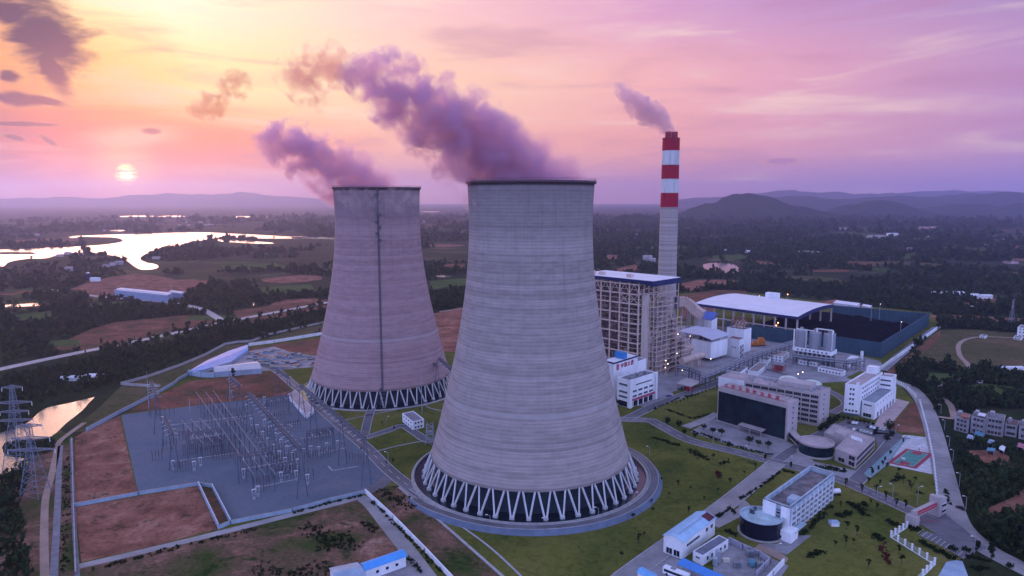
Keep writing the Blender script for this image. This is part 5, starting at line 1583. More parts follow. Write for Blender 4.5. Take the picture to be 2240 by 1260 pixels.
# link corridor to the glass office
la_, lb_ = GQ.p(-.3, GQ.lc * .4, 3.2), rc + Vector((-R * .6, R * .75, 3.2))
t = thing('link_corridor', 'raised glazed corridor between the glass office and the canteen', 'corridor', (la_ + lb_) / 2 - Vector((0, 0, 3.2)))
MB().bar(la_ + Vector((0, 0, 1.9)), lb_ + Vector((0, 0, 1.9)), 4.4, .5).bar(la_ - Vector((0, 0, 1.2)), lb_ - Vector((0, 0, 1.2)), 4.4, .5).build('deck', M_TAN, t)
MB().bar(la_ + Vector((0, 0, .35)), lb_ + Vector((0, 0, .35)), 3.9, 2.59).build('glazing', MCW, t)
ps = MB()
for f_ in (.15, .5, .85):
    p = la_ + (lb_ - la_) * f_; ps.tube((p.x, p.y, 0), (p.x, p.y, 1.8), .4)
ps.build('post', M_TAN, t)

# ================================================================= dormitory with drum
b = G(1724, 1174); z1 = zat(b, 1115)
q = Q(G(1671, 1094, z1), G(1728, 1115, z1), G(1826, 1039, z1), z1)
M_DORM = mat('pale_blue_wall', (.36, .45, .52), .7, .18, .2, streak=True)
t = building('dormitory', 'long white five-storey dormitory with a round dark-glass annexe at its end', 'dormitory', q, M_DORM, mat('stained_roof', (.20, .165, .17), .95, .55, .25), 1.5)
nb = 11
zs = [1.7 + (z1 - 2.4) / 4 * (i + .0) for i in range(4)]
me = win_mesh(1.5, 1.5, M_WHITE, M_GLASS, 1)
for r, z in enumerate(zs):
    for i in range(20):
        v = 3 + (q.lc - 5) * (i + .5) / 20
        place('window', me, t, q.p(0, v, z + .2), math.atan2(q.c.y, q.c.x))
fin = MB(); acu = MB()
for i in range(11):
    v = 2 + (q.lc - 4) * i / 10
    fin.qbox(q, -.55, 0, v - .18, v + .18, 0, z1 - .4)
for r, z in enumerate(zs):
    for i in range(10):
        v = 2 + (q.lc - 4) * (i + .5) / 10
        acu.qbox(q, -.6, -.02, v - .45, v + .45, z - 1.15, z - .55)
fin.build('fin', M_WHITE, t); acu.build('air_conditioner', M_WHITE, t)
pp = MB()
for u in (.2, q.la - .7):
    for i in range(9):
        v = 1 + (q.lc - 2) * i / 8
        pp.qbox(q, u, u + .5, v - .3, v + .3, z1 - 1.4, z1 + .9)
    pp.qbox(q, u - .1, u + .6, 0, q.lc, z1 + .9, z1 + 1.25)
pp.qbox(q, 0, q.la, -.1, .5, z1 + .9, z1 + 1.25).qbox(q, 0, q.la, q.lc - .5, q.lc + .1, z1 + .9, z1 + 1.25)
pp.build('roof_pergola', M_DORM, t)
box_on(t, 'roof_house', q, 1.2, q.la * .42, q.lc * .16, q.lc * .27, z1 - 1.4, z1 + 1.0, M_DORM)
box_on(t, 'stair_recess', q, q.la * .34, q.la * .5, -.12, .1, 1, z1 - 1.4, M_ROOFB)
windows(t, q, 'a', 1, [z1 - 3.2, z1 - 6.2], 1.5, 1.1, q.la * .38, q.la * .46, mull=0, off=-.1)
fp = MB().qbox(q, q.la * .52, q.la * 1.02, -.5, 0, 1, z1 + .4).qbox(q, -.1, q.la * .32, -.5, 0, 0, z1 + .4)
fp.build('blank_panel', M_WHITE, t)
zd = zat(G(1666, 1195), 1156)
dl, dr = G(1620.6, 1126, zd), G(1711, 1128, zd)
dc = (dl + dr) / 2; R = (dr - dl).length / 2; dc = Vector((dc.x, dc.y, 0))
MB().lathe([(R, .5), (R, zd - .2), (R - .4, zd - .2), (R - .4, .5)], dc, 80, closed=True).build('glass_drum', mat('near_black_glass', (.008, .010, .022), .16, .4, .1, spec=.25), t)
MB().lathe([(R - .35, zd - 1.0), (.1, zd - 1.0)], dc, 64).build('drum_roof', mat('pale_teal_roof', (.40, .52, .55), .8, .35, .2), t)
MB().lathe([(R - .45, zd - 1.0), (R - .45, zd + .15), (R + .2, zd + .15), (R + .2, zd - .2), (R - .3, zd - .25)], dc, 80, closed=True).build('drum_parapet', M_DORM, t)
MB().lathe([(R - .2, 0), (R + .9, 0), (R + .9, .5), (R - .2, .5)], dc, 80, closed=True).build('drum_plinth', M_CONC, t)
ru = MB()
for a, b_ in ((1642, 1122), (1652, 1116), (1648, 1124)):
    p = G(a, b_, zd - 1); ru.box(p.x - .5, p.x + .5, p.y - .4, p.y + .4, zd - 1, zd + .8)
ru.build('roof_unit', M_DKST, t)
pq = Q(q.p(3.5, -5.5, 0), q.p(-3.5, -5.5, 0), q.p(-3.5, 8, 0), 4.6)
MB().qbox(pq, 0, pq.la, 0, pq.lc * .55, 0, 4.6).build('porch', M_WHITE, t)
MB().qbox(pq, -.2, 2.2, pq.lc * .3, pq.lc * 1.2, 3.4, 3.8).build('porch_canopy', M_DORM, t)
windows(t, pq, 'a', 1, [1.6], 2.2, 1.3, pq.la * .62, pq.la * .98, mull=0)

# ================================================================= foreground workshop and yard
b = G(1493, 1225); z1 = zat(b, 1187)
q0 = Q(G(1452, 1171, z1), G(1494, 1186.5, z1), G(1564.7, 1134, z1), z1)
q = Q(q0.p(0, q0.lc, 0), q0.p(0, 0, 0), q0.p(q0.la, 0, 0), z1)
t = gable('workshop', 'white workshop with a pale blue arched roof and one dark red roof panel', q, 1.4, M_WALLW, mat('sky_blue_roof', (.34, .52, .68), .5, .16, .12), arc=True)
rp_ = MB()
m2 = mat('dark_red_panel', (.10, .012, .022), .6, .3, .4)
p = [q.p(q.la - 5.5, q.lc * .02, z1 + .45), q.p(q.la - .2, q.lc * .02, z1 + .45), q.p(q.la - .2, q.lc * .44, z1 + 1.63), q.p(q.la - 5.5, q.lc * .44, z1 + 1.63)]
rp_.hexa(p + [x + Vector((0, 0, .22)) for x in p]); rp_.build('roof_panel', m2, t)
rb = MB()
for i in range(15):
    u = 3 + i * (q.la - 10) / 14
    rb.hexa([q.p(u, .6, z1 + .42), q.p(u + .22, .6, z1 + .42), q.p(u + .22, q.lc * .42, z1 + 1.60), q.p(u, q.lc * .42, z1 + 1.60), q.p(u, .6, z1 + .56), q.p(u + .22, .6, z1 + .56), q.p(u + .22, q.lc * .42, z1 + 1.74), q.p(u, q.lc * .42, z1 + 1.74)])
rb.build('roof_rib', mat('rusty_blue', (.16, .17, .20), .8), t)
windows(t, q, 'a', 1, [z1 - 2.6], 11, 1.3, 2, q.la * .55, mull=9)
windows(t, q, 'a', 2, [z1 - 2.2], 1.9, 1.8, q.la * .66, q.la * .96, mull=1)
q5 = Q(q.p(0, q.lc, 0), q.p(0, 0, 0), q.p(q.la, 0, 0), z1)
windows(t, q5, 'a', 2, [1.9], 2.6, 2.6, 1, q5.la - 1, mull=1)
b = G(1537, 1238); z2 = zat(b, 1216)
q = Q(G(1516, 1205, z2), G(1537.5, 1216, z2), G(1593.5, 1180, z2), z2)
t = building('switch_house', 'low white switch house with a dark slate roof beside the workshop', 'building', q, M_WALLW, M_ROOFB, .2)
windows(t, q, 'c', 5, [2.2], 1.2, 1.7, 2, q.lc - 1, mull=0)
windows(t, q, 'a', 1, [2.6], 1.8, .8, .5, q.la - .5, mull=1)
# blue lean-to canopy
z3 = 4.5
q = Q(G(1480.5, 1232, z3), G(1570, 1272, z3), G(1583, 1262, z3), z3)
t = thing('lean_to', 'bright blue lean-to roof running off the bottom edge beside the workshop', 'canopy', q.mid)
p = [q.p(0, 0, z3 - .3), q.p(q.la, 0, z3 - .3), q.p(q.la, q.lc, z3 + .4), q.p(0, q.lc, z3 + .4)]
MB().hexa(p + [x + Vector((0, 0, .18)) for x in p]).build('roof', mat('strong_blue_sheet', (.055, .23, .60), .5, .12, .2), t)
ps = MB()
for i in range(5):
    for v in (.3, q.lc - .3):
        u = .5 + (q.la - 1) * i / 4
        ps.bar(q.p(u, v, 0), q.p(u, v, z3 - .2), .2)
ps.build('post', M_GREY, t)
# yard walls round the small substation
def wall_line(name, label, px, h, th, m, cope=None, group=None):
    pts = [G(*p) for p in px]
    c_ = pts[len(pts) // 2]
    t = thing(name, label, 'wall', (c_.x, c_.y, 0), group)
    mb, cb = MB(), MB()
    for a, b_ in zip(pts, pts[1:]):
        mb.bar((a.x, a.y, h / 2), (b_.x, b_.y, h / 2), th, h)
        cb.bar((a.x, a.y, h + .08), (b_.x, b_.y, h + .08), th + .2, .16)
        d_ = (b_ - a); n_ = max(1, int(d_.length / 5))
        for i in range(n_ + 1):
            p = a + d_ * (i / n_)
            mb.box(p.x - th * .8, p.x + th * .8, p.y - th * .8, p.y + th * .8, 0, h + .1)
    mb.build('wall_body', m, t); cb.build('coping', cope or m, t)
    return t
wall_line('yard_wall', 'grey yard wall curving round the small foreground substation', [(1594, 1187), (1625, 1202), (1660, 1217), (1684, 1232), (1655, 1262)], 2.4, .3, mat('lavender_wall', (.36, .35, .42), .8, .2, .3))
wall_line('boundary_wall', 'short white boundary wall at the bottom edge right of the small substation', [(1714, 1236), (1690, 1262), (1675, 1278)], 2.6, .3, M_WALLW)
for nm, lb, px, r, h, mm in (('storage_vessel', 'taller silvery vessel in the foreground yard', (1570, 1232), 1.1, 6.2, M_GALV), ('storage_vessel', 'shorter silvery vessel beside the taller one', (1564, 1238), 1.0, 4.2, M_GALV), ('storage_vessel', 'squat teal tank inside the foreground yard wall', (1645, 1238), 1.7, 3.0, mat('teal_tank', (.10, .22, .28), .5))):
    p = G(*px); t = thing(nm, lb, 'tank', p)
    MB().lathe([(r, .5), (r, h - .8), (r * .6, h - .2), (.05, h)], p, 20).build('shell', mm, t)
    lg = MB()
    for i in range(4):
        a = math.pi / 4 + i * math.pi / 2
        lg.bar((p.x + r * .8 * math.cos(a), p.y + r * .8 * math.sin(a), 0), (p.x + r * .8 * math.cos(a), p.y + r * .8 * math.sin(a), .8), .2)
    lg.tube((p.x + r, p.y - .4, .3), (p.x + r, p.y - .4, h - .6), .12).tube((p.x + r, p.y - .4, h - .6), (p.x, p.y, h - .2), .12)
    lg.build('leg_and_pipe', M_GREY, t)
p = G(1588, 1229); t = thing('control_cabinet', 'small cream cabinet on the ground by the silvery vessels', 'cabinet', p)
MB().box(p.x - 1.4, p.x + 1.4, p.y - .7, p.y + .7, .25, 1.5).build('body', mat('cream_paint', (.62, .56, .44), .6), t); MB().box(p.x - 1.6, p.x + 1.6, p.y - .9, p.y + .9, 0, .25).build('plinth', M_CONC, t)
for i, (px, py) in enumerate(((1612, 1240), (1640, 1216), (1663, 1242))):
    p = G(px, py); t = thing('transformer', ['grey finned transformer near the silvery vessels', 'grey finned transformer nearest the yard wall', 'grey finned transformer beside the squat teal tank'][i], 'transformer', p)
    MB().box(p.x - 1.5, p.x + 1.5, p.y - 1, p.y + 1, .3, 2.6).build('tank', M_GREY, t)
    fn = MB()
    for j in range(7): fn.box(p.x - 1.4 + j * .42, p.x - 1.28 + j * .42, p.y - 1.7, p.y - 1.0, .6, 2.4)
    fn.build('radiator', M_GALV, t)
    bs = MB()
    for j in (-.9, 0, .9): bs.tube((p.x + j, p.y, 2.6), (p.x + j, p.y + .3, 3.8), .14, .08)
    bs.build('bushing', M_INS, t)

# ================================================================= small houses of the plant
def small(name, label, A, B, C, base, wall=None, roof=None, cols=(0, 0), zf=.5, wh=(1.2, 1.2), cat='building', rows=1, group=None):
    q = QB(A, B, C, base)
    t = building(name, label, cat, q, wall or M_WALLW, roof or M_ROOFG, min(.5, q.z1 * .1), group=group)
    zs = [q.z1 * zf] if rows == 1 else [q.z1 * (i + .55) / rows for i in range(rows)]
    if cols[0]: windows(t, q, 'a', cols[0], zs, wh[0], wh[1], 1, q.la - 1, mull=0)
    if cols[1]: windows(t, q, 'c', cols[1], zs, wh[0], wh[1], 1, q.lc - 1, mull=0)
    return t, q
small('relay_house', 'small white two-storey relay house on the lawn between the towers', (880, 904), (903, 922.5), (927.6, 916.5), (903, 941.5), M_WHITE, M_ROOFG, (4, 3), rows=2)
small('control_house', 'low white control house with a pinkish roof at the switchyard edge', (629, 863), (669.5, 908), (687, 895), (669.5, 917), M_WHITE, M_ROOFP, (4, 1))
small('pump_house', 'white pump house with a pinkish roof beyond the clarifier domes', (1676.6, 775), (1713, 780), (1726.5, 770), (1713, 793), M_WHITE, M_ROOFP, (4, 3), rows=2)
small('pump_house', 'tiny white annexe left of the pink-roofed pump house', (1662, 785), (1680, 788), (1687, 783), (1680, 796), M_WHITE, M_ROOFG)
small('water_house', 'white shed with one slanting end behind the long office block', (1596, 811), (1618, 815.5), (1636, 803), (1618, 828), M_WHITE, M_ROOFG, (0, 3))
small('water_house', 'long white wall house right of the slanting shed', (1636, 810), (1658, 813), (1680, 795), (1658, 823), M_WHITE, mat('brown_roof', (.27, .21, .20), .9, .3, .1), (0, 5))
small('long_shed', 'long white flat shed below the silo base', (1746.5, 786.5), (1788, 793), (1798, 789), (1788, 803), M_WHITE, M_ROOFG, (5, 0))
small('long_shed', 'longest white shed, right of the clarifier domes', (1789, 803), (1843, 814), (1850, 810), (1843, 824), M_WHITE, M_ROOFG, (7, 1))
small('fuel_hut', 'small white hut beside the pale canopy near the coal yard corner', (1840, 795), (1856, 799), (1861, 796), (1856, 805), M_WHITE, M_ROOFG, (2, 0))
for i, (px, py) in enumerate(((1998, 727), (1952, 757))):
    a, b_ = G(px, py), G(px + 13, py - 3)
    small('guard_hut', ['white hut below the right wall of the coal yard, farther', 'white hut below the right wall of the coal yard, nearer'][i], (px, py - 8), (px + 10, py - 7), (px + 15, py - 10), (px + 10, py), M_WHITE, M_ROOFB)
# red steel-framed shed
q = QB((1690, 796), (1711, 799), (1718, 794), (1711, 815))
t = thing('steel_shed', 'red steel shed with a flat grey roof between the white pump houses', 'shed', q.mid)
MB().qbox(q, -1, q.la + 1, -1, q.lc + 1, q.z1 - .4, q.z1).build('roof', M_ROOFG, t)
ps = MB()
for i in range(6):
    for v in (0, q.lc): ps.bar(q.p(q.la * i / 5, v, 0), q.p(q.la * i / 5, v, q.z1 - .4), .45)
for z in (.33, .66): ps.bar(q.p(0, 0, q.z1 * z), q.p(q.la, 0, q.z1 * z), .3)
ps.build('frame', M_SIGNR, t); MB().qbox(q, .8, q.la - .8, q.lc * .5, q.lc - .8, 0, q.z1 - 1).build('machinery', M_RUST, t)
q = QB((1482, 838), (1510, 845), (1530, 834), (1510, 858))
t = thing('open_shed', 'open shed with a tan roof and red machinery at the pipe-rack foot', 'shed', q.mid)
MB().qbox(q, -1, q.la + 1, -1, q.lc + 1, q.z1 - .4, q.z1).build('roof', M_TAN, t)
ps = MB()
for u in (0, q.la / 2, q.la):
    for v in (0, q.lc): ps.bar(q.p(u, v, 0), q.p(u, v, q.z1 - .4), .5)
ps.build('post', M_GREY, t)
mm_ = MB()
for i in range(3): mm_.qbox(q, 1.5, 5, 1 + i * 4, 3.6 + i * 4, 0, 3.2)
mm_.build('machinery', M_SIGNR, t)
# clarifier domes
for i, (px, py, lb) in enumerate(((1725.5, 829, 'pale green dome of the clarifier nearer the chimney side'), (1776, 838, 'pale green dome of the clarifier nearer the laboratory'))):
    z = 7.0; a, b_ = G(px - 21, py, z), G(px + 21, py, z); r = (b_ - a).length / 2; c_ = (a + b_) / 2
    t = thing('clarifier', lb, 'clarifier', (c_.x, c_.y, 0))
    MB().lathe([(r - .4, z - .2), (r * .8, z + 1.1), (r * .45, z + 2.0), (.05, z + 2.3)], (c_.x, c_.y, 0), 40).build('dome', mat('pale_green_dome', (.58, .66, .55), .6, .12, .2), t, smooth=True)
    MB().lathe([(r, 0), (r, z), (r - .4, z), (r - .4, 0)], (c_.x, c_.y, 0), 40, closed=True).build('tank', M_CONC, t)
# slim stack, canopy and pool near the coal yard corner
p = G(1884, 797); zt2 = zat(p, 768); t = thing('steel_stack', 'slim pale steel stack near the coal yard corner', 'stack', p)
MB().lathe([(1.3, 0), (1.2, zt2), (1.0, zt2), (1.0, zt2 - 1)], p, 16).build('shaft', M_WALLW, t); MB().lathe([(1.2, zt2 * .6), (1.5, zt2 * .6), (1.5, zt2 * .6 + .4), (1.2, zt2 * .6 + .4)], p, 16, closed=True).build('band', M_GREY, t)
q = Q(G(1852, 785, 5), G(1870, 788, 5), G(1879, 780, 5), 5)
t = thing('station_canopy', 'pale canopy left of the slim stack', 'canopy', q.mid)
MB().qbox(q, 0, q.la, 0, q.lc, 4.6, 5).build('roof', M_ROOFW, t)
ps = MB()
for u in (.5, q.la - .5):
    for v in (.5, q.lc - .5): ps.bar(q.p(u, v, 0), q.p(u, v, 4.6), .4)
ps.build('post', M_GREY, t)
p = G(1876, 800); t = thing('round_tank', 'low dome-topped tank at the foot of the slim stack', 'tank', p)
MB().lathe([(3.6, 0), (3.6, 2.6), (2.4, 3.6), (.05, 4.0)], p, 24).build('shell', M_CONC, t); MB().box(p.x - .4, p.x + .4, p.y - .4, p.y + .4, 3.9, 4.5).build('hatch', M_GREY, t)
# orange machines
for i, (px, py) in enumerate(((1650, 757), (1665, 756))):
    p = G(px, py); t = thing('bulldozer', ['lower orange bulldozer by the coal yard wall', 'tall boxy orange coal machine by the coal yard wall'][i], 'bulldozer', p)
    h = (2.6, 5.6)[i]
    MB().box(p.x - 3.4, p.x + 3.4, p.y - 2, p.y + 2, .9, .9 + h).build('body', M_ORANGE, t)
    MB().box(p.x - (.6, 3.2)[i], p.x + 1.8, p.y - 1.5, p.y + 1.5, .9 + h, 2.8 + h).build('cab', M_ORANGE, t)
    tk = MB()
    for s_ in (-1, 1): tk.box(p.x - 3.6, p.x + 3.6, p.y + s_ * 2 - .5, p.y + s_ * 2 + .5, 0, 1.1)
    tk.build('track', M_TIRE, t); MB().box(p.x - 4.4, p.x - 4.0, p.y - 2.6, p.y + 2.6, .2, 2.0).build('blade', M_ORANGE, t)

# ================================================================= storage hall and tents by the switchyard
z = 5.0
def hall(name, label, px, z0, rise, m_, mw):
    """Long low roof between a front and a back eave line."""
    f_, r_ = px
    F_ = [G(x, y, z0) for x, y in f_]; B_ = [G(x, y, z0) for x, y in r_]
    t = thing(name, label, 'hall', Vector((F_[0].x, F_[0].y, 0)))
    rf, wl_ = MB(), MB()
    up = Vector((0, 0, 1))
    for i in range(len(F_) - 1):
        a, b_, c_, d_ = F_[i], F_[i + 1], B_[i + 1], B_[i]
        m0, m1 = (a + d_) / 2 + up * rise, (b_ + c_) / 2 + up * rise
        for p in ([a, b_, m1, m0], [m0, m1, c_, d_]):
            rf.hexa([x for x in p] + [x + up * .2 for x in p])
        for s, e in ((a, b_), (d_, c_)):
            wl_.bar((s.x, s.y, z0 / 2), (e.x, e.y, z0 / 2), .25, z0)
    for a, d_ in ((F_[0], B_[0]), (F_[-1], B_[-1])):
        m0 = (a + d_) / 2 + up * (rise - .1)
        wl_.add([(a.x, a.y, 0), (d_.x, d_.y, 0), (d_.x, d_.y, z0), tuple(m0), (a.x, a.y, z0)], [(0, 1, 2, 3, 4)])
    rf.build('roof', m_, t); wl_.build('wall', mw, t)
    return t
hall('storage_hall', 'long low blue-roofed storage hall pointing toward the pond', ([(416, 816), (455, 806), (505, 792), (543, 766)], [(412, 813), (450, 790), (500, 768), (542, 754)]), 2.6, .9, mat('tarp_blue', (.15, .29, .60), .55, .2, .06), M_PBLUE)
hall('storage_hall', 'white barrel-roofed shed in front of the blue storage hall', ([(470, 814), (573, 806)], [(466, 803), (562, 791)]), 4.5, 2.0, mat('dull_white_roof', (.52, .49, .52), .6, .15, .08), M_PBLUE)
wall_line('hoarding', 'pale blue hoarding curving in front of the white barrel-roofed shed', [(412, 820), (440, 825.5), (470, 826), (520, 820), (573, 812)], 4.2, .25, M_PBLUE)

# perimeter walls
wall_line('perimeter_wall', 'long pale perimeter wall running from the pond side to the blue storage hall', [(190, 944), (260, 906), (330, 870), (380, 842), (392, 832), (412, 821)], 2.4, .4, M_PBLUE, M_CONC)
wall_line('perimeter_wall', 'pale perimeter wall behind the storage yard, ending at the rear tower', [(545, 757), (600, 750), (660, 740), (726, 729)], 3.0, .5, M_WALLW)
wall_line('perimeter_wall', 'straight pale perimeter wall along the coal yard road', [(1925, 811), (1990, 764), (2056, 716)], 3.2, .6, M_WALLW)
wall_line('outer_fence', 'thin pale outer fence line snaking below the dirt road', [(265, 842), (330, 824), (400, 799), (450, 778), (492, 755), (520, 750), (550, 748), (590, 733), (640, 722), (712, 706)], 2.2, .3, M_CONC)
wall_line('outer_fence', 'thin pale fence stub angling back toward the pale perimeter wall', [(265, 842), (300, 845), (350, 847)], 2.0, .25, M_CONC)
wall_line('switchyard_wall', 'blue-white switchyard wall between the two red soil plots', [(164, 1109), (303, 1083), (433, 1062), (464, 1067)], 1.8, .3, M_PBLUE, M_CONC)
wall_line('switchyard_wall', 'long pale switchyard wall along the front of the gravel yard', [(478, 1158), (504, 1147), (640, 1120), (720, 1098), (800, 1079)], 1.8, .3, M_PBLUE, M_CONC)
wall_line('switchyard_wall', 'slanting wall on the left of the narrow brown strip', [(434, 1063), (478, 1157)], 2.4, .35, M_PBLUE)
wall_line('switchyard_wall', 'slanting wall on the right of the narrow brown strip', [(464, 1068), (504, 1146)], 2.4, .35, M_PBLUE)
wall_line('service_wall', 'pale wall running beside the service road to the bottom edge', [(799, 1079), (860, 1136), (930, 1208), (990, 1272)], 2.2, .35, M_WALLW)
wall_line('service_wall', 'slim dark wall along the drain channel at the left edge of the red plots', [(166, 1258), (164, 1200), (161, 1110), (159, 1030), (157, 962)], 1.3, .25, mat('channel_concrete', 0), M_CONC)
# foreground blue-roofed buildings
b = G(799, 1256); zz = zat(b, 1245)
q = Q(G(789, 1234, 4.5), G(799, 1248, 4.5), G(888, 1217, 4.5), 4.5)
q = Q(q.p(0, q.lc, 0), q.p(0, 0, 0), q.p(q.la * 1.0, 0, 0), 4.5)
t = gable('portable_building', 'bright blue gabled building at the bottom edge with three small windows', q, 1.3, M_WALLW, mat('vivid_blue_roof', (.08, .34, .74), .5, .12, .2))
windows(t, q, 'a', 3, [2.4], 1.2, 1.2, 3, q.la - 2, mull=0)
q = Q(G(722, 1244, 5), G(740, 1275, 5), G(800, 1262, 5), 5)
q = Q(q.p(0, q.lc, 0), q.p(0, 0, 0), q.p(q.la, 0, 0), 5)
gable('portable_building', 'pale blue gabled building at the bottom edge beside the bright blue one', q, 1.2, M_WALLW, M_PBLUE)
q = Q(G(1395, 1252, 4), G(1425, 1268, 4), G(1436, 1258, 4), 4)
gable('portable_building', 'small blue roof at the bottom edge left of the white bus', q, .8, M_WALLW, M_LBLUE)

# warehouse in the soil clearing
z = 11
q = Q(G(250, 634, z), G(366, 646, z), G(378, 640, z), z)
t = building('warehouse', 'long blue-grey warehouse in the pink soil clearing near the lake', 'warehouse', q, mat('warehouse_blue', (.24, .30, .42), .7), mat('warehouse_roof', (.42, .46, .55), .6), .2)
MB().qbox(q, 0, q.la, q.lc * .45, q.lc * .55, q.z1, q.z1 + .8).build('ridge_vent', M_ROOFW, t)
q2 = Q(G(368, 638, 8), G(398, 642, 8), G(404, 638, 8), 8)
t = building('warehouse', 'short pale warehouse at the right end of the long blue-grey one', 'warehouse', q2, mat('warehouse_blue', 0), mat('warehouse_roof', 0), .2)
# ================================================================= switchyard
cS = crop(240, 720, 1890 / 660)
def lattice(mb, a, b, w, n, leg=.16, br=.09):
    """Square lattice member from a to b, width w (tapering to w1)."""
    w0, w1 = w if isinstance(w, tuple) else (w, w)
    a, b = Vector(a), Vector(b)
    d_ = (b - a).normalized()
    up = Vector((0, 0, 1)) if abs(d_.z) < .9 else Vector((1, 0, 0))
    x = d_.cross(up).normalized(); y = x.cross(d_)
    def ring(f_):
        c_ = a + (b - a) * f_; s = (w0 + (w1 - w0) * f_) / 2
        return [c_ + x * s + y * s, c_ - x * s + y * s, c_ - x * s - y * s, c_ + x * s - y * s]
    R = [ring(i / n) for i in range(n + 1)]
    for j in range(4):
        mb.bar(R[0][j], R[-1][j], leg)
        for i in range(n):
            mb.bar(R[i][j], R[i + 1][(j + 1) % 4], br)
            if i % 2: mb.bar(R[i][j], R[i][(j + 1) % 4], br)

def gantry(label, tops, h, px_is_top=True, w=1.6, spike=0):
    """Portal: A-frame legs joined by a lattice beam at height h."""
    P = [G(x, y, h) for x, y in tops]
    t = thing('gantry', label, 'gantry', ((P[0].x + P[-1].x) / 2, (P[0].y + P[-1].y) / 2, 0), 'switchyard gantries')
    d_ = (P[-1] - P[0]); d_.z = 0; d_.normalize(); n_ = Vector((-d_.y, d_.x, 0))
    bm_ = MB()
    lattice(bm_, P[0], P[-1], w, max(4, int((P[-1] - P[0]).length / 1.7)), .24, .13)
    bm_.build('beam', M_GANT, t)
    for p in P:
        lg = MB()
        for s_ in (-1, 1):
            lg.tube((p.x + n_.x * s_ * 2.6, p.y + n_.y * s_ * 2.6, 0), (p.x + n_.x * s_ * .3, p.y + n_.y * s_ * .3, h + .4), .26, .20, 6)
        lg.bar((p.x + n_.x * -1.4, p.y + n_.y * -1.4, h * .5), (p.x + n_.x * 1.4, p.y + n_.y * 1.4, h * .5), .2)
        if spike: lg.tube((p.x, p.y, h), (p.x, p.y, h + spike), .14, .05, 6)
        lg.build('leg', M_GANT, t)
    st = MB()
    k_ = max(3, int((P[-1] - P[0]).length / 7))
    for i in range(k_):
        c_ = P[0] + (P[-1] - P[0]) * ((i + .5) / k_)
        for s_ in (-1, 1):
            e = c_ + n_ * s_ * 3.2 + Vector((0, 0, -1.2))
            st.tube(c_ + n_ * s_ * .8 + Vector((0, 0, -.6)), e, .09, .09, 5)
    st.build('insulator_string', M_WALLW, t)
    return t
gantry('longest switchyard gantry slanting across the middle of the gravel yard', [cS(870, 402), cS(1010, 555), cS(1195, 755)], 25, spike=5)
gantry('switchyard gantry along the main road below the rear tower', [cS(1196, 352), cS(1270, 430), cS(1450, 580), cS(1600, 690)], 25, spike=3)
gantry('short gantry at the far end of the switchyard near the storage yard', [cS(1045, 252), cS(1118, 300)], 22, spike=2)
gantry('short gantry on the left of the gravel yard with drooping strings', [cS(345, 556), cS(392, 660)], 20, spike=2)
gantry('far left gantry straddling the pale perimeter wall', [cS(258, 330), cS(292, 425)], 24, spike=3)
gantry('gantry with arms on the brown soil in front of the white shed', [cS(752, 298), cS(810, 352)], 18, spike=4)
gantry('cross gantry over the dense post rows at the left middle', [cS(480, 660), cS(700, 628)], 14)
gantry('cross gantry in front of the three long busbars', [cS(800, 800), cS(1010, 768)], 14)
gantry('cross gantry right of the long gantry near the main road', [cS(1235, 650), cS(1400, 622)], 14)
gantry('cross gantry at the back of the yard below the control house', [cS(985, 440), cS(1120, 418)], 14)
gantry('double gantry standing against the rear tower skirt', [(921, 785), (956, 800)], 24, spike=5)
gantry('lower gantry crossing toward the gap between the towers', [(956, 780), (992, 812)], 26, spike=3)
p = cS(245, 262)
for i, (tp, ft, lb) in enumerate((((325.5, 811), (327, 905), 'lone slim mast at the left of the switchyard'), ((502, 797), (504, 882), 'lone slim mast at the back of the switchyard by the white shed'), ((415, 868), (416, 905), 'short slim mast between the two lone masts'), ((921, 765), (923, 905), 'slim mast in front of the rear tower skirt'))):
    g_ = G(*ft); h = zat(g_, tp[1])
    t = thing('lightning_mast', lb, 'mast', g_)
    MB().tube(g_, g_ + Vector((0, 0, h * .75)), .32, .2, 8).build('pole', M_GALV, t)
    MB().tube(g_ + Vector((0, 0, h * .75)), g_ + Vector((0, 0, h)), .14, .04, 6).build('spike', M_GALV, t)

# insulator posts: one of each kind, then copies
def proto_post(h, lab, grp):
    t = thing('insulator_post', lab, 'insulator', (0, 0, -500), grp)
    o3 = Vector((0, 0, -500))
    MB().tube(o3, o3 + Vector((0, 0, h * .45)), .13, .12, 5).build('steel_leg', M_GANT, t)
    i_ = MB(); n = 7
    for j in range(n):
        z = h * .45 + h * .5 * j / n
        i_.tube(o3 + Vector((0, 0, z)), o3 + Vector((0, 0, z + h * .5 / n)), .24, .15, 6)
    i_.build('insulator', M_INS, t)
    MB().tube(o3 + Vector((0, 0, h * .95)), o3 + Vector((0, 0, h)), .18, .18, 6).build('cap', M_GANT, t)
    return t
def proto_breaker(h, lab, grp):
    o3 = Vector((0, 0, -500))
    t = thing('circuit_breaker', lab, 'circuit breaker', o3, grp)
    MB().box(-.7, .7, -.35, .35, -500, -500 + 1.6).bar((-.5, 0, -498.4), (-.5, 0, -497), .2).bar((.5, 0, -498.4), (.5, 0, -497), .2).build('stand', M_GALV, t)
    i_ = MB()
    for s_ in (-.5, .5): i_.tube((s_, 0, -497), (s_ * 1.6, 0, -500 + h), .24, .2, 8)
    i_.build('insulator', mat('white_porcelain', (.42, .40, .42), .4), t)
    MB().tube((-1.0, 0, -500 + h), (1.0, 0, -500 + h), .22, .22, 8).build('tank', M_WALLW, t)
    return t
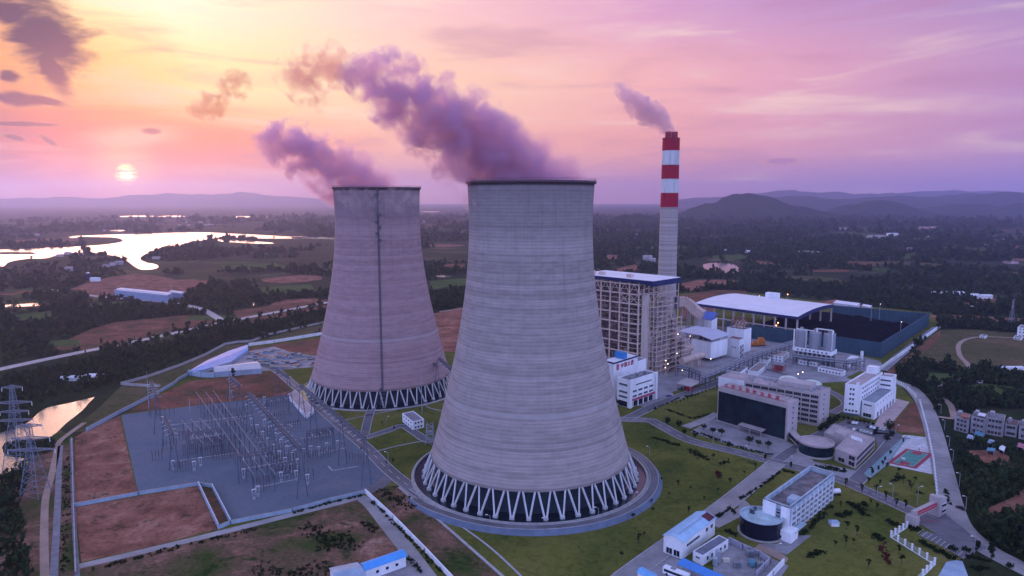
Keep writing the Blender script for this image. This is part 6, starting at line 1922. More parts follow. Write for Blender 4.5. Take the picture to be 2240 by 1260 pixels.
def proto_switch(h, lab, grp):
    o3 = Vector((0, 0, -500))
    t = thing('disconnector', lab, 'disconnector', o3, grp)
    MB().bar((-1.2, 0, -500), (-1.2, 0, -500 + h * .55), .2).bar((1.2, 0, -500), (1.2, 0, -500 + h * .55), .2).bar((-1.6, 0, -500 + h * .55), (1.6, 0, -500 + h * .55), .3).build('frame', M_GALV, t)
    i_ = MB()
    for s_ in (-1.2, 1.2): i_.tube((s_, 0, -500 + h * .56), (s_, 0, -500 + h), .22, .18, 6)
    i_.build('insulator', M_INS, t)
    MB().bar((-1.3, 0, -500 + h), (1.3, 0, -500 + h), .25, .3).build('blade', M_DKST, t)
    return t
used = {}
def put(kind, proto, loc, rz, label, group):
    if kind not in used:
        used[kind] = proto; proto.location = loc; proto.rotation_euler = (0, 0, rz); proto['label'] = label; proto['group'] = group
    else:
        dup(used[kind], loc, rz, label, group)
rnd = random.Random(12)
pp_ = proto_post(6.4, '', 'posts'); pb_ = proto_breaker(5.6, '', 'breakers'); pd_ = proto_switch(5.2, '', 'switches')
YR = math.radians(27)
rows = [  # crop coordinates from, to, count, label
    ((490, 760), (700, 728), 15, 'dark insulator post in the dense row left of centre in the gravel yard'),
    ((530, 810), (800, 770), 17, 'dark insulator post in the row along the pale cable trench'),
    ((620, 745), (830, 715), 14, 'dark insulator post in the row behind the dense row'),
    ((245, 560), (420, 540), 6, 'dark insulator post at the far left edge of the gravel yard'),
    ((258, 830), (340, 815), 4, 'dark insulator post standing alone on the bare left gravel'),
    ((565, 560), (760, 520), 10, 'dark insulator post in the far row under the tubular busbars'),
    ((975, 520), (1110, 480), 12, 'dark insulator post in the far cluster below the control house'),
    ((985, 590), (1105, 560), 9, 'dark insulator post between the far cluster and the long gantry'),
    ((1215, 745), (1385, 700), 9, 'dark insulator post in the row right of the long gantry'),
    ((1215, 840), (1395, 795), 11, 'dark insulator post in the second row right of the long gantry'),
    ((1475, 830), (1620, 860), 8, 'dark insulator post near the right edge of the gravel yard'),
    ((820, 900), (1000, 870), 6, 'dark insulator post in the front row by the grey cabinets'),
    ((895, 1010), (1010, 985), 6, 'dark insulator post in the frontmost row of the yard'),
    ((1090, 900), (1290, 950), 7, 'dark insulator post in front of the long gantry end'),
    ((900, 690), (1080, 660), 9, 'dark insulator post beside the white breakers under the long gantry'),
    ((400, 905), (520, 880), 7, 'dark insulator post low in the left middle of the gravel yard'),
    ((640, 830), (860, 800), 12, 'dark insulator post in the row in front of the three long busbars'),
    ((690, 640), (850, 620), 9, 'dark insulator post between the long busbars and the breakers'),
    ((950, 800), (1150, 770), 10, 'dark insulator post in the row crossing under the long gantry middle'),
    ((1020, 860), (1180, 830), 9, 'dark insulator post in the row crossing under the long gantry end'),
    ((430, 700), (520, 690), 5, 'dark insulator post by the left short gantry'),
    ((455, 790), (560, 778), 8, 'dark insulator post in the second row at the left middle'),
    ((330, 760), (430, 745), 5, 'dark insulator post between the left gantry and the bare gravel'),
    ((700, 560), (860, 535), 9, 'dark insulator post in the second far row under the busbars'),
    ((1090, 640), (1200, 620), 8, 'dark insulator post right beside the long gantry middle'),
    ((1290, 700), (1400, 680), 7, 'dark insulator post near the main road edge of the yard'),
    ((560, 480), (700, 460), 7, 'dark insulator post in the farthest row at the back left of the yard'),
    ((1010, 930), (1180, 905), 8, 'dark insulator post in the front row below the long gantry'),
    ((860, 470), (960, 450), 7, 'dark insulator post at the back of the yard by the red soil'),
]
for a, b_, n, lb in rows:
    for i in range(n):
        f_ = (i + .5) / n + rnd.uniform(-.012, .012)
        x, y = a[0] + (b_[0] - a[0]) * f_, a[1] + (b_[1] - a[1]) * f_
        p = G(*cS(x, y))
        put('post', pp_, p, YR, lb, 'insulator posts in the switchyard row: ' + lb[26:])
for i in range(9):
    f_ = i / 8
    for k_, (dx, lb) in enumerate(((0, 'white-topped circuit breaker in the left file under the long gantry'), (80, 'white-topped circuit breaker in the right file under the long gantry'))):
        if k_ == 1 and i > 6: continue
        x, y = 890 + 280 * f_ + dx, 610 + 340 * f_ + dx * .12
        put('breaker', pb_, G(*cS(x, y)), YR, lb, 'breakers' + lb[26:])
for x, y, lb in ((530, 890, 'left cluster'), (570, 865, 'left cluster'), (400, 885, 'left cluster'), (520, 720, 'left cluster'), (840, 940, 'front corner'), (930, 1050, 'front corner'), (905, 1072, 'front corner'), (1075, 960, 'front corner'), (1240, 975, 'front corner'),
                 (1360, 770, 'right file'), (1430, 755, 'right file'), (1310, 795, 'right file'), (1260, 790, 'right file'), (330, 600, 'far left'), (770, 430, 'far back'), (860, 520, 'far back'), (970, 470, 'far back')):
    put('breaker', pb_, G(*cS(x, y)), YR, 'white-topped circuit breaker standing in the ' + lb + ' of the gravel yard', 'breakers in the ' + lb)
for i, (x, y) in enumerate(((820, 585), (835, 600), (880, 670), (905, 690), (925, 710), (960, 770), (985, 800), (1005, 825), (1060, 880), (1075, 900), (1065, 925), (1110, 945), (815, 570), (1050, 850), (945, 735))):
    put('switch', pd_, G(*cS(x, y)), YR, 'dark-armed disconnector in the slanting file left of the long gantry', 'disconnectors in the slanting file')
# tubular busbars
for i, (a, b_, lb) in enumerate((((540, 392), (905, 915), 'leftmost of the three long tubular busbars'), ((600, 392), (972, 912), 'middle of the three long tubular busbars'), ((648, 385), (1042, 915), 'rightmost of the three long tubular busbars'),
                             ((448, 570), (585, 718), 'leftmost of the three short tubular busbars'), ((505, 562), (648, 708), 'middle of the three short tubular busbars'), ((560, 556), (700, 690), 'rightmost of the three short tubular busbars'))):
    A, B = G(*cS(*a), 10.5), G(*cS(*b_), 10.5)
    t = thing('busbar', lb, 'busbar', ((A.x + B.x) / 2, (A.y + B.y) / 2, 0))
    MB().tube(A, B, .12, n=6).build('tube', mat('aluminium_tube', (.30, .29, .32), .5), t)
    n = max(2, int((B - A).length / 14))
    for j in range(n + 1):
        c_ = A + (B - A) * ((j + .3) / (n + .6))
        MB().bar((c_.x, c_.y, 0), (c_.x, c_.y, 6.6), .26).build('post', M_GANT, t); MB().tube((c_.x, c_.y, 6.6), (c_.x, c_.y, 10.3), .22, .16, 6).build('insulator', M_INS, t)
# cable trenches on the gravel
for a, b_ in (((400, 600), (900, 540)), ((440, 825), (800, 775)), ((820, 880), (1110, 830)), ((900, 1000), (1180, 940)), ((1110, 600), (1240, 580)), ((1190, 690), (1390, 660)), ((1310, 780), (1480, 745)), ((1395, 888), (1560, 860)), ((500, 690), (730, 655)), ((1120, 595), (1145, 612)), ((1370, 860), (1395, 888))):
    road('cable_trench', [cS(*a), cS(*b_)], 1.0, M_KERB, .2, kerb=False, smooth=False)

# ================================================================= lattice pylons
def pylon(label, top, foot, w0, arms, rz=.5):
    g_ = G(*foot); h = zat(g_, top[1])
    t = thing('pylon', label, 'pylon', g_)
    tw = MB(); hb = h * .62
    lattice(tw, (g_.x, g_.y, 0), (g_.x, g_.y, hb), (w0, w0 * .32), 8, .27, .13)
    lattice(tw, (g_.x, g_.y, hb), (g_.x, g_.y, h), (w0 * .32, w0 * .10), 8, .22, .12)
    tw.build('tower', mat('pylon_steel', (.17, .20, .25), .6, .2, .5), t)
    d_ = Vector((math.cos(rz), math.sin(rz), 0))
    for f_, L_ in arms:
        am = MB(); si = MB()
        z = h * f_
        for s_ in (-1, 1):
            e = Vector((g_.x, g_.y, z)) + d_ * s_ * L_
            lattice(am, (g_.x, g_.y, z), e, (1.5, .3), 5, .2, .11)
            si.tube(e, e - Vector((0, 0, 2.2)), .16, n=6)
        o = am.build('cross_arm', mat('pylon_steel', 0), t); si.build('insulator_string', M_WALLW, o)
    return g_, h, d_
pa = pylon('farther lattice pylon rising over the pond at the left edge', (38, 841), (44, 1034), 11.5, [(.97, 5), (.80, 9), (.70, 7), (.60, 9)], .15)
pb2 = pylon('nearer lattice pylon with its feet on the brown bank at the left', (69, 926), (78, 1084), 9.5, [(.97, 6), (.80, 9), (.64, 11)], .1)
t_i = 0
for px, top, foot, lb in ((1755, 740, 762, ''),): pass
for i, (tx, ty, fx, fy, lb) in enumerate(((2212, 655, 2211, 722, 'distant lattice pylon at the right edge beside the white house'), (375, 622, 376, 650, 'tiny distant pole beside the blue-grey warehouse'), (1904, 705 - 35, 1904, 716, 'thin distant pole on the red earth right of the coal yard'))):
    if i == 0: pylon(lb, (tx, ty), (fx, fy), 6.5, [(.95, 4), (.8, 5)], .9)
    else:
        g_ = G(fx, fy); h = zat(g_, ty); t = thing('utility_pole', lb, 'pole', g_)
        MB().tube(g_, g_ + Vector((0, 0, h)), .35, .2, 6).build('pole', M_CONC, t); MB().bar(g_ + Vector((-2.5, 0, h * .92)), g_ + Vector((2.5, 0, h * .92)), .3).build('cross_arm', M_GALV, t)
# lattice mast beside the front tower
g_ = G(941, 972); h = zat(g_, 925)
t = thing('lattice_tower', 'blue-grey lattice tower tucked against the left foot of the front tower', 'tower', g_)
tw = MB(); lattice(tw, g_, g_ + Vector((0, 0, h)), (5, 3.6), 6, .4, .22); tw.build('frame', M_GALV, t)
MB().box(g_.x - 1.6, g_.x + 1.6, g_.y - 1.6, g_.y + 1.6, h * .5, h * .62).build('platform', M_GREY, t)

# ================================================================= pipe racks
def rack(label, px, h, w):
    pts = [G(x, y) for x, y in px]
    t = thing('pipe_rack', label, 'pipe rack', pts[0])
    pp = MB(); dk = MB()
    for a, b_ in zip(pts, pts[1:]):
        d_ = (b_ - a).normalized(); n_ = Vector((-d_.y, d_.x, 0))
        for j, (o_, z, r) in enumerate(((-.40, h, .5), (-.2, h, .3), (0, h, .38), (.22, h, .26), (.4, h, .45), (-.3, h + 1.9, .3), (.3, h + 1.9, .4))):
            pp.tube(a + n_ * o_ * w + Vector((0, 0, z + .6)), b_ + n_ * o_ * w + Vector((0, 0, z + .6)), r, n=6)
        for s_ in (-.5, .5):
            dk.bar(a + n_ * s_ * w + Vector((0, 0, h)), b_ + n_ * s_ * w + Vector((0, 0, h)), .35, .7); dk.bar(a + n_ * s_ * w + Vector((0, 0, h + 2)), b_ + n_ * s_ * w + Vector((0, 0, h + 2)), .2, .3)
        L_ = (b_ - a).length; k_ = max(1, int(L_ / 9))
        for i in range(k_ + 1):
            c_ = a + d_ * L_ * i / k_
            tr = MB()
            for s_ in (-.5, .5): tr.bar(c_ + n_ * s_ * w, c_ + n_ * s_ * w + Vector((0, 0, h + 2)), .4)
            tr.bar(c_ - n_ * .5 * w + Vector((0, 0, h * .6)), c_ + n_ * .5 * w + Vector((0, 0, h * .6)), .3); tr.bar(c_ - n_ * .5 * w + Vector((0, 0, h)), c_ + n_ * .5 * w + Vector((0, 0, h)), .3)
            tr.build('trestle', M_GANT, t)
    pp.build('pipes', M_GREY, t); dk.build('girder', M_GANT, t)
rack('long double pipe rack running from the boiler house foot to the coal yard', [(1536, 850), (1640, 804), (1720, 775), (1762, 762)], 8.5, 5)
rack('pipe rack passing in front of the silo base', [(1735, 797), (1800, 806), (1850, 812), (1885, 806)], 7, 4)
rack('short pipe rack leaving the gallery steelwork', [(1480, 822), (1510, 828), (1540, 842)], 7, 3.5)

# ================================================================= entrance gate
b0, b1 = G(2003, 1152), G(2052, 1128)
zg = zat(b1, 1096)
d_ = (b1 - b0); d_.z = 0; L_ = d_.length; d_.normalize(); n_ = Vector((-d_.y, d_.x, 0))
t = thing('entrance_gate', 'pale entrance gate with a beam and red banner over the plant road', 'gate', (b0 + b1) / 2)
q = Q(b1 + d_ * 1, b0 - d_ * 1, b0 - d_ * 1 + n_ * 2.2, zg)
gm_ = MB().qbox(q, 0, q.la, .2, 2.0, zg - 3.2, zg).build('beam', M_TAN, t)
MB().qbox(q, q.la - 3.2, q.la - .6, -1.2, 3.4, 0, zg + 2.4).qbox(q, q.la - .6, q.la + 4.0, -1.0, 3.2, 0, zg + 1.2).build('right_pylon', M_TAN, t)
MB().qbox(q, -2.0, 1.6, -1.2, 3.4, 0, zg - 2.0).build('left_pylon', M_TAN, t)
bn = MB().qbox(q, 2.6, q.la - 3.4, -.1, .18, zg - 2.2, zg - 1.45).qbox(q, 2.6, q.la - 3.4, -.1, .18, zg - 1.1, zg - .35)
bn.build('banner', M_SIGNR, t)
MB().qbox(q, 2.6, q.la - 3.4, -.08, .17, zg - 1.45, zg - 1.1).build('banner_text_strip', mat('pink_strip', (.55, .30, .34), .7), t)
windows(t, q, 'a', 2, [2.2, 5.0], 1.6, 1.4, q.la - .2, q.la + 3.6, mull=0, off=-1.1)
br_ = G(2030, 1143)
MB().bar((br_.x - 4, br_.y + 1, 1.1), (br_.x + 5, br_.y - 1.5, 1.1), .14).box(br_.x - 4.4, br_.x - 3.6, br_.y + .6, br_.y + 1.4, 0, 1.3).build('barrier_arm', M_SIGNR, t)
# white post fence
def post_fence(label, px, n_each, h=3.0, rail=True):
    pts = [G(*p) for p in px]
    c_ = pts[len(pts) // 2]
    t = thing('post_fence', label, 'fence', c_)
    rl = MB()
    for a, b_ in zip(pts, pts[1:]):
        L_ = (b_ - a).length; k_ = max(1, int(L_ / n_each))
        for i in range(k_):
            c_ = a + (b_ - a) * (i / k_)
            MB().box(c_.x - .28, c_.x + .28, c_.y - .28, c_.y + .28, 0, h).box(c_.x - .38, c_.x + .38, c_.y - .38, c_.y + .38, h, h + .18).build('post', M_WHITE, t)
        for z in (.3, h * .5, h * .85):
            rl.bar((a.x, a.y, z), (b_.x, b_.y, z), .06)
        for i in range(int(L_ / .6)):
            c_ = a + (b_ - a) * (i / int(L_ / .6)); rl.bar((c_.x, c_.y, .2), (c_.x, c_.y, h * .85), .05)
        rl.bar((a.x, a.y, .15), (b_.x, b_.y, .15), .35, .3)
    rl.build('railing', M_WALLW, t)
post_fence('white post fence zigzagging beside the lower lawn by the gate', [(1992, 1150), (1949, 1176), (2044, 1236), (2018, 1262), (2005, 1275)], 3.4)
post_fence('white post fence on the wall top where the outer road curves', [(1962, 838), (1985, 852), (2006, 872)], 3.6, 2.6)
post_fence('white post fence along the verge between the right lawn and outer road', [(2012, 880), (2028, 940), (2042, 1010), (2050, 1090)], 5.0, 2.2)
# ================================================================= court net fence, parked vehicles
def car_proto(kind, col, rough=.3):
    o3 = Vector((0, 0, -500))
    t = thing('parked_car', 'x', 'car', o3)
    cm = mat('car_paint_' + kind, col, rough, .05, .5, spec=.5)
    Lc, Wc = (4.5, 1.8)
    pr = [(-2.25, .45), (-2.25, .78), (-2.1, .92), (-1.15, 1.0), (-.55, 1.0), (1.35, 1.0), (2.15, .86), (2.25, .7), (2.25, .45)]
    b = MB(); k_ = len(pr)
    b.add([(x, -Wc / 2, z - 500) for x, z in pr] + [(x, Wc / 2, z - 500) for x, z in pr], [tuple(range(k_)), tuple(range(k_, 2 * k_))[::-1]] + [(i, (i + 1) % k_, k_ + (i + 1) % k_, k_ + i) for i in range(k_)])
    b.hexa([(-1.6, -.78, -498.95), (.9, -.78, -498.95), (.9, .78, -498.95), (-1.6, .78, -498.95), (-1.15, -.66, -498.52), (.35, -.66, -498.52), (.35, .66, -498.52), (-1.15, .66, -498.52)])
    b.build('body', cm, t)
    gw = MB().hexa([(.42, -.66, -498.55), (.46, -.66, -498.55), (.46, .66, -498.55), (.42, .66, -498.55), (1.0, -.74, -498.98), (1.04, -.74, -498.98), (1.04, .74, -498.98), (1.0, .74, -498.98)])
    gw.box(-1.2, .5, -.80, -.74, -498.95, -498.62).box(-1.2, .5, .74, .80, -498.95, -498.62)
    gw.build('window', M_GLASS, t)
    for x in (-1.4, 1.4):
        for y in (-.82, .82):
            MB().tube((x, y - .1, -499.68), (x, y + .1, -499.68), .32, n=12).build('wheel', M_TIRE, t)
    return t
CARP = {c: car_proto(c, v) for c, v in (('white', (.72, .72, .74)), ('silver', (.42, .43, .45)), ('black', (.02, .02, .025)), ('red', (.28, .03, .03)), ('blue', (.05, .09, .22)))}
cars = [('white', 1867, 927, 'white parked car left in the far pair by the white laboratory'), ('white', 1873.5, 928, 'white parked car right in the far pair by the white laboratory'),
        ('black', 1858, 925.5, 'black parked car at the left end of the far row'),
        ('white', 1906, 936.5, 'left white car of the bright pair in the back row'), ('white', 1913, 938.5, 'right white car of the bright pair in the back row'), ('black', 1899, 935, 'black parked car left of the bright white pair'),
        ('black', 1920, 939, 'black parked car between the bright white pair and the silver car'), ('silver', 1926.5, 940.5, 'silver parked car in the back row near the dark trees'), ('silver', 1934, 942.5, 'silver parked car at the right end of the back row'),
        ('white', 1868, 942, 'lone white car at the left end of the front row behind the canteen'), ('silver', 1884, 944.5, 'first silver car of four in the front row behind the canteen'), ('silver', 1891, 946.5, 'second silver car of four in the front row behind the canteen'),
        ('silver', 1898, 948.5, 'third silver car of four in the front row behind the canteen'), ('silver', 1905.5, 950.5, 'fourth silver car of four in the front row behind the canteen'),
        ('black', 1947, 955, 'black parked car beside the shrub island'), ('white', 1942, 960.5, 'white parked car beside the shrub island'), ('white', 1982, 958.5, 'white car alone on the tiled square above the court'),
        ('black', 2102, 1114, 'black car at the roadside beyond the gate'), ('blue', 1463, 868, 'dark blue car on the plant road by the control building'), ('red', 1430, 866, 'red vehicle parked beside the control building')]
first = set()
for i, (c_, px, py, lb) in enumerate(cars):
    p = G(px, py); p.z = .2; rz = math.radians(52 if i < 14 else (20, 25, -12, 115, 30, 40)[i - 14])
    if c_ not in first:
        first.add(c_); r = CARP[c_]; r.location = p; r.rotation_euler = (0, 0, rz); r['label'] = lb
    else: r = dup(CARP[c_], p, rz, lb)
    if i < 14: r['group'] = 'cars in the parking lot behind the canteen'
p = G(1460, 1256); p.z = .15
t = thing('bus', 'white bus with a dark windscreen cut by the bottom edge', 'bus', p)
rz = math.radians(-40); ax_ = Vector((math.cos(rz), math.sin(rz), 0)); ay_ = Vector((-ax_.y, ax_.x, 0))
q = Q(p + ax_ * 9 - ay_ * 1.3, p - ax_ * 1.5 - ay_ * 1.3, p - ax_ * 1.5 + ay_ * 1.3, 3)
MB().qbox(q, 0, q.la, 0, q.lc, .5, 3.2).build('body', M_WHITE, t)
MB().qbox(q, .6, q.la - .4, -.05, q.lc + .05, 1.6, 2.6).qbox(q, -.05, .05, .2, q.lc - .2, 1.3, 2.7).build('window', M_GLASS, t)
MB().qbox(q, 3, 5, .6, q.lc - .6, 3.2, 3.5).build('roof_unit', M_GREY, t)
for u in (1.8, q.la - 2.2):
    for v in (.1, q.lc - .1): MB().tube(q.p(u, v - .12, .65), q.p(u, v + .12, .65), .5, n=12).build('wheel', M_TIRE, t)
p = G(1828, 1083); t = thing('tank_truck', 'white tank truck parked behind the far end of the dormitory', 'truck', p)
MB().tube(p + Vector((-2.5, 0, 2)), p + Vector((2.2, .8, 2)), 1.2, n=16).build('tank', M_WHITE, t); MB().box(p.x - 4.6, p.x - 2.7, p.y - 1.1, p.y + .9, .6, 2.8).build('cab', M_WHITE, t)
for x in (-3.6, -1, 1.6): MB().tube(p + Vector((x, -1.2, .5)), p + Vector((x, 1.2, .5)), .5, n=10).build('wheel', M_TIRE, t)
p = G(1823, 1150 - 0); 
p = G(1824, 1149); t = thing('garden_hut', 'tiny blue-roofed hut alone on the dark lawn right of the dormitory', 'hut', p)
MB().box(p.x - 1.8, p.x + 1.8, p.y - 1.5, p.y + 1.5, 0, 1.8).build('wall', M_WALLW, t); MB().hexa([(p.x - 2.2, p.y - 1.9, 1.8), (p.x + 2.2, p.y - 1.9, 1.8), (p.x + 2.2, p.y + 1.9, 1.8), (p.x - 2.2, p.y + 1.9, 1.8), (p.x - 1, p.y - .1, 2.6), (p.x + 1, p.y - .1, 2.6), (p.x + 1, p.y + .1, 2.6), (p.x - 1, p.y + .1, 2.6)]).build('roof', M_PBLUE, t)

# stored plant in the storage yard
crate_c = [mat('crate_green', (.10, .20, .20), .7), mat('crate_white', (.55, .54, .53), .7), M_RUST, mat('crate_blue', (.16, .30, .46), .6), M_DKST, M_CROAD]
rnd = random.Random(77)
yard = [G(*p) for p in [(548, 772), (600, 762), (640, 774), (690, 783), (702, 790), (690, 800), (600, 808), (578, 803), (566, 794), (540, 792)]]
yp = [(p.x, p.y) for p in yard]; k_ = 0
bx = (min(p[0] for p in yp), max(p[0] for p in yp), min(p[1] for p in yp), max(p[1] for p in yp))
crp = {}
while k_ < 70:
    x, y = rnd.uniform(bx[0], bx[1]), rnd.uniform(bx[2], bx[3])
    if not inpoly(x, y, yp): continue
    k_ += 1
    ci = rnd.randrange(6); sh = rnd.randrange(3)
    key = (ci, sh)
    cn = ['green', 'white', 'rust-brown', 'blue', 'black', 'grey'][ci]
    nm = ['long', 'square', 'flat'][sh]
    lb = f'{nm} {cn} crate lying in the cluttered storage yard beside the white shed'
    if key not in crp:
        t = thing('storage_crate', lb, 'crate', (0, 0, -500), f'{nm} {cn} crates in the storage yard')
        l_, w_, h_ = ((3.4, 1.1, 1.3), (1.7, 1.5, 1.8), (2.6, 2.0, .7))[sh]
        MB().box(-l_, l_, -w_, w_, -499.8, -500 + h_).build('body', crate_c[ci], t)
        MB().box(-l_ * 1.04, l_ * 1.04, -w_ * 1.05, w_ * 1.05, -500 + h_, -499.85 + h_).build('lid', crate_c[(ci + (1 if ci != 0 else 5)) % 6], t)
        sk = MB()
        for s_ in (-.7, .7): sk.box(s_ * l_ - .15, s_ * l_ + .15, -w_, w_, -500, -499.8)
        sk.build('skid', M_TRUNK, t)
        crp[key] = t; t.location = (x, y, .13); t.rotation_euler = (0, 0, rnd.uniform(-.5, .9))
    else:
        dup(crp[key], (x, y, .13), rnd.uniform(-.5, .9), lb)

# ================================================================= street lamps
def lamp_post(label, foot, top, group, arm=1.6, side=1):
    g_ = G(*foot); h = min(13, max(5, zat(g_, top)))
    t = thing('street_lamp', label, 'street lamp', g_, group)
    MB().tube(g_, g_ + Vector((0, 0, h)), .16, .09, 6).build('pole', M_GALV, t)
    e = g_ + Vector((arm * side, 0, h + .5))
    MB().bar(g_ + Vector((0, 0, h)), e, .12).build('arm', M_GALV, t)
    MB().box(e.x - .5, e.x + .5, e.y - .2, e.y + .2, e.z - .1, e.z + .12).build('lamp_head', M_WALLW, t)
LG = 'street lamps'
for lb, f_, tp, sd_ in (('street lamp at the gate road, farthest from the gate', (1917.5, 1095), 1066, 1), ('street lamp on the lawn side of the gate road, middle of three', (1952.5, 1087), 1060, -1), ('street lamp on the lawn side just before the gate', (2006, 1108), 1066, 1),
                     ('street lamp on the gate-area traffic island', (2131, 1211), 1175, -1), ('street lamp right of the outer road opposite the gate', (2112, 1120), 1087, -1), ('street lamp on the outer road, next above the gate', (2098, 1066), 1036, -1),
                     ('street lamp on the outer road by the wooded slope', (2084, 1012), 985, -1), ('street lamp on the outer road below the grey houses', (2076, 978), 956, -1), ('street lamp on the outer road beside the dirt track junction', (2066, 940), 920, -1),
                     ('street lamp on the inner side of the dirt track bend', (2058, 905), 886, -1), ('street lamp on the outer road before the curve', (2048, 888), 870, -1), ('street lamp at the top of the outer road curve', (2038, 866), 848, -1), ('farthest street lamp on the outer road curve', (2002, 842), 824, 1),
                     ('street lamp at the bare ground corner by the parking lot', (1959, 948), 934, 1), ('street lamp in front of the glass office, left', (1560, 972), 946, 1), ('street lamp in front of the glass office, right', (1638, 996), 976, -1), ('street lamp at the canteen plaza corner', (1725, 1018), 1000, 1),
                     ('street lamp on the corner past the canteen', (1833, 1048), 1030, 1), ('street lamp by the drum of the dormitory', (1698, 1216), 1196, 1), ('street lamp on the front of the ring road, left', (1072, 1151), 1130, -1), ('street lamp on the front of the ring road, middle', (1195, 1158), 1136, -1),
                     ('street lamp on the front of the ring road, right', (1309, 1134), 1113, -1), ('street lamp on the right side of the ring road', (1386, 1100), 1082, 1), ('street lamp on the back right of the ring road', (1421, 998), 978, -1), ('street lamp on the main road near the gravel yard corner', (849, 1010), 990, -1),
                     ('street lamp on the lawn beside the relay house', (845, 928), 912, 1)):
    lamp_post(lb, f_, tp, LG, side=sd_)
# lit floodlights of the works
def flood(label, px, py, Y, mat_, r=.75, pole=None):
    b = (630 - py) / F; z = H + Y * (b * CP - SP) / (CP + b * SP); cd = Y * CP - (z - H) * SP
    p = Vector(((px - 1120) / F * cd, Y, z))
    t = thing('floodlight', label, 'floodlight', (p.x, p.y, 0 if pole else z))
    MB().lathe([(.02, -r), (r * .8, -r * .6), (r, 0), (r * .8, r * .6), (.02, r)], p, 10).build('bulb', mat_, t)
    MB().box(p.x - r * .5, p.x + r * .5, p.y + r * .9, p.y + r * 1.6, z - r * .5, z + r * .5).build('housing', M_DKST, t)
    if pole: MB().tube((p.x, p.y + r * 1.6, 0), (p.x, p.y + r * 1.6, z), .3, .16, 6).build('pole', M_GALV, t)
for lb, px, py, Y, mm_, pl_ in (('lit floodlight under the precipitator canopy, right one', 1509.5, 735, 600, M_LAMP, 0), ('lit floodlight at the top of the gallery steelwork', 1483, 731, 574, M_LAMP, 0), ('lit floodlight halfway up the gallery steelwork', 1481, 773, 570, M_LAMP, 0),
                        ('upper lit floodlight in the lower gallery bays', 1456.5, 789, 566, M_LAMP, 0), ('middle lit floodlight in the lower gallery bays', 1461, 796, 566, M_LAMP, 0), ('lowest lit floodlight in the lower gallery bays', 1455.5, 804, 566, M_LAMP, 0), ('lit floodlight at the ground corner of the gallery', 1492.5, 810, 570, M_LAMP, 1),
                        ('lit floodlight at the foot corner of the precipitator block', 1555, 785, 575, M_LAMP, 1), ('uppermost orange lamp glowing in the coal shed', 1696.5, 699, 735, M_LAMPO, 1), ('middle orange lamp glowing in the coal shed', 1694.5, 704, 733, M_LAMPO, 1), ('right orange lamp glowing in the coal shed', 1702, 706, 731, M_LAMPO, 1), ('lowest orange lamp glowing in the coal shed', 1698, 712, 729, M_LAMPO, 1),
                        ('lit mast lamp behind the coal shed roof', 1723, 644, 835, M_LAMPO, 1), ('lit mast lamp at the back wall of the coal yard', 1926, 665, 815, M_LAMP, 1), ('mast lamp inside the near wall of the coal yard', 1972, 704, 700, M_LAMP, 1), ('small lit lamp left of the mast lamp behind the shed', 1661, 647, 850, M_LAMP, 1),
                        ('left lit lamp by the clarifier domes', 1746, 818, 500, M_LAMP, 1), ('right lit lamp by the clarifier domes', 1756, 814, 505, M_LAMP, 1)):
    flood(lb, px, py, Y, mm_, 0.6 if mm_ is M_LAMPO else .36, pl_)

# ================================================================= village houses right of the outer road
M_VIL = mat('weathered_render', (.34, .31, .32), .9, .4, .3, streak=True)
def house(label, A, B, C, base, cols, rows, roofm, extra=None):
    q = QB(A, B, C, base)
    t = building('village_house', label, 'house', q, M_VIL, roofm, .6)
    windows(t, q, 'a', cols, [q.z1 * (i + .55) / rows for i in range(rows)], 1.3, 1.5, 1, q.la - 1, mull=1, frame=M_ROOFG)
    windows(t, q, 'c', 2, [q.z1 * (i + .55) / rows for i in range(rows)], 1.2, 1.4, 1, q.lc - 1, mull=0, frame=M_ROOFG)
    box_on(t, 'stair_house', q, q.la * .6, q.la * .85, q.lc * .4, q.lc * .8, q.z1 - .6, q.z1 + 1.9, M_VIL)
    if extra is not None: box_on(t, 'roof_shelter', q, q.la * .1, q.la * .6, q.lc * .1, q.lc * .55, q.z1 + .9, q.z1 + 1.25, extra)
    return q
house('weathered house with an orange roof patch at the left of the grey row', (2089, 912), (2120, 920), (2124, 906), (2119, 949), 3, 3, M_ROOFP, mat('orange_tile', (.40, .14, .08), .8))
house('widest weathered house with a white roof shelter in the grey row', (2125, 910), (2157, 917), (2163, 905), (2153, 954), 3, 3, M_ROOFG, M_ROOFW)
house('weathered house with white balconies right of the widest one', (2158, 912), (2197, 919), (2200, 907), (2192, 957), 4, 3, M_ROOFG)
house('lower brown-roofed weathered house near the right edge', (2199, 927), (2226, 932), (2230, 920), (2223, 958), 3, 2, mat('brown_tile', (.18, .10, .10), .9))
house('weathered house cut by the right edge', (2230, 932), (2262, 938), (2262, 925), (2258, 966), 3, 2, M_ROOFG, M_ROOFW)
small('white_house', 'white three-storey house at the right edge beyond the dry field', (2226, 716), (2262, 720), (2268, 714), (2262, 741), M_WHITE, M_ROOFG, (4, 2), rows=3, cat='house')
small('white_house', 'low white outhouse below the white three-storey house', (2217, 737), (2234, 740), (2238, 736), (2234, 745), M_WHITE, M_ROOFG, (3, 1), cat='house')
small('white_house', 'small white hut on the dirt track in the dry field', (2143, 734), (2156, 736), (2160, 733), (2156, 741), M_WHITE, M_ROOFG, (2, 1), cat='house')
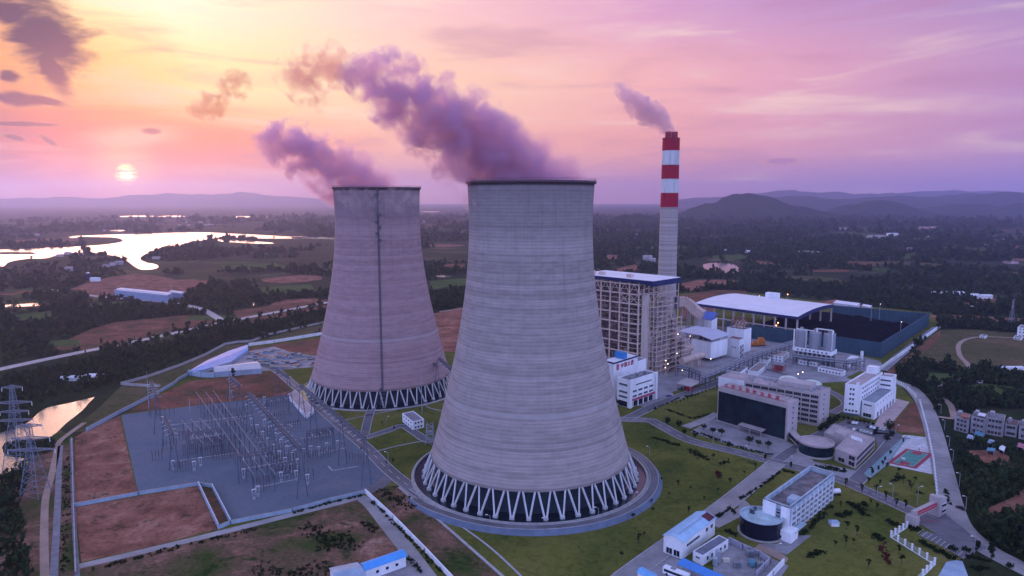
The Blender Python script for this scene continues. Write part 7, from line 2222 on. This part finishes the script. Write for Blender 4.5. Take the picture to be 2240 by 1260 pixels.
for i, (A, B, C, m_, lb) in enumerate((((2114, 956), (2128, 960), (2132, 954), M_PBLUE, 'pale tarp lean-to in front of the grey houses'), ((2130, 950), (2148, 956), (2153, 948), mat('teal_tarp', (.10, .25, .33), .7), 'teal tarp lean-to in front of the widest grey house'), ((2160, 966), (2172, 970), (2176, 964), M_PBLUE, 'small pale shed roof below the balconied house'),
                                     ((2158, 984), (2176, 986), (2178, 981), mat('teal_tarp', 0), 'teal shed roof lowest in front of the grey houses'), ((2185, 980), (2196, 986), (2200, 978), M_WALLW, 'white shed between the balconied and brown-roofed houses'), ((2224, 975), (2240, 980), (2244, 973), mat('pink_tarp', (.45, .16, .20), .7), 'pinkish shed roof at the right edge below the houses'))):
    z = 2.8; q = Q(G(*A, z), G(*B, z), G(*C, z), z)
    t = thing('lean_to', lb, 'shed', q.mid)
    p = [q.p(0, 0, z - .5), q.p(q.la, 0, z - .5), q.p(q.la, q.lc, z), q.p(0, q.lc, z)]
    MB().hexa(p + [x + Vector((0, 0, .15)) for x in p]).build('roof', m_, t)
    MB().qbox(q, .3, q.la - .3, q.lc - .4, q.lc - .2, 0, z - .1).qbox(q, .3, .5, .3, q.lc - .4, 0, z - .6).qbox(q, q.la - .5, q.la - .3, .3, q.lc - .4, 0, z - .6).build('wall', M_VIL, t)
# far buildings scattered over the plain
far = [(1418, 572, 20, 18, 12, 'apartment_block', 'grey apartment blocks beyond the boiler house, left one', M_VIL), (1428, 575, 14, 14, 9, 'apartment_block', 'grey apartment block beyond the boiler house, right one', M_VIL),
       (1765, 554, 40, 12, 5, 'far_house', 'pinkish row of roofs far beyond the coal shed', M_TAN), (1785, 556, 18, 10, 6, 'far_house', 'small pinkish roof at the end of the far row', M_TAN), (2080, 649, 46, 16, 5, 'far_shed', 'long blue-grey shed on the plain at right', M_PBLUE), (2127, 653, 24, 12, 5, 'far_shed', 'shorter pale shed right of the long blue-grey one', M_WALLW), (2160, 654, 16, 10, 5, 'far_shed', 'smallest pale shed in the line of three at right', M_WALLW),
       (2130, 677, 6, 5, 4, 'far_house', 'tiny white hut below the line of pale sheds', M_WHITE), (2145, 838 + 0, 3, 3, 2, 'field_hut', 'tiny white hut beside the green field', M_WHITE), (1586, 551, 9, 8, 6, 'far_house', 'tiny white house beyond the pond', M_WHITE), (1636, 553, 12, 8, 6, 'far_house', 'tiny pale house right of the pond-side house', M_WALLW),
       (1850, 503, 50, 20, 9, 'far_village', 'pale village block far out on the right plain', M_TAN), (1920, 522, 60, 26, 9, 'far_village', 'pinkish village block below the far right fields', M_TAN), (1955, 516, 40, 20, 9, 'far_village', 'small village block right of the pinkish one', M_WALLW), (1650, 547, 14, 10, 6, 'far_house', 'lone house at the edge of the far woods', M_TAN),
       (150, 834, 14, 6, 3, 'greenhouse', 'left pale greenhouse roof above the pond', M_WALLW), (178, 833, 20, 6, 3, 'greenhouse', 'middle pale greenhouse roof above the pond', M_WALLW), (203, 829, 14, 6, 3, 'greenhouse', 'right pale greenhouse roof above the pond', M_WALLW), (2210, 810, 24, 5, 2.5, 'greenhouse', 'pale low tunnel in the dry field at right', M_WALLW),
       (193, 612, 8, 10, 12, 'silo_tower', 'small blue tower at the edge of the pink clearing', M_BLUE), (205, 616, 14, 10, 6, 'far_house', 'white works hut beside the small blue tower', M_WALLW), (2300 - 70, 664, 10, 8, 5, 'far_house', 'pale hut near the right edge on the plain', M_TAN)]
for px, py, w_, dp, h, nm, lb, m_ in far:
    p = G(px, py)
    t = thing(nm, lb, 'building', p)
    MB().box(p.x - w_ / 2, p.x + w_ / 2, p.y, p.y + dp, 0, h).build('wall', m_, t)
    MB().hexa([(p.x - w_ / 2 - .4, p.y - .4, h), (p.x + w_ / 2 + .4, p.y - .4, h), (p.x + w_ / 2 + .4, p.y + dp + .4, h), (p.x - w_ / 2 - .4, p.y + dp + .4, h), (p.x - w_ / 2, p.y + dp * .45, h + dp * .14), (p.x + w_ / 2, p.y + dp * .45, h + dp * .14), (p.x + w_ / 2, p.y + dp * .55, h + dp * .14), (p.x - w_ / 2, p.y + dp * .55, h + dp * .14)]).build('roof', M_ROOFP if m_ in (M_TAN, M_VIL) else M_ROOFW, t)

# slack conductors strung across the switchyard and from the pylons
def cable(label, a, b, sag, r=.07):
    t = thing('conductor', label, 'cable', ((a.x + b.x) / 2, (a.y + b.y) / 2, 0), 'conductors over the switchyard')
    mb = MB(); n = 10
    for i in range(n):
        f0, f1 = i / n, (i + 1) / n
        p = a + (b - a) * f0 - Vector((0, 0, sag * 4 * f0 * (1 - f0))); q_ = a + (b - a) * f1 - Vector((0, 0, sag * 4 * f1 * (1 - f1)))
        mb.tube(p, q_, r, n=4)
    mb.build('wire', M_GANT, t)
for i in range(7):
    f_ = (i + .5) / 7
    a = G(*cS(870 + 325 * f_, 402 + 353 * f_), 24.5); b = G(*cS(1196 + 404 * f_, 352 + 338 * f_), 24.5)
    cable('slack conductor between the two longest switchyard gantries', a, b, 3)
for i, (x, y, x2, y2) in enumerate(((258, 335, 870, 410), (285, 405, 890, 440), (352, 575, 960, 500), (380, 635, 1000, 550), (760, 310, 880, 420))):
    cable('slack conductor reaching the long gantry from the left gantries', G(*cS(x, y), 20), G(*cS(x2, y2), 24), 4)
# ================================================================= foliage
def leaf_mat(name, a, b, c_):
    m, k, out = newmat(name)
    tc = k.n('ShaderNodeNewGeometry')
    n = k.noise(tc.outputs['Position'], .11, 4); nl = k.noise(tc.outputs['Position'], .014, 4)
    f = k.m('ADD', k.m('ADD', k.m('MULTIPLY', n, .5), k.m('MULTIPLY', nl, .45)), k.m('MULTIPLY', tc.outputs['Random Per Island'], .16))
    col = k.ramp(f, [(.30, a), (.58, b), (.85, c_)])
    bsdf(k, out, col, .9, 0, 0.0)
    MATS[name] = m
    return m
M_LEAF = leaf_mat('dark_leaves', (.006, .014, .006), (.016, .030, .009), (.045, .060, .018))
M_LEAF2 = leaf_mat('wood_leaves', (.010, .020, .011), (.028, .046, .017), (.082, .092, .034))
M_LEAFR = leaf_mat('reddish_leaves', (.05, .012, .014), (.12, .025, .028), (.18, .05, .05))

def crown_mesh(seed, n, sx, sz, leaf, z0=0.0, tall=1.0):
    """Leaf clumps spread through an uneven crown; returns (verts, faces) as arrays."""
    r = np.random.default_rng(seed)
    nc = max(5, n // 9)
    d_ = r.normal(size=(nc, 3)); d_ /= np.linalg.norm(d_, axis=1)[:, None]
    cen = d_ * (r.random((nc, 1)) ** .5) * np.array([sx, sx, sz]) * .85
    rad = r.uniform(.22, .45, nc) * sx
    ci = r.integers(0, nc, n)
    o = r.normal(size=(n, 3)); o /= np.linalg.norm(o, axis=1)[:, None]
    p = cen[ci] + o * rad[ci][:, None] * r.uniform(.5, 1.0, (n, 1))
    p[:, 2] += z0 + sz
    u = r.normal(size=(n, 3)); u /= np.linalg.norm(u, axis=1)[:, None]
    nn = o + r.normal(size=(n, 3)) * .5
    v = np.cross(nn, u); v /= np.linalg.norm(v, axis=1)[:, None]
    u = np.cross(v, nn); u /= np.linalg.norm(u, axis=1)[:, None]
    s = leaf * r.uniform(.6, 1.3, (n, 1))
    V = np.stack([p - u * s, p + v * s * .7, p + u * s, p - v * s * .7], 1).reshape(-1, 3)
    return V

def quads_mesh(name, V, m):
    n = len(V) // 4
    me = bpy.data.meshes.new(name)
    me.vertices.add(len(V)); me.vertices.foreach_set('co', V.astype(np.float32).ravel())
    me.loops.add(4 * n); me.loops.foreach_set('vertex_index', np.arange(4 * n, dtype=np.int32))
    me.polygons.add(n); me.polygons.foreach_set('loop_start', np.arange(0, 4 * n, 4, dtype=np.int32))
    me.update(); me.materials.append(m)
    return me

TREES = {}
def tree_proto(kind):
    if kind in TREES: return TREES[kind]
    r = random.Random(hash(kind) % 1000 if False else sum(map(ord, kind)))
    n, sx, sz, leaf, th = {'round': (300, 2.6, 2.4, .42, 2.2), 'round2': (320, 3.0, 2.2, .45, 1.9), 'sapling': (110, 1.0, 1.5, .28, 1.6), 'sapling2': (100, .9, 1.8, .28, 1.4), 'column': (160, .9, 2.4, .32, .7), 'pine': (300, 1.7, 3.4, .40, 1.0), 'big': (460, 4.2, 3.6, .55, 2.6), 'red': (240, 2.4, 1.6, .4, .5)}[kind]
    t = thing('tree', 'x', 'tree', (0, 0, -500))
    tb = MB().tube((0, 0, -500), (0.05, 0, -500 + th + sz * .6), .10 * sx ** .6 + .05, .04, 6)
    for i in range(4):
        a = 1.7 * i + r.random(); tb.tube((0, 0, -500 + th + .2 * i), (sx * .55 * math.cos(a), sx * .55 * math.sin(a), -500 + th + sz * .7), .06, .02, 5)
    tb.build('trunk', M_TRUNK, t)
    o = bpy.data.objects.new('crown', quads_mesh('crown', crown_mesh(sum(map(ord, kind)), n, sx, sz, leaf, th * .8), M_LEAFR if kind == 'red' else M_LEAF))
    COL.objects.link(o); o.parent = t
    TREES[kind] = t
    return t
tree_used = set()
def tree(kind, p, s, label, group=None, rz=None):
    r = tree_proto(kind)
    rz = random.random() * 6.28 if rz is None else rz
    if kind not in tree_used:
        tree_used.add(kind); r.location = p; r.rotation_euler = (0, 0, rz); r.scale = (s, s, s); r['label'] = label
        if group: r['group'] = group
        return r
    return dup(r, p, rz, label, group, s)
rnd = random.Random(31)
# plaza trees before the glass office
c6 = crop(1340, 840, 3)
for x, y, lb, s in ((598, 305, 'leftmost thin plaza tree before the glass office', .9), (655, 330, 'second thin plaza tree before the glass office', 1.0), (715, 345, 'third plaza tree from the left before the glass office', 1.15), (895, 400, 'tallest plaza tree before the right half of the glass office', 1.25), (960, 415, 'plaza tree next right of the tallest one', 1.0), (1020, 425, 'rightmost plaza tree beside the corner of the glass office', 1.05)):
    tree('round', G(*c6(x, y)), s * .8, lb, 'plaza trees before the glass office')
for x, y, s, lb in ((360, 262, .8, 'small tree on the paved strip at the left of the plaza'), (435, 285, .8, 'bushy tree at the road bend left of the plaza'), (470, 330, .6, 'roadside sapling below the bushy tree'), (540, 352, .55, 'second roadside sapling along the plant road'), (760, 415, .6, 'third roadside sapling along the plant road'), (1002, 500, 1.0, 'dark columnar tree at the crossroads corner'), (1168, 552, 1.0, 'dark columnar tree at the dormitory corner')):
    tree('column' if 'columnar' in lb else 'round2', G(*c6(x, y)), s, lb)
# saplings on the right lawn
for i, (x, y) in enumerate(((370, 740), (255, 790), (265, 850), (430, 680), (510, 700), (600, 770), (690, 715), (770, 665), (865, 600), (935, 560), (135, 895), (205, 1010), (60, 1150), (500, 850), (90, 760), (170, 1050), (320, 640), (760, 515), (660, 500), (730, 540))):
    tree(('sapling', 'sapling2')[i % 2], G(*c6(x, y)), rnd.uniform(.7, 1.25), 'thin sapling scattered on the big lawn right of the front tower', 'saplings on the big lawn')
for i, (x, y) in enumerate(((1860, 640), (1960 - 0, 700), (1880, 590), (1700, 600), (1680, 655), (1800, 560))):
    tree(('sapling', 'sapling2')[i % 2], G(*c6(x, y)), rnd.uniform(.9, 1.3), 'thin sapling on the lawn between the court and the gate road', 'saplings on the court lawn')
c7 = crop(1820, 860, 3.15)
for i, (x, y) in enumerate(((250, 625), (450, 600), (490, 625), (530, 655), (570, 615), (330, 640))):
    tree(('sapling', 'sapling2')[i % 2], G(*c7(x, y)), rnd.uniform(.8, 1.3), 'thin sapling on the lawn between the court and the gate road', 'saplings on the court lawn')
for i, (x, y) in enumerate(((205, 690), (370, 740), (440, 790), (505, 800), (95, 650), (305, 690))):
    tree('sapling2', G(*c7(x, y)), 1.3, 'small palm-like street tree in the kerbside row of the gate road', 'street trees on the gate road')
for i, (x, y) in enumerate(((280, 560), (318, 535), (350, 497), (402, 425), (490, 345), (365, 470))):
    tree('column', G(*c7(x, y)), .8, 'dark clipped tree along the teal paved walk by the court', 'clipped trees by the court')
for i, (x, y) in enumerate(((100, 940), (170, 980), (145, 1040), (250, 1210), (480, 1180), (460, 1110), (20, 1060), (95, 1050), (310, 810), (265, 775), (390, 920), (60, 790))):
    tree(('sapling', 'sapling2')[i % 2], G(*c7(x, y)), rnd.uniform(.8, 1.3), 'thin sapling scattered on the dark lawn below the gate road', 'saplings on the lower lawn')
for x, y, s, lb in ((995, 1100, 1.0, 'conical tree on the island corner by the gate apron'), (1095, 1150, 1.3, 'dark conical tree beside the outer road bottom right'), (925, 1120, .9, 'small tree at the end of the painted bays'), (835, 1120, 1.0, 'round tree among the painted bays'), (1218, 1225, .8, 'small round bush-like tree on the outer road edge')):
    tree('pine' if 'conical' in lb else 'round', G(*c7(x, y)), s * .8, lb)
for x, y, s, lb in ((395, 262, 1.2, 'dark round tree at the parking lot end'), (375, 335, .8, 'dark round shrub-like tree by the white parked car'), (410, 300, .7, 'dark tree behind the parked black car'), (300, 285, .6, 'small tree at the canteen corner of the parking lot')):
    tree('round2', G(*c7(x, y)), s, lb)
for i in range(9):
    tree('round2', G(1795 + i * 4.5 + rnd.uniform(-2, 2), 945 - i * 3.2 + rnd.uniform(-2, 2)), rnd.uniform(.5, .9), 'low dark tree in the planting between the office block and parking lot', 'trees between office block and parking lot')
for i in range(8):
    tree('round2', G(1846 + i * 9, 917 + i * 1.9 + rnd.uniform(-1, 1)), rnd.uniform(.35, .6), 'small dark bush-like tree along the foot of the white laboratory', 'trees at the foot of the laboratory')
for i, (x, y) in enumerate(((700, 955), (862, 940), (835, 930), (845, 1015), (880, 1040), (790, 985), (640, 780), (1600 - 740, 1012), (920, 900))):
    tree(('sapling', 'column')[i % 2], G(x, y), rnd.uniform(.5, .8), 'tiny dark shrub-like tree on the lawn between the two towers', 'little trees between the towers')
tree('pine', G(511, 828), 1.3, 'dark conical tree in front of the white barrel-roofed shed')
for i in range(10):
    tree('round2', G(1340 + i * 10, 886 - i * 2.2 + rnd.uniform(-2, 2)), rnd.uniform(.4, .7), 'dark bush-like tree at the foot of the control building', 'trees below the control building')
for i in range(12):
    tree('column', G(1480 + i * 8, 884 - i * 3.2), rnd.uniform(.5, .7), 'dark clipped tree in the hedge row behind the small walled lawn', 'hedge row trees left of the glass office')

# ---------------------------------------------------------------- planted shrub beds and hedges
def shrub_bed(label, px, w_, h, n, m_=None, cat='shrubs', grp=None, name='shrub_bed'):
    pts = [G(*p) for p in px]
    c_ = pts[len(pts) // 2]
    r = np.random.default_rng(len(label) + n)
    V = []
    segs = list(zip(pts, pts[1:])); tot = sum((b_ - a).length for a, b_ in segs)
    for a, b_ in segs:
        kk = max(1, int(n * (b_ - a).length / tot))
        for i in range(kk):
            q_ = a + (b_ - a) * r.random()
            q_ = q_ + Vector((r.normal() * w_ * .4, r.normal() * w_ * .4, 0))
            v = crown_mesh(int(r.integers(1e6)), 26, h * r.uniform(.5, .9), h * .45 * r.uniform(.6, 1.2), .30)
            V.append(v + np.array([q_.x - c_.x, q_.y - c_.y, 0]))
    o = bpy.data.objects.new(name, quads_mesh(name, np.concatenate(V), m_ or M_LEAF))
    COL.objects.link(o); o.location = (c_.x, c_.y, .05)
    return tag(o, label, cat, grp)
c8 = c6
for lb, px, w_, h, n, mm_ in (('long dark fish-shaped shrub bed near the top of the big lawn', [(255, 355), (330, 370), (400, 400), (455, 410)], 2.2, 1.3, 46, None), ('dark oval shrub bed in the upper middle of the big lawn', [(510, 440), (570, 470), (625, 500)], 3.0, 1.4, 50, None),
                        ('dark shrub clump above the reddish bed on the big lawn', [(700, 530), (760, 515)], 1.6, 1.2, 14, None), ('reddish shrub bed on the big lawn', [(680, 575), (710, 600), (690, 620)], 1.8, 1.2, 22, M_LEAFR),
                        ('trimmed hedge along the plant road before the plaza', [(515, 310), (640, 350), (800, 410), (960, 450), (1050, 468)], 2.0, 1.0, 120, None), ('dark hedge along the left edge of the strip lawn', [(825, 765), (950, 690), (1100, 580)], .8, 1.2, 60, None), ('hedge across the upper end of the strip lawn', [(1110, 570), (1200, 590)], .6, 1.2, 22, None),
                        ('dark hedge on the small lawn above the workshop', [(680, 880), (770, 820), (810, 860)], 1.2, 1.4, 34, None), ('dense dark shrubbery in front of the canteen', [(1350, 550), (1420, 560), (1530, 575)], 2.6, 1.7, 70, None), ('dark hedge round the small walled lawn', [(350, 170), (520, 230), (640, 200)], 1.0, 1.2, 70, None), ('dark hedge along the top of the small walled lawn', [(240, 180), (450, 90), (560, 70)], 1.0, 1.2, 60, None),
                        ('dark shrubs along the shaded foot of the dormitory', [(1240, 1000), (1340, 900), (1440, 800)], 1.6, 1.3, 60, None), ('dark shrub island on the lawn right of the dormitory', [(1480, 870), (1560, 850)], 3.0, 1.5, 36, None), ('long dark shrub bed near the lower dark lawn edge', [(1280, 1140), (1340, 1110), (1390, 1105)], 1.8, 1.2, 34, None),
                        ('shrub bed by the drum corner of the dormitory', [(740, 960), (790, 985), (830, 1000)], 1.4, 1.0, 24, None), ('dark shrub bed on the right of the tank truck', [(1560, 780), (1620, 830), (1660, 870)], 2.4, 1.4, 40, None), ('thin verge hedge beside the control building road', [(410, 45), (500, 20), (540, 0)], 1.2, 1.0, 30, None)):
    shrub_bed(lb, [c6(*p) for p in px], w_, h, n, mm_)
for lb, px, w_, h, n, mm_ in (('long reddish-brown shrub bed on the lower right lawn', [(330, 1060), (370, 1120), (400, 1180)], 2.2, 1.2, 34, M_LEAFR), ('dark shrub head of the reddish bed on the lower right lawn', [(310, 980), (340, 1030)], 2.4, 1.4, 24, None), ('dark shrub bed left of the white fence corner', [(370, 880), (420, 905), (470, 920)], 1.8, 1.5, 30, None), ('dark shrubs at the left foot of the gate', [(530, 920), (570, 950), (600, 940)], 2.0, 1.7, 30, None),
                        ('green hedge between the white fence and the painted bays', [(620, 1030), (700, 1070), (780, 1120), (850, 1145)], 2.2, 1.3, 80, None), ('dark shrub patch on the lawn before the court', [(420, 610), (460, 590), (490, 575)], 1.8, 1.2, 26, None), ('small shrub patch near the gate lamp', [(575, 685), (630, 695)], 1.2, .9, 16, None), ('row of dark shrubs on the outer road verge above the gate', [(780, 660), (795, 720), (810, 770)], .9, 1.2, 26, None),
                        ('shrubs on the traffic island by the lamp', [(925, 1135), (1000, 1140), (1080, 1160)], 1.4, 1.1, 26, None), ('dark shrubs in the round garden bed', [(950, 1200), (1010, 1220), (1060, 1200)], 2.0, .9, 40, None), ('large dark shrub clump in front of the grey houses', [(930, 340), (1000, 350), (1040, 340)], 2.5, 2.2, 30, None), ('low verge shrubs right of the dormitory truck', [(240, 760), (200, 800), (130, 780)], 2.6, 1.6, 40, None)):
    shrub_bed(lb, [c7(*p) for p in px], w_, h, n, mm_)
for lb, px, w_, h, n in (('dark scrub row along the front of the switchyard wall', [(640, 1124), (720, 1102), (795, 1084)], 1.0, 1.2, 50), ('dark scrub row beside the service wall', [(815, 1100), (870, 1155), (935, 1222), (960, 1250)], 1.0, 1.3, 60), ('dark scrub clump on the waste ground beside the main road', [(830, 1075), (870, 1095), (905, 1115)], 5, 1.3, 60),
                      ('green scrub patch in the middle of the lower waste ground', [(740, 1170), (760, 1190), (775, 1200)], 5, 1.2, 50), ('dark scrub patch on the left of the lower waste ground', [(670, 1150), (700, 1175), (730, 1205)], 6, 1.4, 80), ('dark scrub strip at the bottom of the lower waste ground', [(560, 1250), (640, 1258), (720, 1240)], 6, 1.6, 70), ('scrub fringe along the gravel path', [(200, 1248), (330, 1215), (470, 1180), (560, 1160)], 2.2, 1.3, 70),
                      ('dark bushes round the blue gabled building', [(890, 1222), (905, 1235), (925, 1255)], 1.2, 1.4, 24), ('dark scrub clump right of the lower waste ground', [(795, 1145), (820, 1165)], 4, 1.3, 26), ('scrub strip between the drain channels at left', [(140, 1250), (146, 1120), (146, 1000)], 2.2, .9, 90)):
    shrub_bed(lb, px, w_, h, n, name='scrub', cat='scrub')

# ---------------------------------------------------------------- woods that read as one mass
EXP = [np.array(p) for p in EXCL]
EXBB = [(p[:, 0].min(), p[:, 0].max(), p[:, 1].min(), p[:, 1].max()) for p in EXP]
def outside(P):
    """Mask of the points of P (n,2) lying in none of the kept-clear polygons."""
    keep = np.ones(len(P), bool)
    for poly, bb in zip(EXP, EXBB):
        idx = np.nonzero(keep & (P[:, 0] > bb[0] - 2) & (P[:, 0] < bb[1] + 2) & (P[:, 1] > bb[2] - 2) & (P[:, 1] < bb[3] + 2))[0]
        if not len(idx): continue
        x, y = P[idx, 0], P[idx, 1]
        ins = np.zeros(len(idx), bool)
        j = len(poly) - 1
        for i in range(len(poly)):
            xi, yi, xj, yj = poly[i][0], poly[i][1], poly[j][0], poly[j][1]
            if yi != yj:
                c_ = (yi > y) != (yj > y)
                ins ^= c_ & (x < (xj - xi) * (y - yi) / (yj - yi) + xi)
            j = i
        keep[idx[ins]] = False
    return keep
PLANT = np.array([(p.x, p.y) for p in [G(*x) for x in [(170, 962), (412, 822), (545, 754), (720, 730), (960, 690), (1290, 660), (1510, 640), (1640, 640), (1840, 665), (2040, 684), (2056, 715), (1990, 765), (1932, 812), (1962, 835), (2000, 880), (2030, 960), (2052, 1050), (2070, 1120), (2060, 1160), (2110, 1215), (2010, 1300), (160, 1300)]]])

KIT = [crown_mesh(100 + i, 46, 1.0, .95, .30) for i in range(6)]
KITS = [crown_mesh(200 + i, 26, 1.0, .8, .42) for i in range(6)]
KITF = [crown_mesh(300 + i, 14, 1.0, .55, .60) for i in range(6)]
def forest(name, P, S, kit, m_):
    r = np.random.default_rng(len(P))
    V = []
    for i, k_ in enumerate(kit):
        sel = np.nonzero(np.arange(len(P)) % len(kit) == i)[0]
        if not len(sel): continue
        a = r.uniform(0, 6.28, len(sel)); ca, sa = np.cos(a), np.sin(a)
        s = S[sel]; sz_ = s * r.uniform(.85, 1.5, len(sel))
        X = (k_[None, :, 0] * ca[:, None] - k_[None, :, 1] * sa[:, None]) * s[:, None] + P[sel, 0][:, None]
        Y = (k_[None, :, 0] * sa[:, None] + k_[None, :, 1] * ca[:, None]) * s[:, None] + P[sel, 1][:, None]
        Z = k_[None, :, 2] * sz_[:, None] - .2
        V.append(np.stack([X, Y, Z], 2).reshape(-1, 3))
    o = bpy.data.objects.new(name, quads_mesh(name, np.concatenate(V), m_))
    COL.objects.link(o); o['kind'] = 'stuff'
    return o
def fill(px, n, s0, s1):
    poly = [G(*p) for p in px]
    a = np.array([(p.x, p.y) for p in poly])
    lo, hi = a.min(0), a.max(0)
    P = RNG.uniform(lo, hi, (n * 5, 2))
    P = P[[inpoly(x, y, a) for x, y in P]]
    P = P[outside(P)][:n]
    return P, (s0 + (s1 - s0) * RNG.beta(1.6, 2.4, len(P))) * np.exp(RNG.normal(0, .2, len(P)))
def many(name, patches, kit=None, m_=None):
    A = [fill(*p) for p in patches]
    return forest(name, np.concatenate([a[0] for a in A]), np.concatenate([a[1] for a in A]), kit or KIT, m_ or M_LEAF2)
ROADP = [q_ for q_ in EXCL]
many('woodland', [([(2095, 1010), (2130, 1012), (2200, 1040), (2240, 1030), (2320, 1010), (2320, 1110), (2180, 1110), (2140, 1125), (2120, 1090), (2100, 1050)], 420, 1.6, 3.2),
                  ([(2150, 1140), (2320, 1110), (2320, 1300), (2240, 1240), (2170, 1195), (2140, 1165)], 420, 1.6, 3.2),
                  ([(2090, 960), (2120, 965), (2300, 990), (2300, 1030), (2200, 1020), (2100, 1005)], 90, 1.2, 2.2)])
many('woodland', [([(2065, 850), (2100, 838), (2180, 842), (2300, 860), (2300, 905), (2240, 895), (2160, 890), (2110, 905), (2085, 880)], 300, 2.2, 4.2),
                  ([(2100, 815), (2180, 818), (2300, 838), (2300, 855), (2180, 845), (2105, 832)], 200, 2.6, 4.6),
                  ([(1962, 800), (2000, 790), (2020, 810), (2050, 850), (2060, 900), (2040, 905), (2022, 868), (1990, 842), (1965, 830)], 190, 2.2, 4.4),
                  ([(1990, 770), (2060, 775), (2110, 810), (2060, 816), (2000, 800)], 50, 2, 3.6),
                  ([(2045, 702), (2300, 722), (2300, 735), (2045, 716)], 240, 3.4, 5.0)])
many('woodland', [([(0, 832), (150, 800), (330, 764), (490, 726), (620, 702), (716, 684), (712, 704), (640, 718), (560, 742), (490, 750), (400, 795), (270, 836), (190, 858), (120, 868), (60, 895), (0, 925), (-60, 925), (-60, 836)], 1000, 1.8, 4.0),
                  ([(0, 1040), (60, 1012), (60, 1060), (40, 1120), (60, 1200), (70, 1300), (-60, 1300), (-60, 1046)], 300, 1.4, 3.0),
                  ([(10, 980), (24, 972), (60, 970), (110, 968), (130, 962), (115, 990), (80, 1000), (57, 1002), (20, 995), (10, 988)], 80, 1.2, 2.0),
                  ([(150, 950), (190, 915), (225, 890), (300, 850), (310, 862), (230, 905), (180, 940)], 45, 1.0, 2.0),
                  ([(-60, 935), (0, 930), (40, 915), (60, 905), (66, 918), (36, 933), (0, 944), (-60, 956)], 60, 1.6, 2.8)])
many('woodland', [([(0, 690), (120, 700), (110, 760), (0, 800)], 240, 2.6, 4.6), ([(100, 660), (250, 668), (420, 680), (330, 695), (160, 720)], 260, 2.6, 4.8), ([(220, 650), (330, 664), (340, 690), (240, 690)], 60, 3, 5),
                  ([(360, 660), (440, 690), (480, 700), (400, 700), (330, 690)], 60, 2.4, 4.2), ([(400, 650), (640, 640), (710, 645), (640, 660), (470, 680)], 220, 2.6, 5), ([(930, 640), (1020, 630), (1020, 668), (960, 678)], 160, 2.4, 4.2),
                  ([(1480, 600), (1550, 600), (1560, 606), (1480, 610)], 90, 3, 5), ([(1510, 628), (1640, 620), (1700, 632), (1640, 642), (1560, 640)], 240, 3, 5), ([(0, 590), (150, 575), (290, 596), (330, 596), (230, 606), (120, 630), (0, 640)], 260, 3, 5.5), ([(1640, 612), (1800, 620), (2040, 650), (2240, 665), (2300, 690), (2040, 688), (1850, 655), (1700, 640)], 900, 3.2, 5.6)], KITS)
# the far plain: even on a logarithmic distance scale, clumped
N = 46000
r_ = np.exp(RNG.uniform(math.log(760), math.log(6200), N)); a_ = RNG.uniform(-.74, .74, N)
P = np.stack([np.sin(a_) * r_, np.cos(a_) * r_], 1)
nv = np.array([noise.fractal(Vector((x / 420, y / 420, 4.2)), .9, 2.0, 4) + .55 * noise.noise(Vector((x / 90, y / 90, 1.1))) for x, y in P])
right = np.clip((P[:, 0] / P[:, 1] + .1) / .5, -0.6, 1) * .22
keep = (nv + right > -.04)
P = P[keep]; P = P[outside(P)]
inpl = np.array([inpoly(x, y, PLANT) for x, y in P]); P = P[~inpl]
D_ = np.hypot(P[:, 0], P[:, 1])
S = np.clip(D_ * .0027, 2.4, 11) * np.exp(RNG.normal(0, .42, len(P))).clip(.45, 2.2)
near_ = D_ < 1500
forest('forest', P[near_], S[near_], KITS, M_LEAF2)
forest('forest', P[~near_], S[~near_], KITF, M_LEAF2)

# farmhouses scattered over the far plain
fh = []
for i, (w_, dp, hh2, m_, rm_) in enumerate(((11, 8, 6, M_TAN, M_ROOFG), (14, 9, 7, M_VIL, M_ROOFP), (18, 9, 5, M_CONC, M_CROAD))):
    mb = MB().box(-w_ / 2, w_ / 2, -dp / 2, dp / 2, 0, hh2)
    mb.hexa([(-w_ / 2 - .5, -dp / 2 - .5, hh2), (w_ / 2 + .5, -dp / 2 - .5, hh2), (w_ / 2 + .5, dp / 2 + .5, hh2), (-w_ / 2 - .5, dp / 2 + .5, hh2), (-w_ / 2, -.3, hh2 + 2), (w_ / 2, -.3, hh2 + 2), (w_ / 2, .3, hh2 + 2), (-w_ / 2, .3, hh2 + 2)], 1)
    o = mb.build('farmhouse', [m_, rm_]); fh.append(o)
    tag(o, ['grey-roofed farmhouse dotted over the distant plain', 'pinkish-roofed farmhouse dotted over the distant plain', 'long pale-roofed farm shed dotted over the distant plain'][i], 'farmhouse', ['grey-roofed farmhouses', 'pink-roofed farmhouses', 'pale farm sheds'][i] + ' far out')
rnd = random.Random(8)
cl_ = [(math.sin(a) * r, math.cos(a) * r) for a, r in [(rnd.uniform(-.7, .7), math.exp(rnd.uniform(math.log(1700), math.log(5200)))) for _ in range(24)]]
n_ = 0
for cx_, cy_ in cl_:
    for j in range(rnd.randint(2, 6)):
        x, y = cx_ + rnd.gauss(0, 45), cy_ + rnd.gauss(0, 70)
        if y < 1050 or not outside(np.array([[x, y]]))[0]: continue
        k_ = rnd.randrange(3)
        o = fh[k_] if fh[k_].location.length == 0 else fh[k_].copy()
        if o is not fh[k_]: COL.objects.link(o)
        o.location = (x, y, 0); o.rotation_euler = (0, 0, rnd.uniform(-.6, .6))
